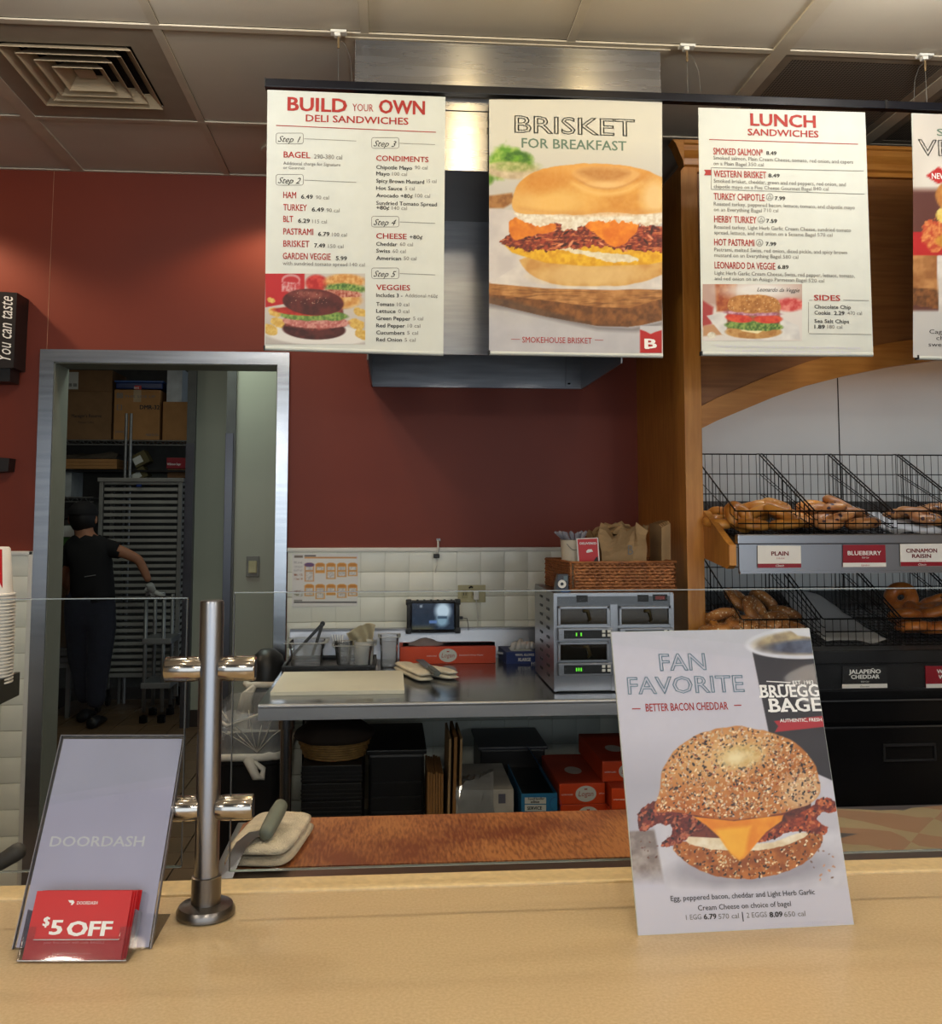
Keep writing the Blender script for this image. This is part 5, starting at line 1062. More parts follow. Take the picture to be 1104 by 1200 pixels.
for yy, cc_ in ((658, (180, 180, 180)), (663, (190, 190, 190)), (667, (190, 190, 190)), (672.5, (150, 96, 66)), (677, (170, 120, 90)), (692, (150, 110, 90)), (696, (120, 120, 90))): PC.fill(PC.poly([(344.5, yy), (354.5, yy), (354.5, yy+2.4), (344.5, yy+2.4)]), cc_, (226, 226, 226), ns=1.4)
PC.fill(PC.poly([(344.5, 705), (418, 705), (418, 706.6), (344.5, 706.6)]), (50, 50, 54)); PC.fill(PC.poly([(344.5, 703), (354, 703), (354, 704.4), (344.5, 704.4)]), (110, 110, 110))
PC.sheet(T, 'printed_chart', yplane(Yc), PRINTG)

# ================================================================== OVEN STACK
OY = 3.27; ox0, ox1 = aY(649, 740, OY).x, aY(790, 740, OY).x; oz0, oz1 = .905, 1.232
T = Thing('holding_oven', 'stainless countertop holding oven with two columns of glass doors', 'oven', ((ox0+ox1)/2, 3.5, .9))
T.part('cabinet', mk(box, ox0, ox1, OY+.004, 3.70, oz0, oz1, .002), STEEL)
bm = NB()
for k in range(9):
    for j in range(2): y = 3.36+j*.15; z = oz0+.035+k*.032; box(bm, ox0-.003, ox0+.001, y, y+.05, z, z+.008)
T.part('side_vents', bm, mat('vent_dark', (70, 72, 76), .5, .7))
bm = NB(); box(bm, ox0, ox0+.012, OY, OY+.006, oz0, oz1-.004); box(bm, ox1-.012, ox1, OY, OY+.006, oz0, oz1-.004); xm = (ox0+ox1)/2; box(bm, xm-.012, xm+.012, OY, OY+.006, oz0, oz1-.04); T.part('front_frame', bm, STEEL)
T.part('top_band', mk(box, ox0+.012, ox1-.012, OY+.001, OY+.006, oz1-.058, oz1-.012), mat('band_grey', (96, 98, 102), .35, .8))
for px0, px1 in ((676, 689), (748, 760.5)):
    T.part('vent_slot', mk(box, aY(px0, 740, OY).x, aY(px1, 740, OY).x, OY-.001, OY+.002, aY(700, 705.5, OY).z, aY(700, 697.5, OY).z), BLACK)
bm = NB(); a, b = aY(765.5, 704, OY), aY(782, 696.5, OY); box(bm, a.x, b.x, OY-.002, OY+.002, a.z, b.z, .001); bd = T.part('badge', bm, BLACK)
bm = NB(); a, b = aY(768, 702.5, OY-.002), aY(779, 698.5, OY-.002); box(bm, a.x, b.x, OY-.0028, OY-.0015, a.z, b.z); T.part('badge_red', bm, mat('badge_red', (120, 50, 46), .4), parent=bd)
OVG = mat('oven_glass', (16, 14, 8), .08, 0, .2, 4, coat=.6)
def oven_door(px0, px1, y0, y1, yp0, yp1, led):
    a, b = aY(px0, y1, OY), aY(px1, y0, OY)
    bm = NB(); box(bm, a.x, a.x+.008, OY-.014, OY+.002, a.z, b.z, .001); box(bm, b.x-.008, b.x, OY-.014, OY+.002, a.z, b.z, .001); box(bm, a.x, b.x, OY-.014, OY+.002, b.z-.008, b.z, .001); box(bm, a.x, b.x, OY-.014, OY+.002, a.z, a.z+.004)
    d = T.part('door', bm, STEEL)
    T.part('door_glass', mk(box, a.x+.008, b.x-.008, OY-.006, OY-.002, a.z+.004, b.z-.008), OVG, parent=d)
    bm = NB(); m = (a.x+b.x)/2+.01; zt_ = (a.z+b.z)/2
    tube(bm, [(m-.012, OY-.0065, b.z-.016), (m+.004, OY-.008, zt_+.016), (m+.012, OY-.008, zt_-.012), (m+.004, OY-.0065, a.z+.012)], [.006, .007, .006, .004], 8); T.part('door_handle', bm, mat('brass_knob', (70, 60, 36), .3, .6), parent=d, smooth=True)
    a, b = aY(px0+.5, yp1, OY), aY(px1+3, yp0, OY)
    pn = T.part('control_panel', mk(box, a.x-.002, b.x, OY-.024, OY-.002, a.z, b.z, .002), STEEL)
    T.part('display', mk(box, a.x+.016, b.x-.008, OY-.0255, OY-.023, a.z+.007, b.z-.006), BLACK, parent=pn)
    for i in range(2):
        for j in range(2):
            x = b.x-.036+i*.018; z = a.z+.013+j*.013; T.part('button', mk(box, x, x+.011, OY-.0266, OY-.0254, z, z+.009, .0004), WHITEPL, parent=pn)
    bm = NB(); x = a.x+.056
    for k in range(3):
        if led and not (led == 2 and k == 1): box(bm, x+k*.008, x+k*.008+.0042, OY-.0262, OY-.0254, (a.z+b.z)/2-.005, (a.z+b.z)/2+.006)
    if led: T.part('green_digits', bm, mat('green_led', (110, 255, 60), .5, emit=.55), parent=pn)
    else: bm.free()
    bm = NB(); lathe(bm, [(0, -.001), (.003, 0), (0, .001)], (a.x+.007, OY-.0245, (a.z+b.z)/2), 8); T.part('screw', bm, BLACKM, parent=pn)
for px0, px1 in ((653.5, 713), (725, 785)):
    oven_door(px0, px1, 710, 733, 735, 750, 2); oven_door(px0, px1, 751.5, 775, 775.5, 791, 1 if px0 < 700 else 0)
T.part('base_plinth', mk(box, ox0+.01, ox1-.01, OY+.02, 3.68, .9005, oz0+.001), BLACKM)
# ------------------------------------------------------------------ wicker tray basket on the oven
BYf = 3.32; bx0, bx1 = aY(673, 640, BYf).x, aY(790, 640, BYf).x; bz0 = oz1+.001; bz1 = aY(730, 659, BYf).z; BYb = 3.62; bxl = bx0-.02
T = Thing('wicker_basket', 'rectangular brown wicker basket on top of the holding oven', 'basket', ((bx0+bx1)/2, 3.46, bz0))
def weave(bm, p, q, z0, z1, rows, n, r=.0042, nx=0, ny=-1):
    p, q = Vector(p), Vector(q)
    for k in range(rows):
        z = z0+(z1-z0)*(k+.5)/rows; pts = []
        for i in range(n*2+1):
            t = i/(n*2); off = .0035*math.sin(math.pi*(i+k)); off = .0036*(1 if (i//1+k) % 2 else -1)*(1 if i % 1 == 0 else 0)
            c = p.lerp(q, t); pts.append((c.x+nx*off, c.y+ny*off, z+.0015*math.sin(i*1.7+k*2)))
        tube(bm, pts, r, 5)
    for i in range(n+1):
        c = p.lerp(q, i/n); tube(bm, [(c.x, c.y, z0), (c.x, c.y, z1)], .003, 5)
flare = .012
w1 = T.part('front_side', mk(weave, (bx0, BYf, 0), (bx1, BYf, 0), bz0, bz1, 9, 20, .0058), WICKER, smooth=True)
T.part('left_side', mk(weave, (bx0-.012, BYf, 0), (bxl-.03, BYb, 0), bz0, bz1+.002, 12, 14, nx=-1, ny=0), WICKER, smooth=True)
T.part('right_side', mk(weave, (bx1, BYf, 0), (bx1, BYb, 0), bz0, bz1, 12, 14, nx=1, ny=0), WICKER, smooth=True)
T.part('rear_side', mk(weave, (bxl-.03, BYb, 0), (bx1, BYb, 0), bz0, bz1, 9, 20, .0058), WICKER, smooth=True)
T.part('basket_base', mk(box, bx0-.01, bx1, BYf, BYb, bz0, bz0+.006), WICKER)
for z_, r_ in ((bz1, .005), (bz0+.004, .006)):
    bm = NB(); tube(bm, [(bx0-.008, BYf-.004, z_), (bx1+.004, BYf-.004, z_), (bx1+.004, BYb, z_), (bxl-.03, BYb, z_), (bx0-.008, BYf-.004, z_)], r_, 6); T.part('rim', bm, WICKER, smooth=True)
# white paper bucket with wrapped cutlery
bk = aY(671, 655, 3.44)
T = Thing('cutlery_bucket', 'white paper bucket of wrapped cutlery in the wicker basket', 'bucket', (bk.x, 3.44, bz0+.006))
bt = aY(671, 633, 3.44).z
bm = NB(); lathe(bm, [(0, 0), (.034, 0), (.043, bt-bz0-.006), (.045, bt-bz0-.004), (.042, bt-bz0-.006), (.033, .004), (0, .003)], (bk.x, 3.44, bz0+.006), 24); T.part('bucket_body', bm, mat('bucket_paper', (210, 200, 180), .6, 0, .04), smooth='auto')
bm = NB(); tube(bm, [(bk.x-.028+.056*k/8, 3.44-.044-.0, bt-.012-.022*math.sin(math.pi*k/8)) for k in range(9)], .0012, 5); T.part('wire_handle', bm, ALU)
CEL = mat('cellophane', (190, 192, 206), .2, 0, .05, 10, alpha=.75, rgb2=(90, 90, 100))
r_ = random.Random(8)
for k in range(12):
    a = k*.52; rr_ = .012+.022*(k % 3)/2; x, y = bk.x+rr_*math.cos(a), 3.44+rr_*math.sin(a)*.8; dx = math.cos(a)*.03-.006; bm = NB()
    tube(bm, [(x*.6+bk.x*.4, y, bt-.06), (x, y, bt+.002), (x+dx*.5, y+.005, bt+.018+.008*r_.random()), (x+dx, y, bt+.026+.006*r_.random())], [.003, .006, .009, .004], 6)
    o = single('cutlery_pack', bm, CEL, 'cellophane-wrapped cutlery pack standing in the white paper bucket', 'cutlery', (x, y, bt-.06), 'wrapped cutlery packs')
# red promo card
T = Thing('promo_card', 'small red promotional card propped in the wicker basket', 'card', tuple(aY(688, 658, 3.36)))
cc = [aY(*p, 3.372) for p in ((675.5, 631), (701, 630), (703, 660), (677.5, 661))]
bm = NB(); prism(bm, [(p.x, p.z) for p in cc], 'y', 3.3720, 3.3740); T.part('card_border', bm, CARD)
bm = NB(); ci = [aY(*p, 3.3715) for p in ((676.8, 632), (699.8, 631), (701.5, 659.5), (679, 660))]; prism(bm, [(p.x, p.z) for p in ci], 'y', 3.3712, 3.3719); T.part('card_print', bm, RED)
pl = yplane(3.3711); patch(T, pl, [(687, 646), (689, 643.8), (693.5, 643.6), (695, 646.5), (692.5, 646.8), (690, 647.6), (687.5, 647.8)], INKW, name='logo', h=.0004)
add_letter(T, pl, [('DELIVERED', 679.5, 638, 699, 2.6, INKW, .03)], h=.0004); patch(T, pl, [(694, 660), (699, 652.5), (700.5, 652.5), (701, 659.5)], INK, name='logo', h=.0003)
# brown paper bag, crumpled open top
def paper_bag(T, x0, x1, y0, y1, z0, z1, seed, crum=.03, m=KRAFT):
    bm = NB(); n = 10; rings = []; r = random.Random(seed); lv = 14
    for k in range(lv):
        t = k/(lv-1); z = z0+(z1-z0)*t; row = []
        for s in range(4*n):
            side, i = divmod(s, n); f_ = i/n
            x, y = [(x0+(x1-x0)*f_, y0), (x1, y0+(y1-y0)*f_), (x1-(x1-x0)*f_, y1), (x0, y1-(y1-y0)*f_)][side]
            c_ = crum*max(0, (t-.45)/.55)**1.5; nn_ = V(mnoise.noise(V(x*26, y*26, seed+z*14)), mnoise.noise(V(x*26+9, y*26, seed+z*14)), mnoise.noise(V(x*30, y*30+5, seed)))
            cr_ = .006*mnoise.noise(V(x*40, z*40, seed*3.1))
            row.append(bm.verts.new((x+nn_.x*c_*1.2, y+nn_.y*c_+cr_*.6, z+nn_.z*c_*1.5*(t > .6))))
        rings.append(row)
    for a, b in zip(rings[:-1], rings[1:]):
        for k in range(4*n): bm.faces.new((a[k], a[(k+1) % (4*n)], b[(k+1) % (4*n)], b[k]))
    bm.faces.new(rings[0][::-1]); 
    T.part('bag_body', bm, m, smooth=False)
    bm = NB(); 
    for q in range(3):
        g = []
        for i in range(9):
            row = []
            for j in range(5):
                u_, v_ = i/8, j/4; x = x0+(x1-x0)*(.05+.9*u_); yy = y0+(y1-y0)*(.2+.3*q); z = z1-.02+.045*v_*(1-.6*abs(2*u_-1)) 
                row.append(bm.verts.new((x+.012*mnoise.noise(V(x*30, v_*4, q+seed)), yy+.03*mnoise.noise(V(x*22, v_*3, q*5+seed)), z+.02*mnoise.noise(V(x*30, q, seed)))))
            g.append(row)
        for i in range(8):
            for j in range(4): bm.faces.new((g[i][j], g[i+1][j], g[i+1][j+1], g[i][j+1]))
    T.part('crumpled_top', bm, m)
a, b = aY(705.5, 656, 3.40), aY(757, 628, 3.40)
T = Thing('paper_bag', 'open crumpled brown paper bag in the wicker basket', 'paper bag', ((a.x+b.x)/2, 3.46, bz0+.006))
paper_bag(T, a.x, b.x, 3.40, 3.56, bz0+.007, b.z+.024, 3, .042)
add_letter(T, yplane(3.397), [('B', 736, 650, 742, 12, INKG, -.01)], h=.0004, name='stamp')
a, b = aY(772, 656, 3.40), aY(792, 614, 3.40)
T = Thing('folded_paper_bags', 'sheaf of flat folded brown paper bags standing against the wooden pillar', 'paper bag', ((a.x+b.x)/2, 3.5, bz0+.006))
for k in range(5):
    x = a.x+.018+.010*k; bm = NB(); tp_ = b.z+.003*k
    prism(bm, [(3.43+.012*k, bz0+.008), (3.58, bz0+.008), (3.585, tp_), (3.46+.008*k, tp_-.002), (3.42+.012*k, tp_-.012)], 'x', x, x+.007); T.part('flat_bag', bm, KRAFT)
# little dark-blue device on the oven edge
T = Thing('label_gun', 'small dark blue tape dispenser on the left edge of the oven top', 'dispenser', tuple(aY(659, 691, 3.34)))
a, b = aY(651, 692, 3.33), aY(666, 673, 3.33)
T.part('device_body', mk(prism, [(a.x, oz1+.001), (b.x+.004, oz1+.001), (b.x+.004, oz1+.008), (b.x, oz1+.010), (b.x, b.z), (a.x+.012, b.z), (a.x+.004, oz1+.03)], 'y', 3.33, 3.37), mat('dark_slate_plastic', (52, 56, 66), .35))
T.part('blue_base', mk(box, a.x+.018, b.x+.006, 3.322, 3.372, oz1+.0008, oz1+.0065, .001), mat('blue_plastic', (60, 110, 190), .4))
bm = NB(); lathe(bm, [(.006, -.004), (.014, -.004), (.014, .004), (.006, .004), (.006, -.004)], (0, 0, 0), 16); bmesh.ops.transform(bm, matrix=Matrix.Translation((a.x+.022, 3.326, oz1+.026)) @ Matrix.Rotation(1.57, 4, 'X'), verts=bm.verts); T.part('tape_roll', bm, WHITEPL)
T.part('grey_screen', mk(box, b.x-.016, b.x-.004, 3.3275, 3.330, b.z-.022, b.z-.006), mat('teal_grey', (90, 110, 116), .3))

# ================================================================== UNDER THE TABLE
us = .305
def ybx(px0, px1, Y): return aY(px0, 925, Y).x, aY(px1, 925, Y).x
x0, x1 = ybx(655.5, 709, 3.35); gp = 'orange deli paper boxes on the undershelf'
lv = [us+.001, us+.070, us+.139, us+.208]
x0b, x1b = ybx(657, 713, 3.35)
for k, z in enumerate(lv[:4]):
    paper_box(['orange paper box second from top of the left undershelf stack', 'orange paper box'][0] if k == 2 else 'orange paper box on top of the left undershelf stack' if k == 3 else 'orange paper box at the bottom of the left undershelf stack' if k == 0 else 'orange paper box second from bottom of the left undershelf stack', x0+(.004 if k < 3 else 0), x1+(.01 if k < 3 else 0), 3.35, 3.75, z, z+.0665, gp, end=True)
x0, x1 = ybx(714, 768, 3.30)
for k in range(4):
    z = us+.001+.046+k*.069 if k else us+.001
    z = us+.001+k*.069
    paper_box('orange paper box on top of the right undershelf stack' if k == 3 else 'orange paper box second from top of the right undershelf stack' if k == 2 else 'orange paper box at the bottom of the right undershelf stack' if k == 0 else 'orange paper box second from bottom of the right undershelf stack', x0+.004*(k % 2), x1, 3.28, 3.70, z, z+.0665, gp, end=True)
x0, x1 = ybx(706, 760, 3.36); 
paper_box('orange paper box lying higher behind the right undershelf stack', x0, x1, 3.36, 3.78, us+.2775, us+.344, gp, end=True)
# blue carton, open
x0, x1 = ybx(611, 653, 3.35); z1 = aY(630, 930, 3.35).z
T = Thing('open_carton', 'open blue and grey food-service carton on the undershelf', 'carton', ((x0+x1)/2, 3.5, us))
bm = NB(); box(bm, x0, x1, 3.35, 3.354, us+.001, z1); box(bm, x0, x0+.004, 3.354, 3.75, us+.001, z1); box(bm, x1-.004, x1, 3.354, 3.75, us+.001, z1); box(bm, x0, x1, 3.75, 3.754, us+.001, z1); box(bm, x0, x1, 3.35, 3.75, us+.001, us+.004)
T.part('carton_body', bm, SKYC)
bm = NB(); a = V(x1-.002, 3.36, z1); b = V(x1-.002, 3.74, z1); c_ = V(x1-.075, 3.74, z1+.08); d_ = V(x1-.06, 3.36, z1+.055); quad(bm, a, b, V(c_.x+.02, c_.y, c_.z), V(x1-.02, 3.37, z1+.02)); bmesh.ops.solidify(bm, geom=bm.faces, thickness=.003); T.part('lid_flap', bm, SKYC)
T.part('dark_contents', mk(box, x0+.006, x1-.006, 3.36, 3.74, us+.005, z1-.012), BLACK)
pl = yplane(3.3494)
for yy in (934.5, 943): patch(T, pl, [(615, yy), (640, yy), (640, yy+7.4), (615, yy+7.4)], WHITEP, name='label_strip')
add_letter(T, pl, [('FoodHandler', 619, 936.5+1, 638, 3, INK, .02), ('elite', 622, 941, 632, 3, INK, .03), ('SERVICE', 618, 949, 635, 4, INK, .03)], h=.001)
bm = NB(); cxp, cyp = pl.hit(651, 942); vs = []; 
for k in range(16): a_ = k/16*6.283; tube(bm, [pl.at(cxp+.019*math.cos(a_), cyp+.022*math.sin(a_), .0005), pl.at(cxp+.019*math.cos(a_+.39), cyp+.022*math.sin(a_+.39), .0005)], .0006, 4)
T.part('round_stamp', bm, BLUEC)
# white carton with crumpled plastic
x0, x1 = ybx(545, 602, 3.35); z1 = aY(560, 926, 3.35).z
T = Thing('white_carton', 'white carton with crumpled clear plastic on the undershelf', 'carton', ((x0+x1)/2, 3.5, us))
T.part('carton_body', mk(box, x0-.03, x1, 3.35, 3.70, us+.001, z1, .002), mat('white_carton', (188, 184, 176), .6))
bm = NB(); box(bm, x1-.052, x1-.028, 3.348, 3.3502, z1-.045, z1-.014); T.part('barcode', bm, mat('bar_grey', (96, 96, 112), .6))
bm = NB(); n = 14; g = []
for i in range(n):
    row = []
    for j in range(n):
        u_, v_ = i/(n-1), j/(n-1); x = x0-.03+.13*u_; 
        if v_ < .5: p = V(x, 3.343, us+.03+(z1-us-.03)*v_*2)
        else: p = V(x, 3.343+.14*(v_-.5)*2, z1+.012+.055*math.sin(v_*math.pi)*u_)
        row.append(bm.verts.new(p+V(.010*mnoise.noise(p*50), -.008*abs(mnoise.noise(p*60+V(3, 0, 0))), .016*mnoise.noise(p*45+V(0, 7, 0)))))
    g.append(row)
for i in range(n-1):
    for j in range(n-1): bm.faces.new((g[i][j], g[i+1][j], g[i+1][j+1], g[i][j+1]))
single('plastic_wrap', bm, glass_mat('crinkled_film', (.9, .92, .95), 2.6, .16, .12), 'crumpled clear plastic film draped over the white carton', 'plastic wrap', (x0+.04, 3.4, z1))
# flattened cartons and kraft rolls
for k, (px0, px1, top, mm, lb) in enumerate(((501, 519, 905, CARTON, 'short bundle of flattened cardboard on the undershelf'), (523, 527, 866, KRAFT, 'first tall flattened carton standing on the undershelf'), (529, 534, 864, CARTON, 'middle tall flattened carton standing on the undershelf'), (536, 540, 866, KRAFT, 'last tall flattened carton, next to the white carton'))):
    x0, x1 = ybx(px0, px1, 3.36); z1 = aY(510, top, 3.36).z
    if k == 0:
        T = Thing('cardboard_bundle', lb, 'cardboard', ((x0+x1)/2, 3.5, us))
        for q in range(6): T.part('cardboard_sheet', mk(box, x0+q*.0092, x0+q*.0092+.0076, 3.36+.004*(q % 2), 3.6, us+.001, z1-.003*(q % 3)), mm)
    else:
        bm = NB(); prism(bm, [(x0, us+.001), (x1-.004, us+.001), (x1+.006, z1), (x0+.010, z1-.002)], 'y', 3.36, 3.62); single('flattened_carton', bm, mm, lb, 'cardboard', ((x0+x1)/2, 3.5, us))
# dark tub behind
x0, x1 = ybx(570, 640, 3.72); a = aY(600, 876, 3.72); b = aY(600, 850, 3.9)
T = Thing('dark_lidded_tub', 'dark storage tub behind the cartons on the undershelf', 'tub', (aY(600, 890, 3.9).x, 3.9, us))
T.part('tub_body', mk(box, x0-.02, x1, 3.74, 4.05, us+.001, a.z-.012, .006), BLACK); T.part('tub_lid', mk(box, x0-.03, x1+.01, 3.73, 4.06, a.z-.012, a.z, .004), mat('lid_grey', (56, 58, 66), .4))
# black crates with round wicker basket
x0, x1 = ybx(353, 424, 3.36); zc1 = aY(390, 897, 3.36).z
T = Thing('black_crate_stack', 'stack of black ribbed crates under the left of the table', 'crate', ((x0+x1)/2, 3.55, us))
nz = 6
for k in range(nz):
    z0_ = us+.001+(zc1-us)*k/nz; z1_ = us+(zc1-us)*(k+1)/nz
    c = T.part('crate', mk(box, x0, x1, 3.365, 3.75, z0_, z1_-.002, .002), BLACK)
    bm = NB()
    for q in range(3): zz = z0_+.006+q*.013; box(bm, x0-.002, x1+.002, 3.361, 3.366, zz, zz+.004)
    T.part('ribs', bm, mat('crate_rib', (34, 34, 36), .4), parent=c)
rb = aY(392, 885, 3.50); rx = .125
T = Thing('round_basket', 'round shallow wicker basket with dark liner on the black crates', 'basket', (rb.x, 3.50, zc1))
bm = NB()
for k in range(7):
    z = zc1+.006+k*.0085; R0 = rx*(.82+.16*k/6); pts = [(rb.x+(R0+.0025*(-1)**(i+k))*math.cos(i/36*6.283), 3.50+(R0+.0025*(-1)**(i+k))*.95*math.sin(i/36*6.283), z) for i in range(37)]; tube(bm, pts, .0046, 5, cap=False)
T.part('woven_side', bm, mat('pale_wicker', (150, 116, 66), .6, 0, .15, 30), smooth=True)
bm = NB(); lathe(bm, [(0, .002), (rx*.8, .002), (rx*.8, .006), (0, .006)], (rb.x, 3.5, zc1), 28); T.part('basket_base', bm, WICKER)
bm = NB(); lathe(bm, [(0, .12), (.05, .122), (.10, .112), (.135, .088), (.142, .075), (.134, .064), (.11, .058), (0, .055)], (rb.x, 3.5, zc1), 30)
for v in bm.verts: v.co += V(.008*mnoise.noise(v.co*14), .008*mnoise.noise(v.co*14+V(5, 0, 0)), .006*mnoise.noise(v.co*16))
T.part('cloth_liner', bm, mat('dark_liner', (40, 30, 24), .9), smooth=True)
x0, x1 = ybx(432, 497, 3.5)
T = Thing('black_bin', 'black storage bin in the dark middle of the undershelf', 'bin', ((x0+x1)/2, 3.6, us))
T.part('bin_body', mk(box, x0, x1, 3.48, 3.9, us+.001, .66, .01), BLACK); T.part('bin_rim', mk(box, x0-.008, x1+.008, 3.47, 3.91, .66, .676, .004), BLACK)
for k in range(3): T.part('bin_rib', mk(box, x0+.01, x1-.01, 3.474, 3.48, .46+k*.05, .466+k*.05), mat('crate_rib', (34, 34, 36)))

# ================================================================== WASTE BINS LEFT OF THE TABLE
def liner(bm, x, y, zb, zt, rx, ry, seed, out=.01, n=40, lv=9):
    rg = []
    for k in range(lv):
        t = k/(lv-1); z = zb+(zt-zb)*t; row = []
        for i in range(n):
            a = i/n*6.283; e = .5; ca, sa = math.cos(a), math.sin(a); s = 1+out/rx*math.sin(t*2.5)+.06*mnoise.noise(V(math.cos(a)*3, math.sin(a)*3, seed+t*4))
            row.append(bm.verts.new((x+rx*s*abs(ca)**e*(1 if ca > 0 else -1), y+ry*s*abs(sa)**e*(1 if sa > 0 else -1), z+.02*mnoise.noise(V(ca*4, sa*4, seed))*t)))
        rg.append(row)
    for p, q in zip(rg[:-1], rg[1:]):
        for i in range(n): bm.faces.new((p[i], p[(i+1) % n], q[(i+1) % n], q[i]))
WB2 = mat('liner_white', (214, 210, 200), .45, 0, .06, 12, bump=.6, bscale=60)
for (name, lb, px, pxw, Y, yr, ytop, ny, dome) in (('waste_bin', 'black waste bin with knotted clear liner left of the steel table', 288, 42, 3.42, 884, 834, .17, False), ('waste_bin', 'black domed waste bin with tied clear liner by the doorway', 310, 21, 3.93, 800, 797, .09, True)):
    c = aY(px, yr, Y); hw = pxw*Y/1136; T = Thing(name, lb, 'waste bin', (c.x, Y+ny, 0), group='waste bins')
    bm = NB(); R = []
    for z, s in ((0, .84), (.02, .86), (c.z-.04, 1), (c.z-.035, 1.03), (c.z, 1.03), (c.z, .97), (.03, .82)):
        row = []
        for i in range(28):
            a = (i+.5)/28*6.283; ca, sa = math.cos(a), math.sin(a); row.append(bm.verts.new((c.x+hw*s*abs(ca)**.45*(1 if ca > 0 else -1), Y+ny+ny*s*abs(sa)**.45*(1 if sa > 0 else -1), z)))
        R.append(row)
    for p, q in zip(R[:-1], R[1:]):
        for i in range(28): bm.faces.new((p[i], p[(i+1) % 28], q[(i+1) % 28], q[i]))
    bm.faces.new(R[0][::-1]); bm.faces.new(R[-1]); T.part('bin_body', bm, BLACK, smooth='auto')
    if dome:
        bm = NB(); lathe(bm, [(hw*1.0, 0), (hw*.98, .05), (hw*.8, .09), (hw*.4, .115), (0, .12)], (c.x, Y+ny, c.z+.002), 28, sy=ny/hw); T.part('domed_lid', bm, BLACK, smooth=True)
    # rolled band of liner under the rim
    bm = NB(); pts = []
    for i in range(41):
        a = i/40*6.283; ca, sa = math.cos(a), math.sin(a); pts.append((c.x+(hw*1.06)*abs(ca)**.45*(1 if ca > 0 else -1), Y+ny+(ny*1.06+.004)*abs(sa)**.45*(1 if sa > 0 else -1), c.z-.008+.008*mnoise.noise(V(ca*4, sa*4, 2))))
    tube(bm, pts, [.013+.006*mnoise.noise(V(i*.9, 2, 3)) for i in range(41)], 8, cap=False); T.part('liner_band', bm, WB2, smooth=True)
    k0 = V(c.x+(.01 if not dome else -.5*hw), Y-.02, c.z-.01); bm = NB()
    if not dome: tube(bm, [k0, k0+V(.015, -.012, -.025), k0+V(.03, -.016, -.055), k0+V(.05, -.01, -.06), k0+V(.052, 0, -.035), k0+V(.02, 0, -.01)], [.018, .016, .015, .012, .010, .008], 10)
    else:
        for q in range(5): tube(bm, [k0, k0+V(-.01-.008*q, -.006, -.03), k0+V(-.03-.006*q+.02*(q % 2), -.01, -.10)], [.010, .009, .014], 8)
    T.part('liner_knot', bm, WB2, smooth=True)
    if not dome:
        bm = NB(); liner(bm, c.x, Y+ny, c.z, aY(px, ytop, Y).z, hw*1.02, ny*1.02, 5, .012); T.part('liner_top', bm, BAGM, smooth=True)
        bm = NB()
        for q in range(7): p_ = V(c.x-hw*.9+q*.03, Y-.012, c.z+.02); tube(bm, [V(c.x+.04, Y-.014, c.z+.01), (V(c.x+.04, Y-.014, c.z)+V(c.x-hw+q*.045, Y-.014, c.z+.13))/2+V(0, -.004, 0), V(c.x-hw+q*.045, Y-.012, c.z+.10+.05*(q % 2))], .0016, 4)
        tube(bm, [V(c.x-hw, Y-.01, c.z+.14), V(c.x-hw*.5, Y-.016, c.z+.10), V(c.x+hw*.6, Y-.012, c.z+.145)], [.004, .009, .003], 6); T.part('liner_fold', bm, WB2, smooth=True)
    else:
        bm = NB(); T.part('liner_skirt', mk(liner, c.x, Y+ny, c.z-.12, c.z-.01, hw*1.0, ny*1.02, 8, .004), BAGM, smooth=True)
# switch on the corridor wall
sp = aY(296, 664, 5.285)
T = Thing('wall_switch', 'beige rocker switch on the grey-green wall inside the doorway', 'switch', tuple(sp))
T.part('switch_plate', mk(box, sp.x-.035, sp.x+.035, 5.292, 5.2998, sp.z-.056, sp.z+.056, .004), mat('switch_grey', (120, 120, 112), .4)); T.part('rocker', mk(box, sp.x-.022, sp.x+.022, 5.287, 5.292, sp.z-.035, sp.z+.030, .004), mat('switch_beige', (190, 184, 140), .4))
# ================================================================== PREP UNIT BEHIND THE GUARD
T = Thing('prep_unit', 'stainless prep counter just behind the glass guard', 'counter', (.6, 1.85, 0))
px0 = -.30
T.part('unit_top', mk(box, px0, 2.4, 1.60, 2.02, .872, .886, .003), STEEL)
T.part('unit_body', mk(box, px0+.01, 2.4, 1.62, 2.0, .05, .872), DARKST)
T.part('front_rail', mk(box, px0+.01, 2.4, 1.605, 1.697, .886, .906, .004), mat('warm_steel', (150, 136, 124), .3, 1, .05, 4))
T.part('rear_apron', mk(box, px0, 2.4, 2.0, 2.012, .55, .872), STEEL)
# long brown composite cutting board, worn in the middle
BM = bpy.data.materials.new('brown_board'); BM.use_nodes = True; nt = BM.node_tree; N, L = nt.nodes, nt.links; b_ = N['Principled BSDF']
tc = N.new('ShaderNodeTexCoord'); mp = N.new('ShaderNodeMapping'); mp.inputs['Scale'].default_value = (30, 5, 1); mp.inputs['Rotation'].default_value = (0, 0, .5); L.new(tc.outputs['Object'], mp.inputs[0])
n1 = N.new('ShaderNodeTexNoise'); n1.inputs['Scale'].default_value = 7; n1.inputs['Detail'].default_value = 6; L.new(mp.outputs[0], n1.inputs['Vector'])
n2 = N.new('ShaderNodeTexNoise'); n2.inputs['Scale'].default_value = 5.5; n2.inputs['Detail'].default_value = 2; L.new(tc.outputs['Object'], n2.inputs['Vector'])
mx = N.new('ShaderNodeMath'); mx.operation = 'MULTIPLY'; L.new(n1.outputs['Fac'], mx.inputs[0]); L.new(n2.outputs['Fac'], mx.inputs[1])
cr = N.new('ShaderNodeValToRGB'); cr.color_ramp.elements[0].position = .17; cr.color_ramp.elements[1].position = .36
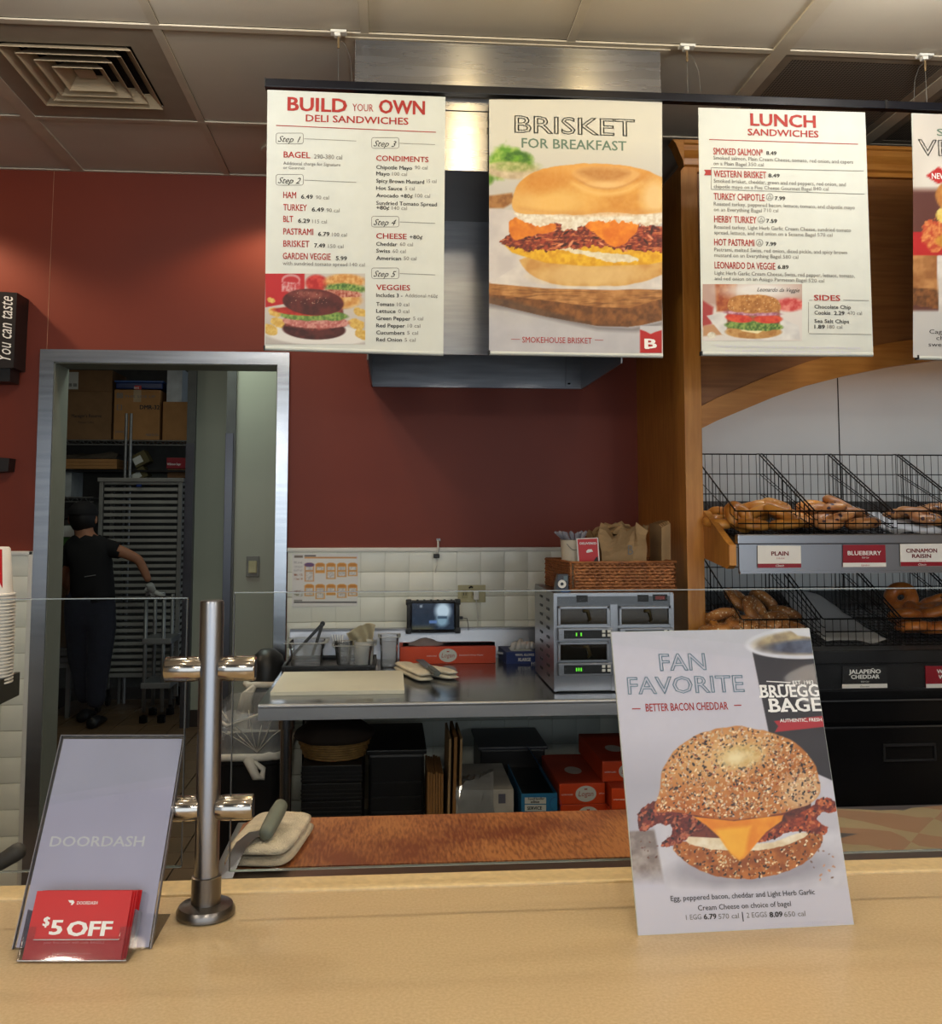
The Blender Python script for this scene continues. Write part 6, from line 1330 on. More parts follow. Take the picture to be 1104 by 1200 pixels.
cr.color_ramp.elements[0].color = (*[float(q) for q in lin((116, 58, 32))], 1); cr.color_ramp.elements[1].color = (*[float(q) for q in lin((176, 116, 68))], 1)
L.new(mx.outputs[0], cr.inputs[0]); L.new(cr.outputs[0], b_.inputs['Base Color']); b_.inputs['Roughness'].default_value = .42; b_.inputs['Coat Weight'].default_value = .2
bm = NB(); P = []
x0, x1, y0, y1, r = -.278, .62, 1.70, 1.965, .03
for cx_, cy_, a in ((x1-r, y0+r, -90), (x1-r, y1-r, 0), (x0+r, y1-r, 90), (x0+r, y0+r, 180)):
    for k in range(7): t = math.radians(a+k*15); P.append((cx_+r*math.cos(t), cy_+r*math.sin(t)))
prism(bm, P, 'z', .8865, .908); 
e = [e for e in bm.edges if abs(e.verts[0].co.z-.908) < 1e-4 and abs(e.verts[1].co.z-.908) < 1e-4]; bmesh.ops.bevel(bm, geom=e, offset=.004, segments=2, affect='EDGES')
single('brown_cutting_board', bm, BM, 'long reddish-brown cutting board behind the glass guard', 'cutting board', (.17, 1.82, .8865), smooth='auto')
# terry towel under the spreader
bm = NB(); tw = (aZ(268, 1005, .92), aZ(345, 1005, .92), aZ(358, 958, .92), aZ(292, 952, .92)); xc, yc = -.215, 1.815
folded(bm, -.208, 1.80, .9085, .118, .235, .034, -.14, 2, 7)
single('terry_towel', bm, TOWEL, 'folded cream terry towel at the left end of the brown cutting board', 'towel', (-.205, 1.80, .9085), smooth=True)
T = Thing('offset_spreader', 'wide-bladed spreader with grey handle resting on the terry towel', 'spreader', (-.235, 1.80, .94))
h0, h1 = aZ(311, 978, .955), aZ(329, 944, .975)
d_ = (h1-h0).normalized()
bm = NB(); tube(bm, [h0-d_*.004, h0+d_*.006, h0+(h1-h0)*.35, h0+(h1-h0)*.75, h1, h1+d_*.006], [.009, .0125, .0135, .014, .0125, .006], 16); T.part('handle', bm, mat('sage_grip', (112, 118, 108), .5, 0, .04), smooth=True)
bl0 = [aZ(*p, z) for p, z in (((318, 978), .952), ((303, 980), .951), ((290, 990), .948), ((283, 1004), .935), ((272, 1030), .905))]
br0 = [aZ(*p, z) for p, z in (((312, 972), .952), ((292, 975), .951), ((277, 987), .948), ((268, 1003), .935), ((257, 1030), .905))]
bm = NB(); A = [bm.verts.new(p) for p in bl0]; Bq = [bm.verts.new(p) for p in br0]
for i in range(4): bm.faces.new((A[i], A[i+1], Bq[i+1], Bq[i]))
bmesh.ops.solidify(bm, geom=bm.faces, thickness=.0015); T.part('blade', bm, STEEL, smooth=True)
# printed wrapping paper on the right
WP = bpy.data.materials.new('wrap_paper_print'); WP.use_nodes = True; nt = WP.node_tree; N, L = nt.nodes, nt.links; b_ = N['Principled BSDF']
tc = N.new('ShaderNodeTexCoord'); mp = N.new('ShaderNodeMapping'); mp.inputs['Rotation'].default_value = (0, 0, .75); mp.inputs['Scale'].default_value = (5.2, 5.2, 1); L.new(tc.outputs['Object'], mp.inputs[0])
ck = N.new('ShaderNodeTexChecker'); ck.inputs['Scale'].default_value = 1.0; ck.inputs[1].default_value = (*[float(q) for q in lin((198, 160, 134))], 1); ck.inputs[2].default_value = (*[float(q) for q in lin((206, 190, 156))], 1)
L.new(mp.outputs[0], ck.inputs['Vector']); L.new(ck.outputs[0], b_.inputs['Base Color']); b_.inputs['Roughness'].default_value = .5
for k, (xa, xb, dy) in enumerate(((.70, 1.32, 0), (1.30, 1.9, .02))):
    bm = NB(); g = []
    for i in range(13):
        row = []
        for j in range(7): x = xa+(xb-xa)*i/12; y = 1.70+.30*j/6; row.append(bm.verts.new((x, y, .8895+.006*k+.003*math.sin(x*17+j)+.002*math.sin(y*40))))
        g.append(row)
    for i in range(12):
        for j in range(6): bm.faces.new((g[i][j], g[i+1][j], g[i+1][j+1], g[i][j+1]))
    bmesh.ops.solidify(bm, geom=bm.faces, thickness=-.0008); single('wrapping_paper', bm, WP, ['printed tan wrapping paper sheet beside the counter sign', 'printed tan wrapping paper sheet farthest right on the prep counter'][k], 'paper', ((xa+xb)/2, 1.83, .889), smooth=True)
# black under-counter ledge at the left, with a dark handle lying on it
lz = .893
T = Thing('undercounter_ledge', 'black ledge along the staff side of the counter at left', 'ledge', (-.8, 1.62, 0))
T.part('ledge_top', mk(box, -1.6, px0-.005, 1.545, 1.66, lz-.02, lz, .002), BLACK); T.part('ledge_body', mk(box, -1.6, px0-.005, 1.56, 1.64, 0, lz-.02), BLACK)
T = Thing('ladle_handle', 'thick dark grey utensil handle at the left edge below the glass', 'utensil', tuple(aY(10, 1010, 1.6)))
h0, h1 = aY(-18, 1022, 1.60), aY(22, 997, 1.60)
bm = NB(); d_ = (h1-h0).normalized(); tube(bm, [h0, h0+(h1-h0)*.3, h1-d_*.004, h1+d_*.004, h1+d_*.009], [.010, .0115, .0135, .012, .006], 14); T.part('grip', bm, mat('charcoal_grip', (60, 58, 56), .6, 0, .05, 40), smooth=True)
bm = NB(); tube(bm, [h0-d_*.15, h0+d_*.01], .004, 8); T.part('shaft', bm, STEEL, smooth=True)

# ================================================================== BREAD BASKETS
def wire_basket(bx, w, label, dz, first=None):
    """open-front wire basket: tall back, sloping sides, low front"""
    T = Thing('wire_basket', label, 'basket', (bx, 3.30, 1.42+dz), group='black wire bread baskets')
    if first:
        for ch in first.o.children: c = ch.copy(); COL.objects.link(c); c.parent = T.o
        return T
    yf, yb = 3.275, 3.80; zb_f, zb_b = 1.417+dz, 1.487+dz; zt_f, zt_b = 1.508+dz, 1.738+dz; x0, x1 = bx, bx+w
    R = .0019; r = .0013
    def zbot(y): return zb_f+(zb_b-zb_f)*(y-yf)/(yb-yf)
    def ztop(y): return zt_f if y < yf+.02 else zt_f+(zt_b-zt_f)*(y-yf-.02)/(yb-yf-.05) if y < yb-.03 else zt_b
    bm = NB(); tube(bm, [(x0, yf, zt_f), (x0+.0, yf+.02, zt_f), (x0, yb-.03, zt_b), (x0, yb, zt_b), (x1, yb, zt_b), (x1, yb-.03, zt_b), (x1, yf+.02, zt_f), (x1, yf, zt_f), (x0, yf, zt_f)], .0028, 6, cap=False)
    T.part('rim', bm, WIRE, smooth=True)
    bm = NB()
    for k in range(1, 9): x = x0+w*k/9; tube(bm, [(x, yb, zb_b), (x, yb, zt_b)], r, 4)
    for t in (.0, .36, .68): z = zb_b+(zt_b-zb_b)*t; tube(bm, [(x0, yb, z), (x1, yb, z)], R, 4)
    T.part('back_panel', bm, WIRE)
    for x in (x0, x1):
        bm = NB()
        for k in range(15):
            y = yf+(yb-yf)*k/14; tube(bm, [(x, y, zbot(y)), (x, y, ztop(y))], r, 4)
        for t in (0, .36, .68): tube(bm, [(x, yf, zb_f+(zt_f-zb_f)*t), (x, yf+.02, zb_f+(zt_f-zb_f)*t), (x, yb-.03, zb_b+(zt_b-zb_b)*t), (x, yb, zb_b+(zt_b-zb_b)*t)], R, 4)
        T.part('side_panel', bm, WIRE)
    bm = NB()
    for k in range(1, 10): x = x0+w*k/10; tube(bm, [(x, yf, zb_f), (x, yf, zt_f)], r, 4)
    tube(bm, [(x0, yf-.002, zb_f+.048), (x1, yf-.002, zb_f+.048)], .0024, 5); tube(bm, [(x0, yf, zb_f), (x1, yf, zb_f)], R, 4)
    T.part('front_panel', bm, WIRE)
    bm = NB()
    for k in range(1, 10): x = x0+w*k/10; tube(bm, [(x, yf, zb_f), (x, yb, zb_b)], r, 4)
    for k in range(1, 12): y = yf+(yb-yf)*k/12; tube(bm, [(x0, y, zbot(y)), (x1, y, zbot(y))], r, 4)
    T.part('bottom_grid', bm, WIRE)
    return T
BW = .272; xs = [1.196, 1.482, 1.768, 2.054]
names_u = ['upper shelf wire basket nearest the pillar, full of plain bagels', 'second upper wire basket, with blueberry bagels', 'third upper wire basket, above the cinnamon raisin card', 'upper wire basket at the right photo edge']
names_l = ['lower shelf wire basket nearest the pillar, with seeded bagels', 'lower wire basket with white paper sheets, behind the sign', 'lower wire basket with orange-brown bagels at right', 'lower wire basket past the right photo edge']
f1 = wire_basket(xs[0], BW, names_u[0], 0)
for x, n in zip(xs[1:], names_u[1:]): wire_basket(x, BW, n, 0, f1)
f2 = wire_basket(xs[0]+.012, BW, names_l[0], -.372)
for x, n in zip(xs[1:], names_l[1:]): wire_basket(x+.015, BW, n, -.372, f2)
# bagels
def bagel_mat(name, c1, c2, spots=None, dens=60, th=.62):
    m = bpy.data.materials.new(name); m.use_nodes = True; nt = m.node_tree; N, L = nt.nodes, nt.links; b = N['Principled BSDF']
    tc = N.new('ShaderNodeTexCoord'); n = N.new('ShaderNodeTexNoise'); n.inputs['Scale'].default_value = 18; n.inputs['Detail'].default_value = 5; L.new(tc.outputs['Object'], n.inputs['Vector'])
    r = N.new('ShaderNodeValToRGB'); r.color_ramp.elements[0].position = .35; r.color_ramp.elements[1].position = .65
    r.color_ramp.elements[0].color = (*[float(q) for q in lin(c2)], 1); r.color_ramp.elements[1].color = (*[float(q) for q in lin(c1)], 1); L.new(n.outputs['Fac'], r.inputs[0]); col = r.outputs[0]
    if spots:
        v = N.new('ShaderNodeTexVoronoi'); v.inputs['Scale'].default_value = dens; L.new(tc.outputs['Object'], v.inputs['Vector'])
        r2 = N.new('ShaderNodeValToRGB'); r2.color_ramp.elements[0].position = .22; r2.color_ramp.elements[1].position = .30; r2.color_ramp.elements[0].color = (1, 1, 1, 1); r2.color_ramp.elements[1].color = (0, 0, 0, 1); L.new(v.outputs['Distance'], r2.inputs[0])
        mx = N.new('ShaderNodeMix'); mx.data_type = 'RGBA'; L.new(r2.outputs[0], mx.inputs[0]); L.new(col, mx.inputs[6]); mx.inputs[7].default_value = (*[float(q) for q in lin(spots)], 1); col = mx.outputs[2]
    L.new(col, b.inputs['Base Color']); b.inputs['Roughness'].default_value = .38; b.inputs['Coat Weight'].default_value = .15; b.inputs['Subsurface Weight'].default_value = .05
    bp = N.new('ShaderNodeBump'); bp.inputs['Strength'].default_value = .25; bp.inputs['Distance'].default_value = .003; L.new(n.outputs['Fac'], bp.inputs['Height']); L.new(bp.outputs[0], b.inputs['Normal'])
    return m
BGM = {'plain': bagel_mat('plain_crust', (222, 158, 74), (184, 112, 42)), 'blue': bagel_mat('blueberry_crust', (196, 140, 86), (150, 96, 58), (60, 34, 44), 34), 'seed': bagel_mat('seeded_crust', (188, 128, 70), (142, 88, 44), (226, 206, 170), 90), 'red': bagel_mat('orange_crust', (204, 122, 50), (160, 82, 28))}
bmes = {}
def bagel(kind, x, y, z, rx, ry, rz, label, group, s=1.):
    if kind not in bmes:
        bm = NB(); nu, nv = 36, 16; g = []; sd = {'plain': 1, 'blue': 2, 'seed': 3, 'red': 4}[kind]
        for i in range(nu):
            a = i/nu*6.2832; row = []
            for j in range(nv):
                b = j/nv*6.2832; R, r = .036, .0275
                rr = R+r*math.cos(b)*(1.0 if math.cos(b) > 0 else .86); zz = r*.82*math.sin(b)*(1 if math.sin(b) > 0 else .72)
                n_ = 1+.07*mnoise.noise(V(math.cos(a)*1.6, math.sin(a)*1.6, sd+b*.2)); row.append(bm.verts.new((rr*n_*math.cos(a), rr*n_*math.sin(a), zz*n_+.018)))
            g.append(row)
        for i in range(nu):
            for j in range(nv): bm.faces.new((g[i][j], g[(i+1) % nu][j], g[(i+1) % nu][(j+1) % nv], g[i][(j+1) % nv]))
        o = obj('bagel', bm, BGM[kind], None, True); bmes[kind] = o.data
    else: o = bpy.data.objects.new('bagel', bmes[kind]); COL.objects.link(o)
    o.location = (x, y, z); o.rotation_euler = (rx, ry, rz); o.scale = (s, s, s); tag(o, label, 'bagel', group)
def bz(y, dz): return 1.419+dz+.07*(y-3.275)/.525
# upper basket 1: (pixel, Y, tilt)
PW = dict(zip((880, 922, 862, 843, 910, 893, 908, 885, 846, 935, 870, 925), ('lying flat at the front left', 'lying flat at the front right', 'tilted upright at the left front', 'at the far left by the pillar', 'leaning on the front right one', 'in the middle of the pile', 'on top at the back right', 'on top behind the tilted one', 'far left towards the back', 'low at the right side', 'low at the back left', 'low at the back right')))
gp = 'plain bagels in the upper basket nearest the pillar'; lb = 'golden plain bagel in the upper wire basket nearest the pillar'
for px, Y, dh, rx, ry in ((880, 3.35, 0, .1, .05), (922, 3.35, 0, .1, -.05), (862, 3.40, .030, .95, .5), (843, 3.42, .0, .2, .1), (910, 3.43, .028, .25, -.35), (893, 3.47, .022, .5, .4), (908, 3.53, .042, .35, -.2), (885, 3.56, .036, .2, .1), (846, 3.52, .01, .3, .3), (935, 3.47, .0, .2, -.2), (870, 3.62, .0, .1, .0), (925, 3.62, .0, .1, .1)):
    p = aY(px, 615, Y); bagel('plain', p.x, Y, bz(Y, 0)+dh+.012, rx, ry, px*.7, 'plain bagel in first upper basket, '+PW[px], gp, .96+.08*random.random())
PB = {1012: 'lying at the front right', 984: 'at the front centre', 975: 'in the middle, leaning left', 955: 'at the left side', 980: 'topmost, tilted at the back', 998: 'right of the middle', 968: 'low at the front left'}
gp = 'blueberry bagels in the second upper basket'; lb = 'speckled blueberry bagel in the second upper wire basket'
for px, Y, dh, rx, ry in ((1012, 3.37, .0, .1, 0), (984, 3.42, .012, .3, .1), (975, 3.50, .026, .4, -.2), (955, 3.52, .022, .2, .3), (980, 3.60, .04, .5, .1), (952, 3.62, .026, .2, -.2), (998, 3.55, .01, .2, .2), (968, 3.42, .0, .2, .2)):
    p = aY(px, 615, Y); bagel('blue' if px != 952 else 'plain', p.x, Y, bz(Y, 0)+dh+.012, rx, ry, px*.7, 'blueberry bagel in second upper basket, '+PB[px] if px != 952 else 'golden bagel at the back of the second upper wire basket', gp if px != 952 else None, .98)
gp = 'bagels in the third upper basket'; lb = 'dark raisin bagel in the third upper wire basket'
for px, Y, dh in ((1070, 3.56, .01), (1092, 3.60, .02), (1086, 3.50, .0), (1055, 3.62, 0)):
    p = aY(px, 615, Y); bagel('blue', p.x, Y, bz(Y, 0)+dh+.012, .2, .1, px*.7, 'dark raisin bagel in third upper basket, '+{1070: 'left middle', 1092: 'back right', 1086: 'front right', 1055: 'back left'}[px], gp)
dz = -.372
PS = {862: 'topmost at the left', 848: 'at the left side', 880: 'standing tilted in the middle', 892: 'high at the back', 905: 'at the front right of the pile', 870: 'low at the front left', 840: 'far left beside the pillar', 890: 'low at the front centre', 925: 'low at the front right', 918: 'low at the back right'}
gp = 'seeded bagels in the lower basket nearest the pillar'; lb = 'seeded bagel in the lower wire basket nearest the pillar'
for px, Y, dh, rx, ry in ((862, 3.50, .075, .5, .5), (848, 3.42, .03, .5, .2), (880, 3.44, .055, .9, .7), (892, 3.56, .055, .7, -.5), (905, 3.40, .02, .4, .1), (870, 3.36, .02, .2, .1), (840, 3.36, .0, .1, .1), (890, 3.34, .0, .1, .2), (925, 3.36, .0, .2, .0), (918, 3.50, .02, .4, .2)):
    p = aY(px, 720, Y); bagel('seed', p.x, Y, bz(Y, dz)+dh+.014, rx, ry, px*.7, 'seeded bagel in first lower basket, '+PS[px], gp, 1.0)
PR = {(1072, 3.38): 'lying at the front left', (1100, 3.37): 'lying at the front right', (1062, 3.46): 'at the left side', (1078, 3.52): 'in the middle', (1094, 3.46): 'on top at right', (1100, 3.56): 'high at the back right', (1058, 3.60): 'standing upright at the back left', (1128, 3.4): 'beyond the photo edge in front', (1120, 3.5): 'beyond the photo edge behind'}
gp = 'orange-brown bagels in the right lower basket'; lb = 'orange-brown bagel in the lower wire basket at right'
for px, Y, dh, rx, ry in ((1072, 3.38, 0, .1, .1), (1100, 3.37, 0, .1, .1), (1062, 3.46, .02, .2, .3), (1078, 3.52, .03, .3, 0), (1094, 3.46, .04, .2, -.2), (1100, 3.56, .05, .4, .1), (1058, 3.60, .07, 1.1, .2), (1128, 3.4, 0, .1, .1), (1120, 3.5, .03, .2, .2)):
    p = aY(px, 740, Y); bagel('red', p.x, Y, bz(Y, dz)+dh+.012, rx, ry, px*.7, 'orange-brown bagel in right lower basket, '+PR[(px, Y)], gp)
# white sheets in the lower second basket; papers in the third upper basket
for (bx, dzz, lb, px0_, sl) in ((xs[1]+.03, dz, 'white parchment sheet lying in the lower wire basket behind the sign', 1.03, 0), (xs[2]+.01, 0, 'white paper sheet lining the third upper wire basket', 1., 1)):
    bm = NB(); g = []
    for i in range(13):
        row = []
        for j in range(13):
            u_, v_ = i/12, j/12; x = bx+.22*u_; y = 3.30+.40*v_; z = bz(y, dzz)+.006+.05*max(0, v_-.35)*(1-u_)*2+.010*math.sin(u_*6+v_*3)*.5+.02*max(0, u_-.8)
            if not sl: z += .10*max(0, (v_-.45))*(.4+u_*(1-u_)*2.4)
            row.append(bm.verts.new((x, y, z+.006*mnoise.noise(V(x*20, y*20, 3)))))
        g.append(row)
    for i in range(12):
        for j in range(12): bm.faces.new((g[i][j], g[i+1][j], g[i+1][j+1], g[i][j+1]))
    bmesh.ops.solidify(bm, geom=bm.faces, thickness=-.001); single('paper_liner', bm, mat('parchment', (232, 232, 234), .6, 0, .03), lb, 'paper', (bx+.1, 3.5, bz(3.5, dzz)), smooth=True)
# S-hook on third basket
h = aY(1094, 606, 3.27); bm = NB(); tube(bm, [h+V(.0, 0, .012), h+V(.008, 0, .006), h+V(.008, 0, -.006), h+V(0, 0, -.014), h+V(-.009, 0, -.008)], .0022, 6); single('wire_hook', bm, STEEL, 'small steel hook hanging on the upper basket rim at right', 'hook', tuple(h), smooth=True)
# shelf name cards
def shelf_card(px, Y, base, band, texts, label, thin=None):
    c = [aY(*p, Y) for p in px]; T = Thing('shelf_card', label, 'price card', tuple((c[2]+c[3])/2), group='bagel name cards on the shelf fronts')
    bm = NB(); prism(bm, [(p.x, p.z) for p in c], 'y', Y, Y+.003); cc = T.part('card', bm, base)
    zb = c[3].z; hgt = c[0].z-c[3].z; bm = NB(); prism(bm, [(c[3].x, zb), (c[2].x, zb), (c[2].x, zb+hgt*.19), (c[3].x, zb+hgt*.19)], 'y', Y-.0006, Y+.0001); T.part('colour_band', bm, band)
    add_letter(T, yplane(Y), texts, h=.0009)
MRN = mat('maroon_card', (142, 24, 40), .35, 0, .02); SY = 3.182
shelf_card([(888, 639.5), (938.5, 639.5), (939, 665.5), (888, 665.5)], SY, CARD, MRN, [('PLAIN', 904, 651, 924, 5, mat('ink_maroon', (110, 22, 34), .5), .03), ('310 Cal', 910, 655, 919, 1.9, INKR), ('Classic', 909, 664, 919, 2.6, INKW, .004, .4)], 'white PLAIN name card with maroon band on the upper shelf front')
shelf_card([(988, 638.5), (1037.5, 638.5), (1038.5, 664.5), (988, 664.5)], SY, MRN, CARD, [('BLUEBERRY', 993.5, 650.5, 1032.5, 5, INKW, .018), ('320 Cal', 1010, 654.3, 1018, 1.9, INKW), ('Signature', 1009, 663.2, 1019, 2.4, INKR, 0, .4)], 'maroon BLUEBERRY name card on the upper shelf front')
shelf_card([(1055, 637.5), (1106, 637), (1107, 663.5), (1055.5, 663.5)], SY, CARD, MRN, [('CINNAMON', 1062, 647.5, 1098, 4.8, mat('ink_maroon', (110, 22, 34)), .03), ('RAISIN', 1069, 653.7, 1091, 4.6, mat('ink_maroon', (110, 22, 34)), .03), ('320 Cal', 1077, 657.6, 1085, 1.7, INKR), ('Classic', 1076, 662.6, 1086, 2.4, INKW, 0, .4)], 'white CINNAMON RAISIN name card on the upper shelf front')
DKC = mat('charcoal_card', (40, 40, 42), .35)
shelf_card([(987.5, 781), (1039.5, 781), (1040, 806.8), (987, 806.8)], SY, DKC, CARD, [('JALAPEÑO', 995, 789.5, 1032, 5, INKW, .03), ('CHEDDAR', 997.5, 795.5, 1030.5, 4.8, INKW, .03), ('350 Cal', 1009, 799.6, 1018, 1.8, INKW), ('Gourmet', 1008, 805.4, 1019, 2.2, INK, 0, .4)], 'charcoal JALAPENO CHEDDAR name card on the lower shelf front')
shelf_card([(1084.5, 780.5), (1136, 780.5), (1136, 806.5), (1085.5, 806.5)], SY, MRN, CARD, [('WESTERN', 1098, 789, 1128, 4.8, INKW, .03), ('WHEAT', 1100, 795.5, 1124, 4.8, INKW, .03)], 'maroon name card cut by the photo edge on the lower shelf front')

# ================================================================== LEFT SIDE: cup stack, black wall boxes
cx0 = aY(-10, 700, 2.05).x; zb0 = aY(10, 800, 2.08).z
T = Thing('cup_dispenser', 'black cup dispenser box at the left photo edge', 'dispenser', (cx0, 2.12, 1.1))
a, b = aY(-60, 800, 2.0), aY(23, 800, 2.14)
T.part('dispenser_box', mk(prism, [(a.x-.05, zb0-.075), (b.x, zb0-.036), (b.x, zb0+.012), (b.x-.008, zb0+.012), (b.x-.008, zb0), (a.x-.05, zb0)], 'y', 2.01, 2.14), mat('olive_black', (44, 42, 34), .5))
T.part('support_post', mk(box, a.x-.045, a.x-.005, 2.05, 2.09, 0, zb0-.06), BLACK)
pitch = 3.72/1136*2.08; rc = 25*2.08/1136; ccx = aY(14.5, 750, 2.08).x-rc
RDW = mat('cup_red', (190, 24, 34), .4); CUPW = mat('cup_white', (232, 228, 222), .45)
def cup_profile(h, r0, r1): return [(r0-.003, 0), (r0+.0015, .0005), (r0+.002, .002), (r0+.0015, .0036), (r0-.004, .0042), (r1, h-.004), (r1-.003, h), (0, h)]
ORD = ['topmost', 'second', 'third', 'fourth', 'fifth', 'sixth', 'seventh', 'eighth', 'ninth', 'tenth', 'eleventh', 'twelfth', 'thirteenth', 'fourteenth', 'fifteenth']
def nth(k, n, what):
    """k counts from the bottom"""
    t = n-1-k
    if t == 0: return 'topmost '+what
    if k == 0: return 'lowest '+what
    return f'{ORD[t]} {what}, counted from the top' if t < 15 else f'{ORD[k]} {what}, counted from the bottom'
nC = 27; first = None
for k in range(nC):
    z = zb0-.0+k*pitch; last = k == nC-1
    bm = NB(); lathe(bm, cup_profile(.098 if last else .012, rc, rc*.74 if last else rc*.90), (0, 0, 0), 28)
    o = single('paper_cup', bm, CUPW, 'top paper cup of the inverted stack, red and white, at the left photo edge' if last else nth(k, nC, 'white paper cup in the inverted stack at left'), 'cup', (0, 0, 0), 'paper cups in the left stack', smooth='auto'); o.location = (ccx, 2.08, z)
    if last:
        bm = NB(); n = 24
        for s0, s1, in ((-.9, -.25), (.45, .9)):
            for i in range(n):
                a0, a1 = -math.pi/2+s0+(s1-s0)*i/n, -math.pi/2+s0+(s1-s0)*(i+1)/n
                z0_, z1_ = .014, .094; f = lambda z_: (rc-.004)+(rc*.74-rc+.004)*(z_-.0042)/.0898+.0006
                zl = .02+.05*abs((i/n)-.5) if s0 < 0 else .014+.04*(1-i/n)
                bm.faces.new([bm.verts.new((f(q)*math.cos(w_), f(q)*math.sin(w_), q)) for w_, q in ((a0, zl), (a1, zl), (a1, z1_), (a0, z1_))])
        cb = obj('red_band', bm, RDW, o, True)
for (lb, x0p, x1p, yt, yb_, dpt, txt) in (('black box sign with white script on the red wall at left', -44, 20, 343, 433, .13, True), ('small black object on the red wall at the left photo edge', -30, 11, 537, 555, .07, False)):
    Yw = WY-dpt; a, b = aY(x0p, yb_, Yw), aY(x1p, yt, Yw); T = Thing('wall_box', lb, 'wall sign', ((a.x+b.x)/2, WY, a.z), group=None)
    bm = NB(); prism(bm, [(a.x, a.z), (b.x-.004, a.z+.01), (b.x, b.z), (a.x, b.z+.01)], 'y', Yw, WY-.001); T.part('box_body', bm, mat('sign_black', (26, 20, 20), .45, 0, .05))
    if txt:
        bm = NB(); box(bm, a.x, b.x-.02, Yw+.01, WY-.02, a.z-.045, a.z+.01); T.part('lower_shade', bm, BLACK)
        gl = glyphs([('You can taste', .35, .016, 0)])[0]; co, fc = gl; L_ = co[:, 0].max()-co[:, 0].min(); hgt = aY(0, 347, Yw).z-aY(0, 422, Yw).z; s = hgt/L_ ; bm = NB(); xb_ = aY(14, 380, Yw).x
        vs = [bm.verts.new((xb_-q[1]*s*1.6+.0, Yw-.001, aY(0, 422, Yw).z+.0+(q[0]-co[:, 0].min())*s)) for q in co]
        for f_ in fc: bm.faces.new([vs[i] for i in f_])
        T.part('lettering', bm, INKW)

# ================================================================== STORE ROOM
def pbox(px0, px1, py0, py1, Y, d, cls='box'):
    a, b = aY(px0, py1, Y), aY(px1, py0, Y); return (a.x, b.x, Y, Y+d, a.z, b.z)
SY_ = 8.0; zs = aY(100, 516, SY_).z; sx0, sx1 = aY(60, 500, SY_).x, -1.2
def wire_shelf(label, x0, x1, y0, y1, z, posts):
    T = Thing('wire_shelf', label, 'shelf', ((x0+x1)/2, (y0+y1)/2, z), group='store room wire shelves')
    bm = NB(); tube(bm, [(x0, y0, z), (x1, y0, z)], .005, 6); tube(bm, [(x0, y0, z-.035), (x1, y0, z-.035)], .005, 6); tube(bm, [(x0, y1, z), (x1, y1, z)], .005, 6)
    n = int((x1-x0)/.06)
    for k in range(n): xx = x0+(x1-x0)*k/n; tube(bm, [(xx, y0, z), (xx+.03, y0, z-.035), (xx+.06, y0, z)], .0035, 4, cap=False); tube(bm, [(xx, y0, z), (xx, y1, z)], .003, 4)
    T.part('shelf_grid', bm, ALU)
    for x in posts:
        bm = NB(); tube(bm, [(x, y0, 0), (x, y0, z+.22)], .0125, 10); 
        for q in range(int((z+.2)/.05)): lathe(bm, [(.0125, -.003), (.0145, 0), (.0125, .003)], (x, y0, .05+q*.05), 10)
        T.part('post', bm, ALU)
    return T
pxs = [aY(148, 500, SY_).x, aY(153.5, 500, SY_).x]
wire_shelf('upper wire storage shelf in the dark store room', sx0, sx1, SY_, SY_+.5, zs, pxs)
wire_shelf('lower wire storage shelf partly behind the person', sx0, aY(112, 500, SY_).x, SY_, SY_+.5, aY(90, 583, SY_).z, [])
zc_ = zs+.006
def carton(name, label, cat, bx, m, tape=None, texts=None, z0=None, stuff=None, group='store room cartons'):
    x0, x1, y0, y1, z0_, z1 = bx; z0_ = z0 if z0 is not None else z0_
    T = Thing(name, label, cat, ((x0+x1)/2, (y0+y1)/2, z0_), group=group)
    c = T.part('carton_body', mk(box, x0, x1, y0, y1, z0_, z1, .004), m)
    if tape: T.part('packing_tape', mk(box, (x0+x1)/2-.03, (x0+x1)/2+.03, y0-.001, y0, z1-.10, z1), mat('tape', (170, 150, 120), .3), parent=c)
    if texts: add_letter(T, yplane(y0), texts, h=.002)
    return T
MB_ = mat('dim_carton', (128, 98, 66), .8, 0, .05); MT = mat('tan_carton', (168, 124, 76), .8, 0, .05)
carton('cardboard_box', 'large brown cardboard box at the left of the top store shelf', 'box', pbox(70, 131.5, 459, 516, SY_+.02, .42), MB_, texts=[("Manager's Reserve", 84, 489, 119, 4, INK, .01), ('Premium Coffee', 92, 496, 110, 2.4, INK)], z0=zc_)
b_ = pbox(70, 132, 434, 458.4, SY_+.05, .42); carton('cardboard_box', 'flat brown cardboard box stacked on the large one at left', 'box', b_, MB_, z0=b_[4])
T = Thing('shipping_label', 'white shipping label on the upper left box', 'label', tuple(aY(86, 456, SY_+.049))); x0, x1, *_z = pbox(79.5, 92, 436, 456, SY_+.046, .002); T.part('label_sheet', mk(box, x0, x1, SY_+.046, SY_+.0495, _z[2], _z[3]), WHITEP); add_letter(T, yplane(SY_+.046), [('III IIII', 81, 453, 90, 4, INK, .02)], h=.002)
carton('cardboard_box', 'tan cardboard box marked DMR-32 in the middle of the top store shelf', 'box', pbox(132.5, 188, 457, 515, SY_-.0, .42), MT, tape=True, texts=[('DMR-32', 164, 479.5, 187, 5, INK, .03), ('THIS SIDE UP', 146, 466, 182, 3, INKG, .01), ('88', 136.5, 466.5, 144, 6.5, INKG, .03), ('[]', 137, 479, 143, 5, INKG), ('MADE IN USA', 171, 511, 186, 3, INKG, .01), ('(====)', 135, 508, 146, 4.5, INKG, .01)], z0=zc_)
carton('cardboard_box', 'plain tan cardboard box at the right of the top store shelf', 'box', pbox(190, 222, 471, 515, SY_+.02, .42), MT, z0=zc_)
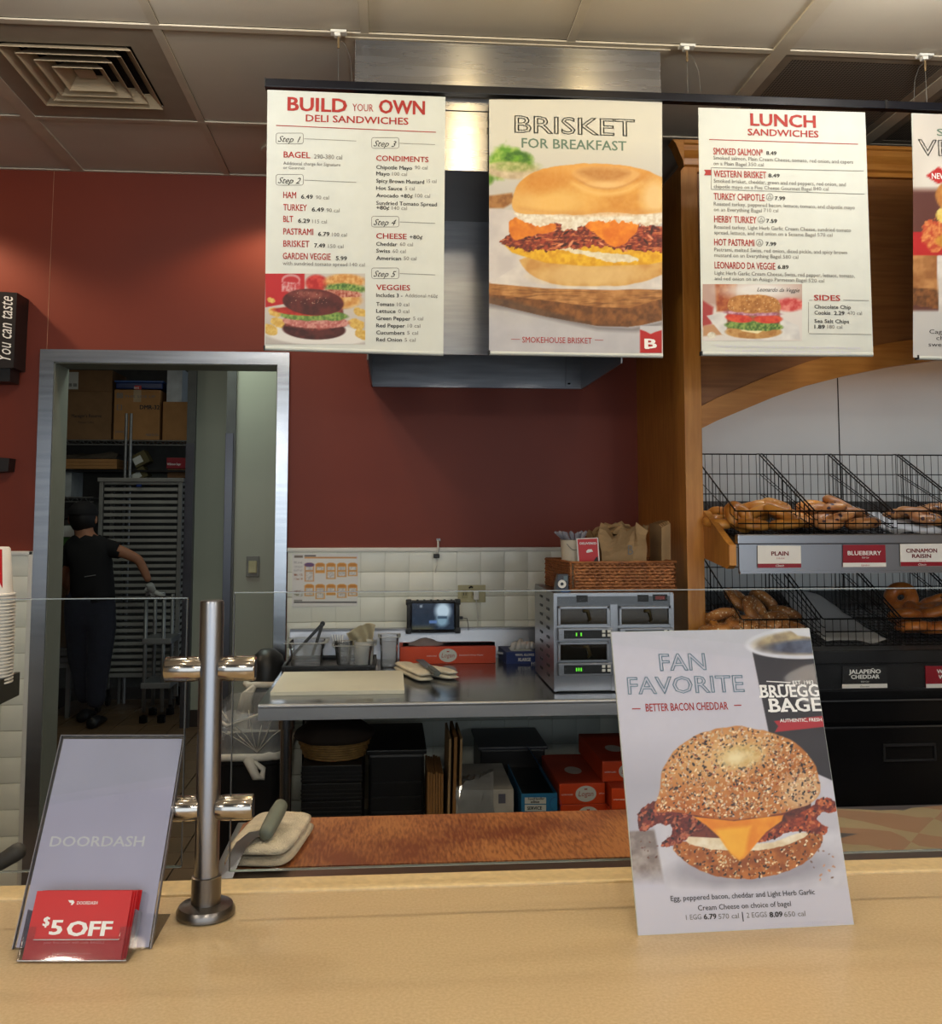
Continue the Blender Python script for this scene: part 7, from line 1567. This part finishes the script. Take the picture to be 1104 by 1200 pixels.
bx = pbox(134, 192, 447, 456, SY_+.04, .36); T = Thing('blue_tub', 'blue lidded storage tub on top of the DMR-32 box', 'tub', ((bx[0]+bx[1])/2, bx[2]+.1, bx[4]))
T.part('tub_body', mk(box, bx[0]+.01, bx[1]-.01, bx[2], bx[3], bx[4]+.003, bx[5]-.01, .01), mat('tub_blue', (36, 56, 110), .35)); T.part('tub_lid', mk(box, bx[0], bx[1], bx[2]-.01, bx[3], bx[5]-.012, bx[5]+.004, .005), mat('lid_blue', (46, 84, 150), .35))
bx = pbox(156, 164, 452.5, 457, SY_-.02, .003); T = Thing('red_tag', 'small red sale tag between the blue tub and the box', 'tag', ((bx[0]+bx[1])/2, bx[2], bx[4])); T.part('tag_sheet', mk(box, bx[0], bx[1], SY_+.024, SY_+.026, bx[4]+.01, bx[5]+.01), RED); add_letter(T, yplane(SY_+.024), [('SAVE', 157, 455.6, 163, 2.4, INKW, .02)], h=.002)
bx = pbox(195, 214, 432, 471.5, SY_+.06, .3); carton('white_bin', 'tall white plastic bin at the right end of the top store shelf', 'bin', bx, mat('white_bin', (196, 206, 212), .4), z0=bx[4]+.004, group=None)
# flat cartons stack, tilted boxes, red box
for k in range(3):
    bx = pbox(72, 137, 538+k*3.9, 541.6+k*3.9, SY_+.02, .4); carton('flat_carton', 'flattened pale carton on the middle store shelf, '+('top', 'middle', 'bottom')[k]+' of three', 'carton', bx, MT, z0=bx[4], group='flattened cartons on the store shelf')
zf = aY(100, 549.8, SY_+.02).z; T = Thing('shelf_support', 'thin board carrying the flattened cartons in the store room', 'shelf', (aY(130, 500, SY_).x, SY_+.2, zf)); T.part('board', mk(box, sx0, aY(222, 500, SY_).x, SY_+.02, SY_+.45, zf-.02, zf-.004), BLACK)
bx = pbox(74, 136, 529.5, 537.6, SY_+.02, .35); bm = NB(); n = 10; g = []
for i in range(n*2):
    row = []
    for j in range(5):
        x = bx[0]+(bx[1]-bx[0])*i/(2*n-1); row.append(bm.verts.new((x, bx[2]+.3*j/4, bx[4]+.004+(bx[5]-bx[4])*(.7+.5*mnoise.noise(V(x*9, j*.8, 2)))*(j > 0))))
    g.append(row)
for i in range(2*n-1):
    for j in range(4): bm.faces.new((g[i][j], g[i+1][j], g[i+1][j+1], g[i][j+1]))
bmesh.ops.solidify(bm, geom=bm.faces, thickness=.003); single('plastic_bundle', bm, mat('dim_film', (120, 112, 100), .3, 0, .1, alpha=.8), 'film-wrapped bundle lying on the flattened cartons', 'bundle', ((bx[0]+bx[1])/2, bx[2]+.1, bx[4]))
for (cx_, cy_, w_, h_, rot, lb) in ((164.5, 538, 17, 15, .5, 'small dark box with white label tilted on the store shelf, upper one'), (163, 556, 17, 13, .55, 'small dark box with white label tilted on the store shelf, lower one')):
    p = aY(cx_, cy_, SY_+.05); s = SY_/1136; T = Thing('labelled_box', lb, 'box', tuple(p-V(0, 0, h_*s/2)), group='small tilted boxes')
    ax, az = V(math.cos(rot), 0, math.sin(rot)), V(-math.sin(rot), 0, math.cos(rot))
    c = T.part('box_body', mk(obox, p+V(0, .06, 0), ax, V(0, 1, 0), az, w_*s, .14, h_*s, .003), mat('olive_box', (92, 84, 48), .6)); T.part('label_sheet', mk(obox, p+V(0, -.0105, 0)-ax*.02, ax, V(0, 1, 0), az, w_*s*.6, .002, h_*s*.55), WHITEP, parent=c)
bx = pbox(195, 222, 536.5, 549, SY_+.05, .3); carton('red_box', 'small red box with white print at the right of the store shelf', 'box', bx, mat('crimson_box', (150, 30, 44), .5), texts=[('Wilkinson Sugar', 196, 545, 212, 2.6, INKW, .02)], group=None)
bx2 = pbox(196, 222, 549.6, 560, SY_+.05, .3); carton('brown_box', 'small brown box beneath the red box in the store room', 'box', bx2, CARTON2, group=None)
bx = pbox(70, 84, 549, 580, SY_+.05, .3); carton('white_jug_case', 'white plastic case at the left of the lower store shelf', 'case', bx, mat('case_white', (170, 178, 180), .4), z0=aY(80, 583, SY_).z+.006, group=None)
bx = pbox(70, 92, 616, 645, 7.6, .2); T = carton('green_carton', 'green and white carton left of the person in the store room', 'carton', bx, mat('green_box', (70, 120, 60), .5), z0=bx[4], group=None); x0, x1, *_z = pbox(70, 92, 616, 629, 7.596, .01); T.part('label_sheet', mk(box, x0, x1, 7.594, 7.599, _z[2], _z[3]), WHITEP)
T = Thing('low_table', 'dim grey low table with boxes left of the person', 'table', (aY(70, 680, 7.5).x, 7.8, 0))
a = aY(84, 778, 7.45); T.part('table_top', mk(box, a.x-.6, a.x, 7.45, 8.0, a.z-.03, a.z, .004), ALU); 
for x in (a.x-.03, a.x-.5): T.part('leg', mk(box, x-.015, x+.015, 7.47, 7.5, 0, a.z-.03), ALU)
for q_, (x_, y_) in enumerate(((70, 7.6), (60, 7.7))):
    T.part('tray', mk(box, a.x-.35+.02*q_, a.x-.03, 7.5, 7.9, a.z+.001+.05*q_, a.z+.04+.05*q_, .004), ALU)
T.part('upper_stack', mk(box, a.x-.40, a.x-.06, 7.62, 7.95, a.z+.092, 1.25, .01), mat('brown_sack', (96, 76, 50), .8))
# sheet-pan rack
RY = 7.62; ra, rb_ = aY(113, 680, RY).x, aY(211, 680, RY).x; rz1 = aY(160, 560, RY).z; rz0 = aY(160, 789, RY).z
T = Thing('sheet_pan_rack', 'tall aluminium sheet-pan rack in the store room', 'rack', ((ra+rb_)/2, RY+.25, 0))
RK = mat('rack_aluminium', (150, 150, 146), .5, .5, .05)
for x in (ra, rb_-.03):
    for y in (RY, RY+.30): T.part('upright', mk(box, x, x+.03, y, y+.03, .12, rz1, .002), RK)
T.part('top_panel', mk(box, ra-.012, rb_+.012, RY-.01, RY+.34, rz1-.03, rz1, .003), RK); T.part('bottom_panel', mk(box, ra, rb_, RY, RY+.33, rz0-.03, rz0, .003), RK)
for x in (ra+.03, rb_-.05):
    for y in (RY+.03, RY+.29):
        bm = NB(); lathe(bm, [(0, -.012), (.045, -.012), (.05, 0), (.045, .012), (0, .012)], (0, 0, 0), 16); bmesh.ops.transform(bm, matrix=Matrix.Translation((x, y, .05)) @ Matrix.Rotation(1.57, 4, 'Y'), verts=bm.verts); box(bm, x-.01, x+.01, y-.02, y+.02, .06, .13); T.part('caster', bm, BLACKM)
nP = 30; pane = None

for k in range(nP):
    z = rz0+.012+(rz1-.064-rz0)*k/(nP-1)
    if pane is None:
        bm = NB(); x0, x1 = -(rb_-ra)/2+.034, (rb_-ra)/2-.034
        box(bm, x0, x1, 0, .004, .0, .026); box(bm, x0, x1, 0, .31, 0, .003); box(bm, x0, x0+.004, 0, .31, 0, .026); box(bm, x1-.004, x1, 0, .31, 0, .026)
        pane = obj('sheet_pan', bm, mat('pan_aluminium', (168, 168, 162), .5, .4, .05)); o = pane
    else: o = pane.copy(); COL.objects.link(o)
    o.location = ((ra+rb_)/2, RY+.012, z); tag(o, nth(k, nP, 'aluminium sheet pan in the store room rack'), 'sheet pan', 'sheet pans in the rack')
p = aY(163, 569, RY-.0); bm = NB(); box(bm, p.x-.02, p.x+.02, RY-.006, RY-.001, p.z-.01, p.z+.01, .001); single('rack_clip', bm, BLUEC, 'tiny blue clip on the top pan of the rack', 'clip', (p.x, RY, p.z-.01))
# small utility cart right of the person
CYd = 7.25; ca_, cb = aY(172, 680, CYd).x, aY(193, 680, CYd).x
T = Thing('utility_cart', 'narrow grey utility cart beside the person in the store room', 'cart', ((ca_+cb)/2, CYd+.2, 0))
zt_ = aY(180, 700, CYd).z
for x in (ca_, cb):
    for y in (CYd, CYd+.28):
        bm = NB(); tube(bm, [(x, y, .08), (x, y, zt_)], .014, 10); T.part('post', bm, ALU, smooth=True); bm = NB(); lathe(bm, [(0, 0), (.03, .005), (.03, .05), (0, .06)], (x, y, .002), 10); T.part('caster', bm, BLACKM)
for z in (aY(180, 748, CYd).z, aY(180, 800, CYd).z): T.part('cart_shelf', mk(box, ca_-.02, cb+.06, CYd-.02, CYd+.30, z-.04, z, .004), ALU)
bm = NB(); tube(bm, [(ca_, CYd, zt_), (ca_, CYd, zt_+.03), (cb, CYd, zt_+.03), (cb, CYd, zt_)], .014, 8); T.part('handle', bm, ALU, smooth=True)

# ================================================================== THE PERSON, seen from behind
PY = 7.16
def skin(name, joints, edges, m, parent=None, sub=2, root=0):
    me = bpy.data.meshes.new(name); me.from_pydata([tuple(j[0]) for j in joints], edges, []); o = bpy.data.objects.new(name, me); COL.objects.link(o)
    md = o.modifiers.new('s', 'SKIN'); md.use_smooth_shade = True; s2 = o.modifiers.new('u', 'SUBSURF'); s2.levels = sub; s2.render_levels = sub
    for i, j in enumerate(joints):
        r = j[1]; sv = me.skin_vertices[0].data[i]; sv.radius = r if isinstance(r, tuple) else (r, r); sv.use_root = (i == root)
    dg = bpy.context.evaluated_depsgraph_get(); ev = o.evaluated_get(dg); m2 = bpy.data.meshes.new_from_object(ev); o.modifiers.clear(); o.data = m2; bpy.data.meshes.remove(me)
    m2.materials.clear(); m2.materials.append(m)
    for p in m2.polygons: p.use_smooth = True
    if parent: o.parent = parent; o.matrix_parent_inverse = parent.matrix_world.inverted()
    return o
def pp(px, py, dy=0): return aY(px, py, PY+dy)
person_base = V(aY(108, 838, PY).x, PY, 0)
hipc = pp(107, 706); 
J = [(hipc, .165), (pp(106.5, 686), .160), (pp(105.5, 658), .150), (pp(104, 641), .108), (pp(99, 627, .02), .052), (pp(97, 612, .03), .082), (pp(97.5, 600, .03), .084),
     (pp(124, 642), .058), (pp(139, 645), .046), (pp(151, 650, .0), .040), (pp(163, 656, .02), .036), (pp(170, 670, .03), .032), (pp(175, 682, .03), .025),
     (pp(85, 642), .058), (pp(77, 656, .02), .048), (pp(75, 672, .1), .042), (pp(80, 684, .22), .032), (pp(84, 688, .28), .026),
     (pp(119, 724), .105), (pp(117, 765, .0), .078), (pp(114, 795, .0), .068), (pp(112, 828, .0), .050),
     (pp(94, 724, .02), .105), (pp(94, 765, .10), .078), (pp(98, 795, .17), .066), (pp(100, 822, .22), .048)]
E_ = [(0, 1), (1, 2), (2, 3), (3, 4), (4, 5), (5, 6), (3, 7), (7, 8), (8, 9), (9, 10), (10, 11), (11, 12), (3, 13), (13, 14), (14, 15), (15, 16), (16, 17), (0, 18), (18, 19), (19, 20), (20, 21), (0, 22), (22, 23), (23, 24), (24, 25)]
body = skin('person', J, E_, SKIN)
tag(body, 'person seen from behind in black top, navy jeans and cap, one white-gloved hand reaching right', 'person')
bpy.context.view_layer.update()
me = body.data; spx = pp(106, 680).x
for v in me.vertices:                                     # flatten the trunk front to back
    if pp(106, 712).z-.1 < v.co.z < pp(106, 632).z: v.co.y = PY+(v.co.y-PY)*.80
def garment(name, m, test, off):
    bm = NB(); bm.from_mesh(body.data); bmesh.ops.recalc_face_normals(bm, faces=bm.faces)
    bmesh.ops.delete(bm, geom=[f for f in bm.faces if not test(f.calc_center_median())], context='FACES')
    bm.normal_update(); nn = {v: v.normal.copy() for v in bm.verts}
    for v in bm.verts: v.co += nn[v]*(off+.006*mnoise.noise(v.co*9))
    bmesh.ops.solidify(bm, geom=bm.faces, thickness=.003); o_ = obj(name, bm, m, body, True); return o_
xr, xl, zn, zw = pp(140, 646).x, pp(77, 660).x, pp(100, 629).z, pp(107, 697).z
garment('shirt', SHIRT, lambda c: zw-.03 < c.z < zn and c.x < xr and (c.x > xl or c.z > pp(80, 664).z) and not (c.x < pp(88, 670).x and c.z < pp(80, 663).z), .014)
garment('jeans', JEANS, lambda c: c.z <= zw and c.z > .07 and abs(c.x-spx) < .26 and not (c.y > PY+.17 and c.z > .8), .012)
# hair and cap
hc = pp(97.5, 605, .03)
bm = NB(); bmesh.ops.create_uvsphere(bm, u_segments=24, v_segments=16, radius=1); 
for v in bm.verts: v.co = Vector((v.co.x*.094, v.co.y*.112, v.co.z*.108-.012)); v.co += Vector((.004*mnoise.noise(v.co*40),)*3)
bmesh.ops.translate(bm, vec=hc, verts=bm.verts); hair = obj('hair', bm, HAIR, body, True)
bm = NB(); bmesh.ops.create_uvsphere(bm, u_segments=24, v_segments=16, radius=1); bmesh.ops.delete(bm, geom=[v for v in bm.verts if v.co.z < -.15], context='VERTS')
for v in bm.verts: v.co = Vector((v.co.x*.104, v.co.y*.122, v.co.z*.098+.014))
bmesh.ops.translate(bm, vec=hc, verts=bm.verts); cap_ = obj('cap', bm, mat('black_cap', (14, 13, 16), .8), body, True)
bm = NB(); g = []
for i in range(9):
    a = math.radians(200+i*17.5-90+10); row = []
    for r_i in (.10, .145): row.append(bm.verts.new(hc+V(-.02+math.cos(a)*r_i*1.0-.02, math.sin(a)*r_i*-1.0+.0, -.012-(.014 if r_i > .11 else 0))))
    g.append(row)
for i in range(8): bm.faces.new((g[i][0], g[i+1][0], g[i+1][1], g[i][1]))
bmesh.ops.solidify(bm, geom=bm.faces, thickness=.004); obj('cap_brim', bm, mat('black_cap', (14, 13, 16)), cap_, True)
for s in (-1, 1):
    bm = NB(); lathe(bm, [(0, -.008), (.018, -.006), (.020, 0), (.014, .007), (0, .008)], (0, 0, 0), 14, sy=1.5); bmesh.ops.transform(bm, matrix=Matrix.Translation(pp(97, 609, .03)+V(s*.092, 0, 0)) @ Matrix.Rotation(1.57*s, 4, 'Y') @ Matrix.Rotation(1.57, 4, 'Z'), verts=bm.verts); obj('ear', bm, SKIN, body, True)
# gloved hand: palm and five fingers gripping the cart rail
h0 = pp(175, 682, .03); G = [(h0, .028), (h0+V(.02, .01, -.045), (.036, .022))]; Eg = [(0, 1)]
GL = mat('white_glove', (176, 178, 176), .45, 0, .04)
root = h0+V(.02, .01, -.045)
for k, (dx, L1) in enumerate(((-.026, .036), (-.009, .042), (.009, .040), (.026, .032))):
    b0 = root+V(dx, .006, -.012); i0 = len(G); G += [(b0+V(.012, .004, -.022), .0100), (b0+V(.022, .012, -.022-L1*.7), .0092), (b0+V(.026, .028, -.024-L1), .0080)]; Eg += [(1, i0), (i0, i0+1), (i0+1, i0+2)]
i0 = len(G); G += [(root+V(-.038, -.004, .006), .0105), (root+V(-.050, -.004, -.020), .0092)]; Eg += [(1, i0), (i0, i0+1)]
skin('glove', G, Eg, GL, body, 2)
lh = pp(84, 688, .28); G = [(lh, .028), (lh+V(.03, .05, -.02), (.034, .022))]; Eg = [(0, 1)]
for k in range(4): b0 = lh+V(.03, .05, -.02); i0 = len(G); G += [(b0+V(.012+.0*k, .03, -.024+.016*k), .0095), (b0+V(.03, .055, -.028+.016*k), .0085)]; Eg += [(1, i0), (i0, i0+1)]
i0 = len(G); G += [(lh+V(.0, .05, .02), .010), (lh+V(.01, .075, .03), .009)]; Eg += [(1, i0), (i0, i0+1)]
skin('glove', G, Eg, GL, body, 2)
bm = NB(); tube(bm, [root+V(.02, .0, -.03), root+V(.05, 0, -.045), root+V(.09, .0, -.055)], [.02, .016, .006], 8); single('white_cloth', bm, mat('wiping_cloth', (186, 188, 184), .8), 'white cloth held in the gloved hand of the person', 'cloth', tuple(root), smooth=True)
for p_, dy in ((pp(112, 830), 0), (pp(100, 822, .22), 0)):
    z0 = 0.003; y = p_.y; bm = NB(); R = []
    for k, (yy, w_, h_) in enumerate(((-.09, .028, .05), (-.075, .040, .075), (-.02, .042, .085), (.04, .046, .075), (.10, .050, .055), (.15, .044, .042), (.17, .024, .03))):
        R.append([bm.verts.new((p_.x+w_*math.cos(t), y+yy, z0+max(0, h_*.5+h_*.5*math.sin(t)))) for t in [i/14*6.283 for i in range(14)]])
    for a, b in zip(R[:-1], R[1:]):
        for k in range(14): bm.faces.new((a[k], a[(k+1) % 14], b[(k+1) % 14], b[k]))
    bm.faces.new(R[0][::-1]); bm.faces.new(R[-1]); obj('shoe', bm, mat('black_shoe', (16, 15, 16), .5), body, True)
bm = NB(); p0_, p1_ = pp(99, 676, -.132), pp(112, 674, -.132); tube(bm, [p0_, p1_], .004, 6); obj('shirt_mark', bm, mat('dim_grey', (110, 110, 110), .6), bpy.data.objects.get('shirt'), False)

# ================================================================== shades of the added fill lamps, recessed downlights over the customer side
can = None
for x, y in FILL_PENDANTS:
    T = Thing('fill_pendant', 'round pendant lamp added unseen behind the camera to brighten the ceiling', 'ceiling light', (x, y, 2.1), group='added fill pendants')
    bm = NB(); lathe(bm, [(.05, .15), (.11, .13), (.135, .07), (.125, .02), (.121, .02), (.13, .07), (.106, .126), (.05, .146)], (x, y, 2.12), 24); T.part('open_shade', bm, mat('shade_brass', (150, 120, 80), .3, .8), smooth=True)
    bm = NB(); tube(bm, [(x, y, 2.27), (x, y, CZ)], .006, 6); T.part('cord', bm, BLACK)
for i, (x, y) in enumerate(LAMPS+AISLE+[(-2.0, 3.80), (-.44, 3.84), (.45, .35), (-.8, .35)]):
    T = Thing('recessed_downlight', 'round recessed warm ceiling downlight in front of the menu boards', 'ceiling light', (x, y, CZ-.006), group='recessed downlights')
    bm = NB(); lathe(bm, [(.062, .004), (.085, .0), (.088, .004), (.062, .009)], (x, y, CZ-.009), 24); T.part('trim_ring', bm, TBAR, smooth=True)
    bm = NB(); lathe(bm, [(0, 0), (.060, 0), (.060, .003), (0, .003)], (x, y, CZ-.004), 24); T.part('lamp_disc', bm, mat('lamp_glow', (255, 214, 150), .5, emit=9))
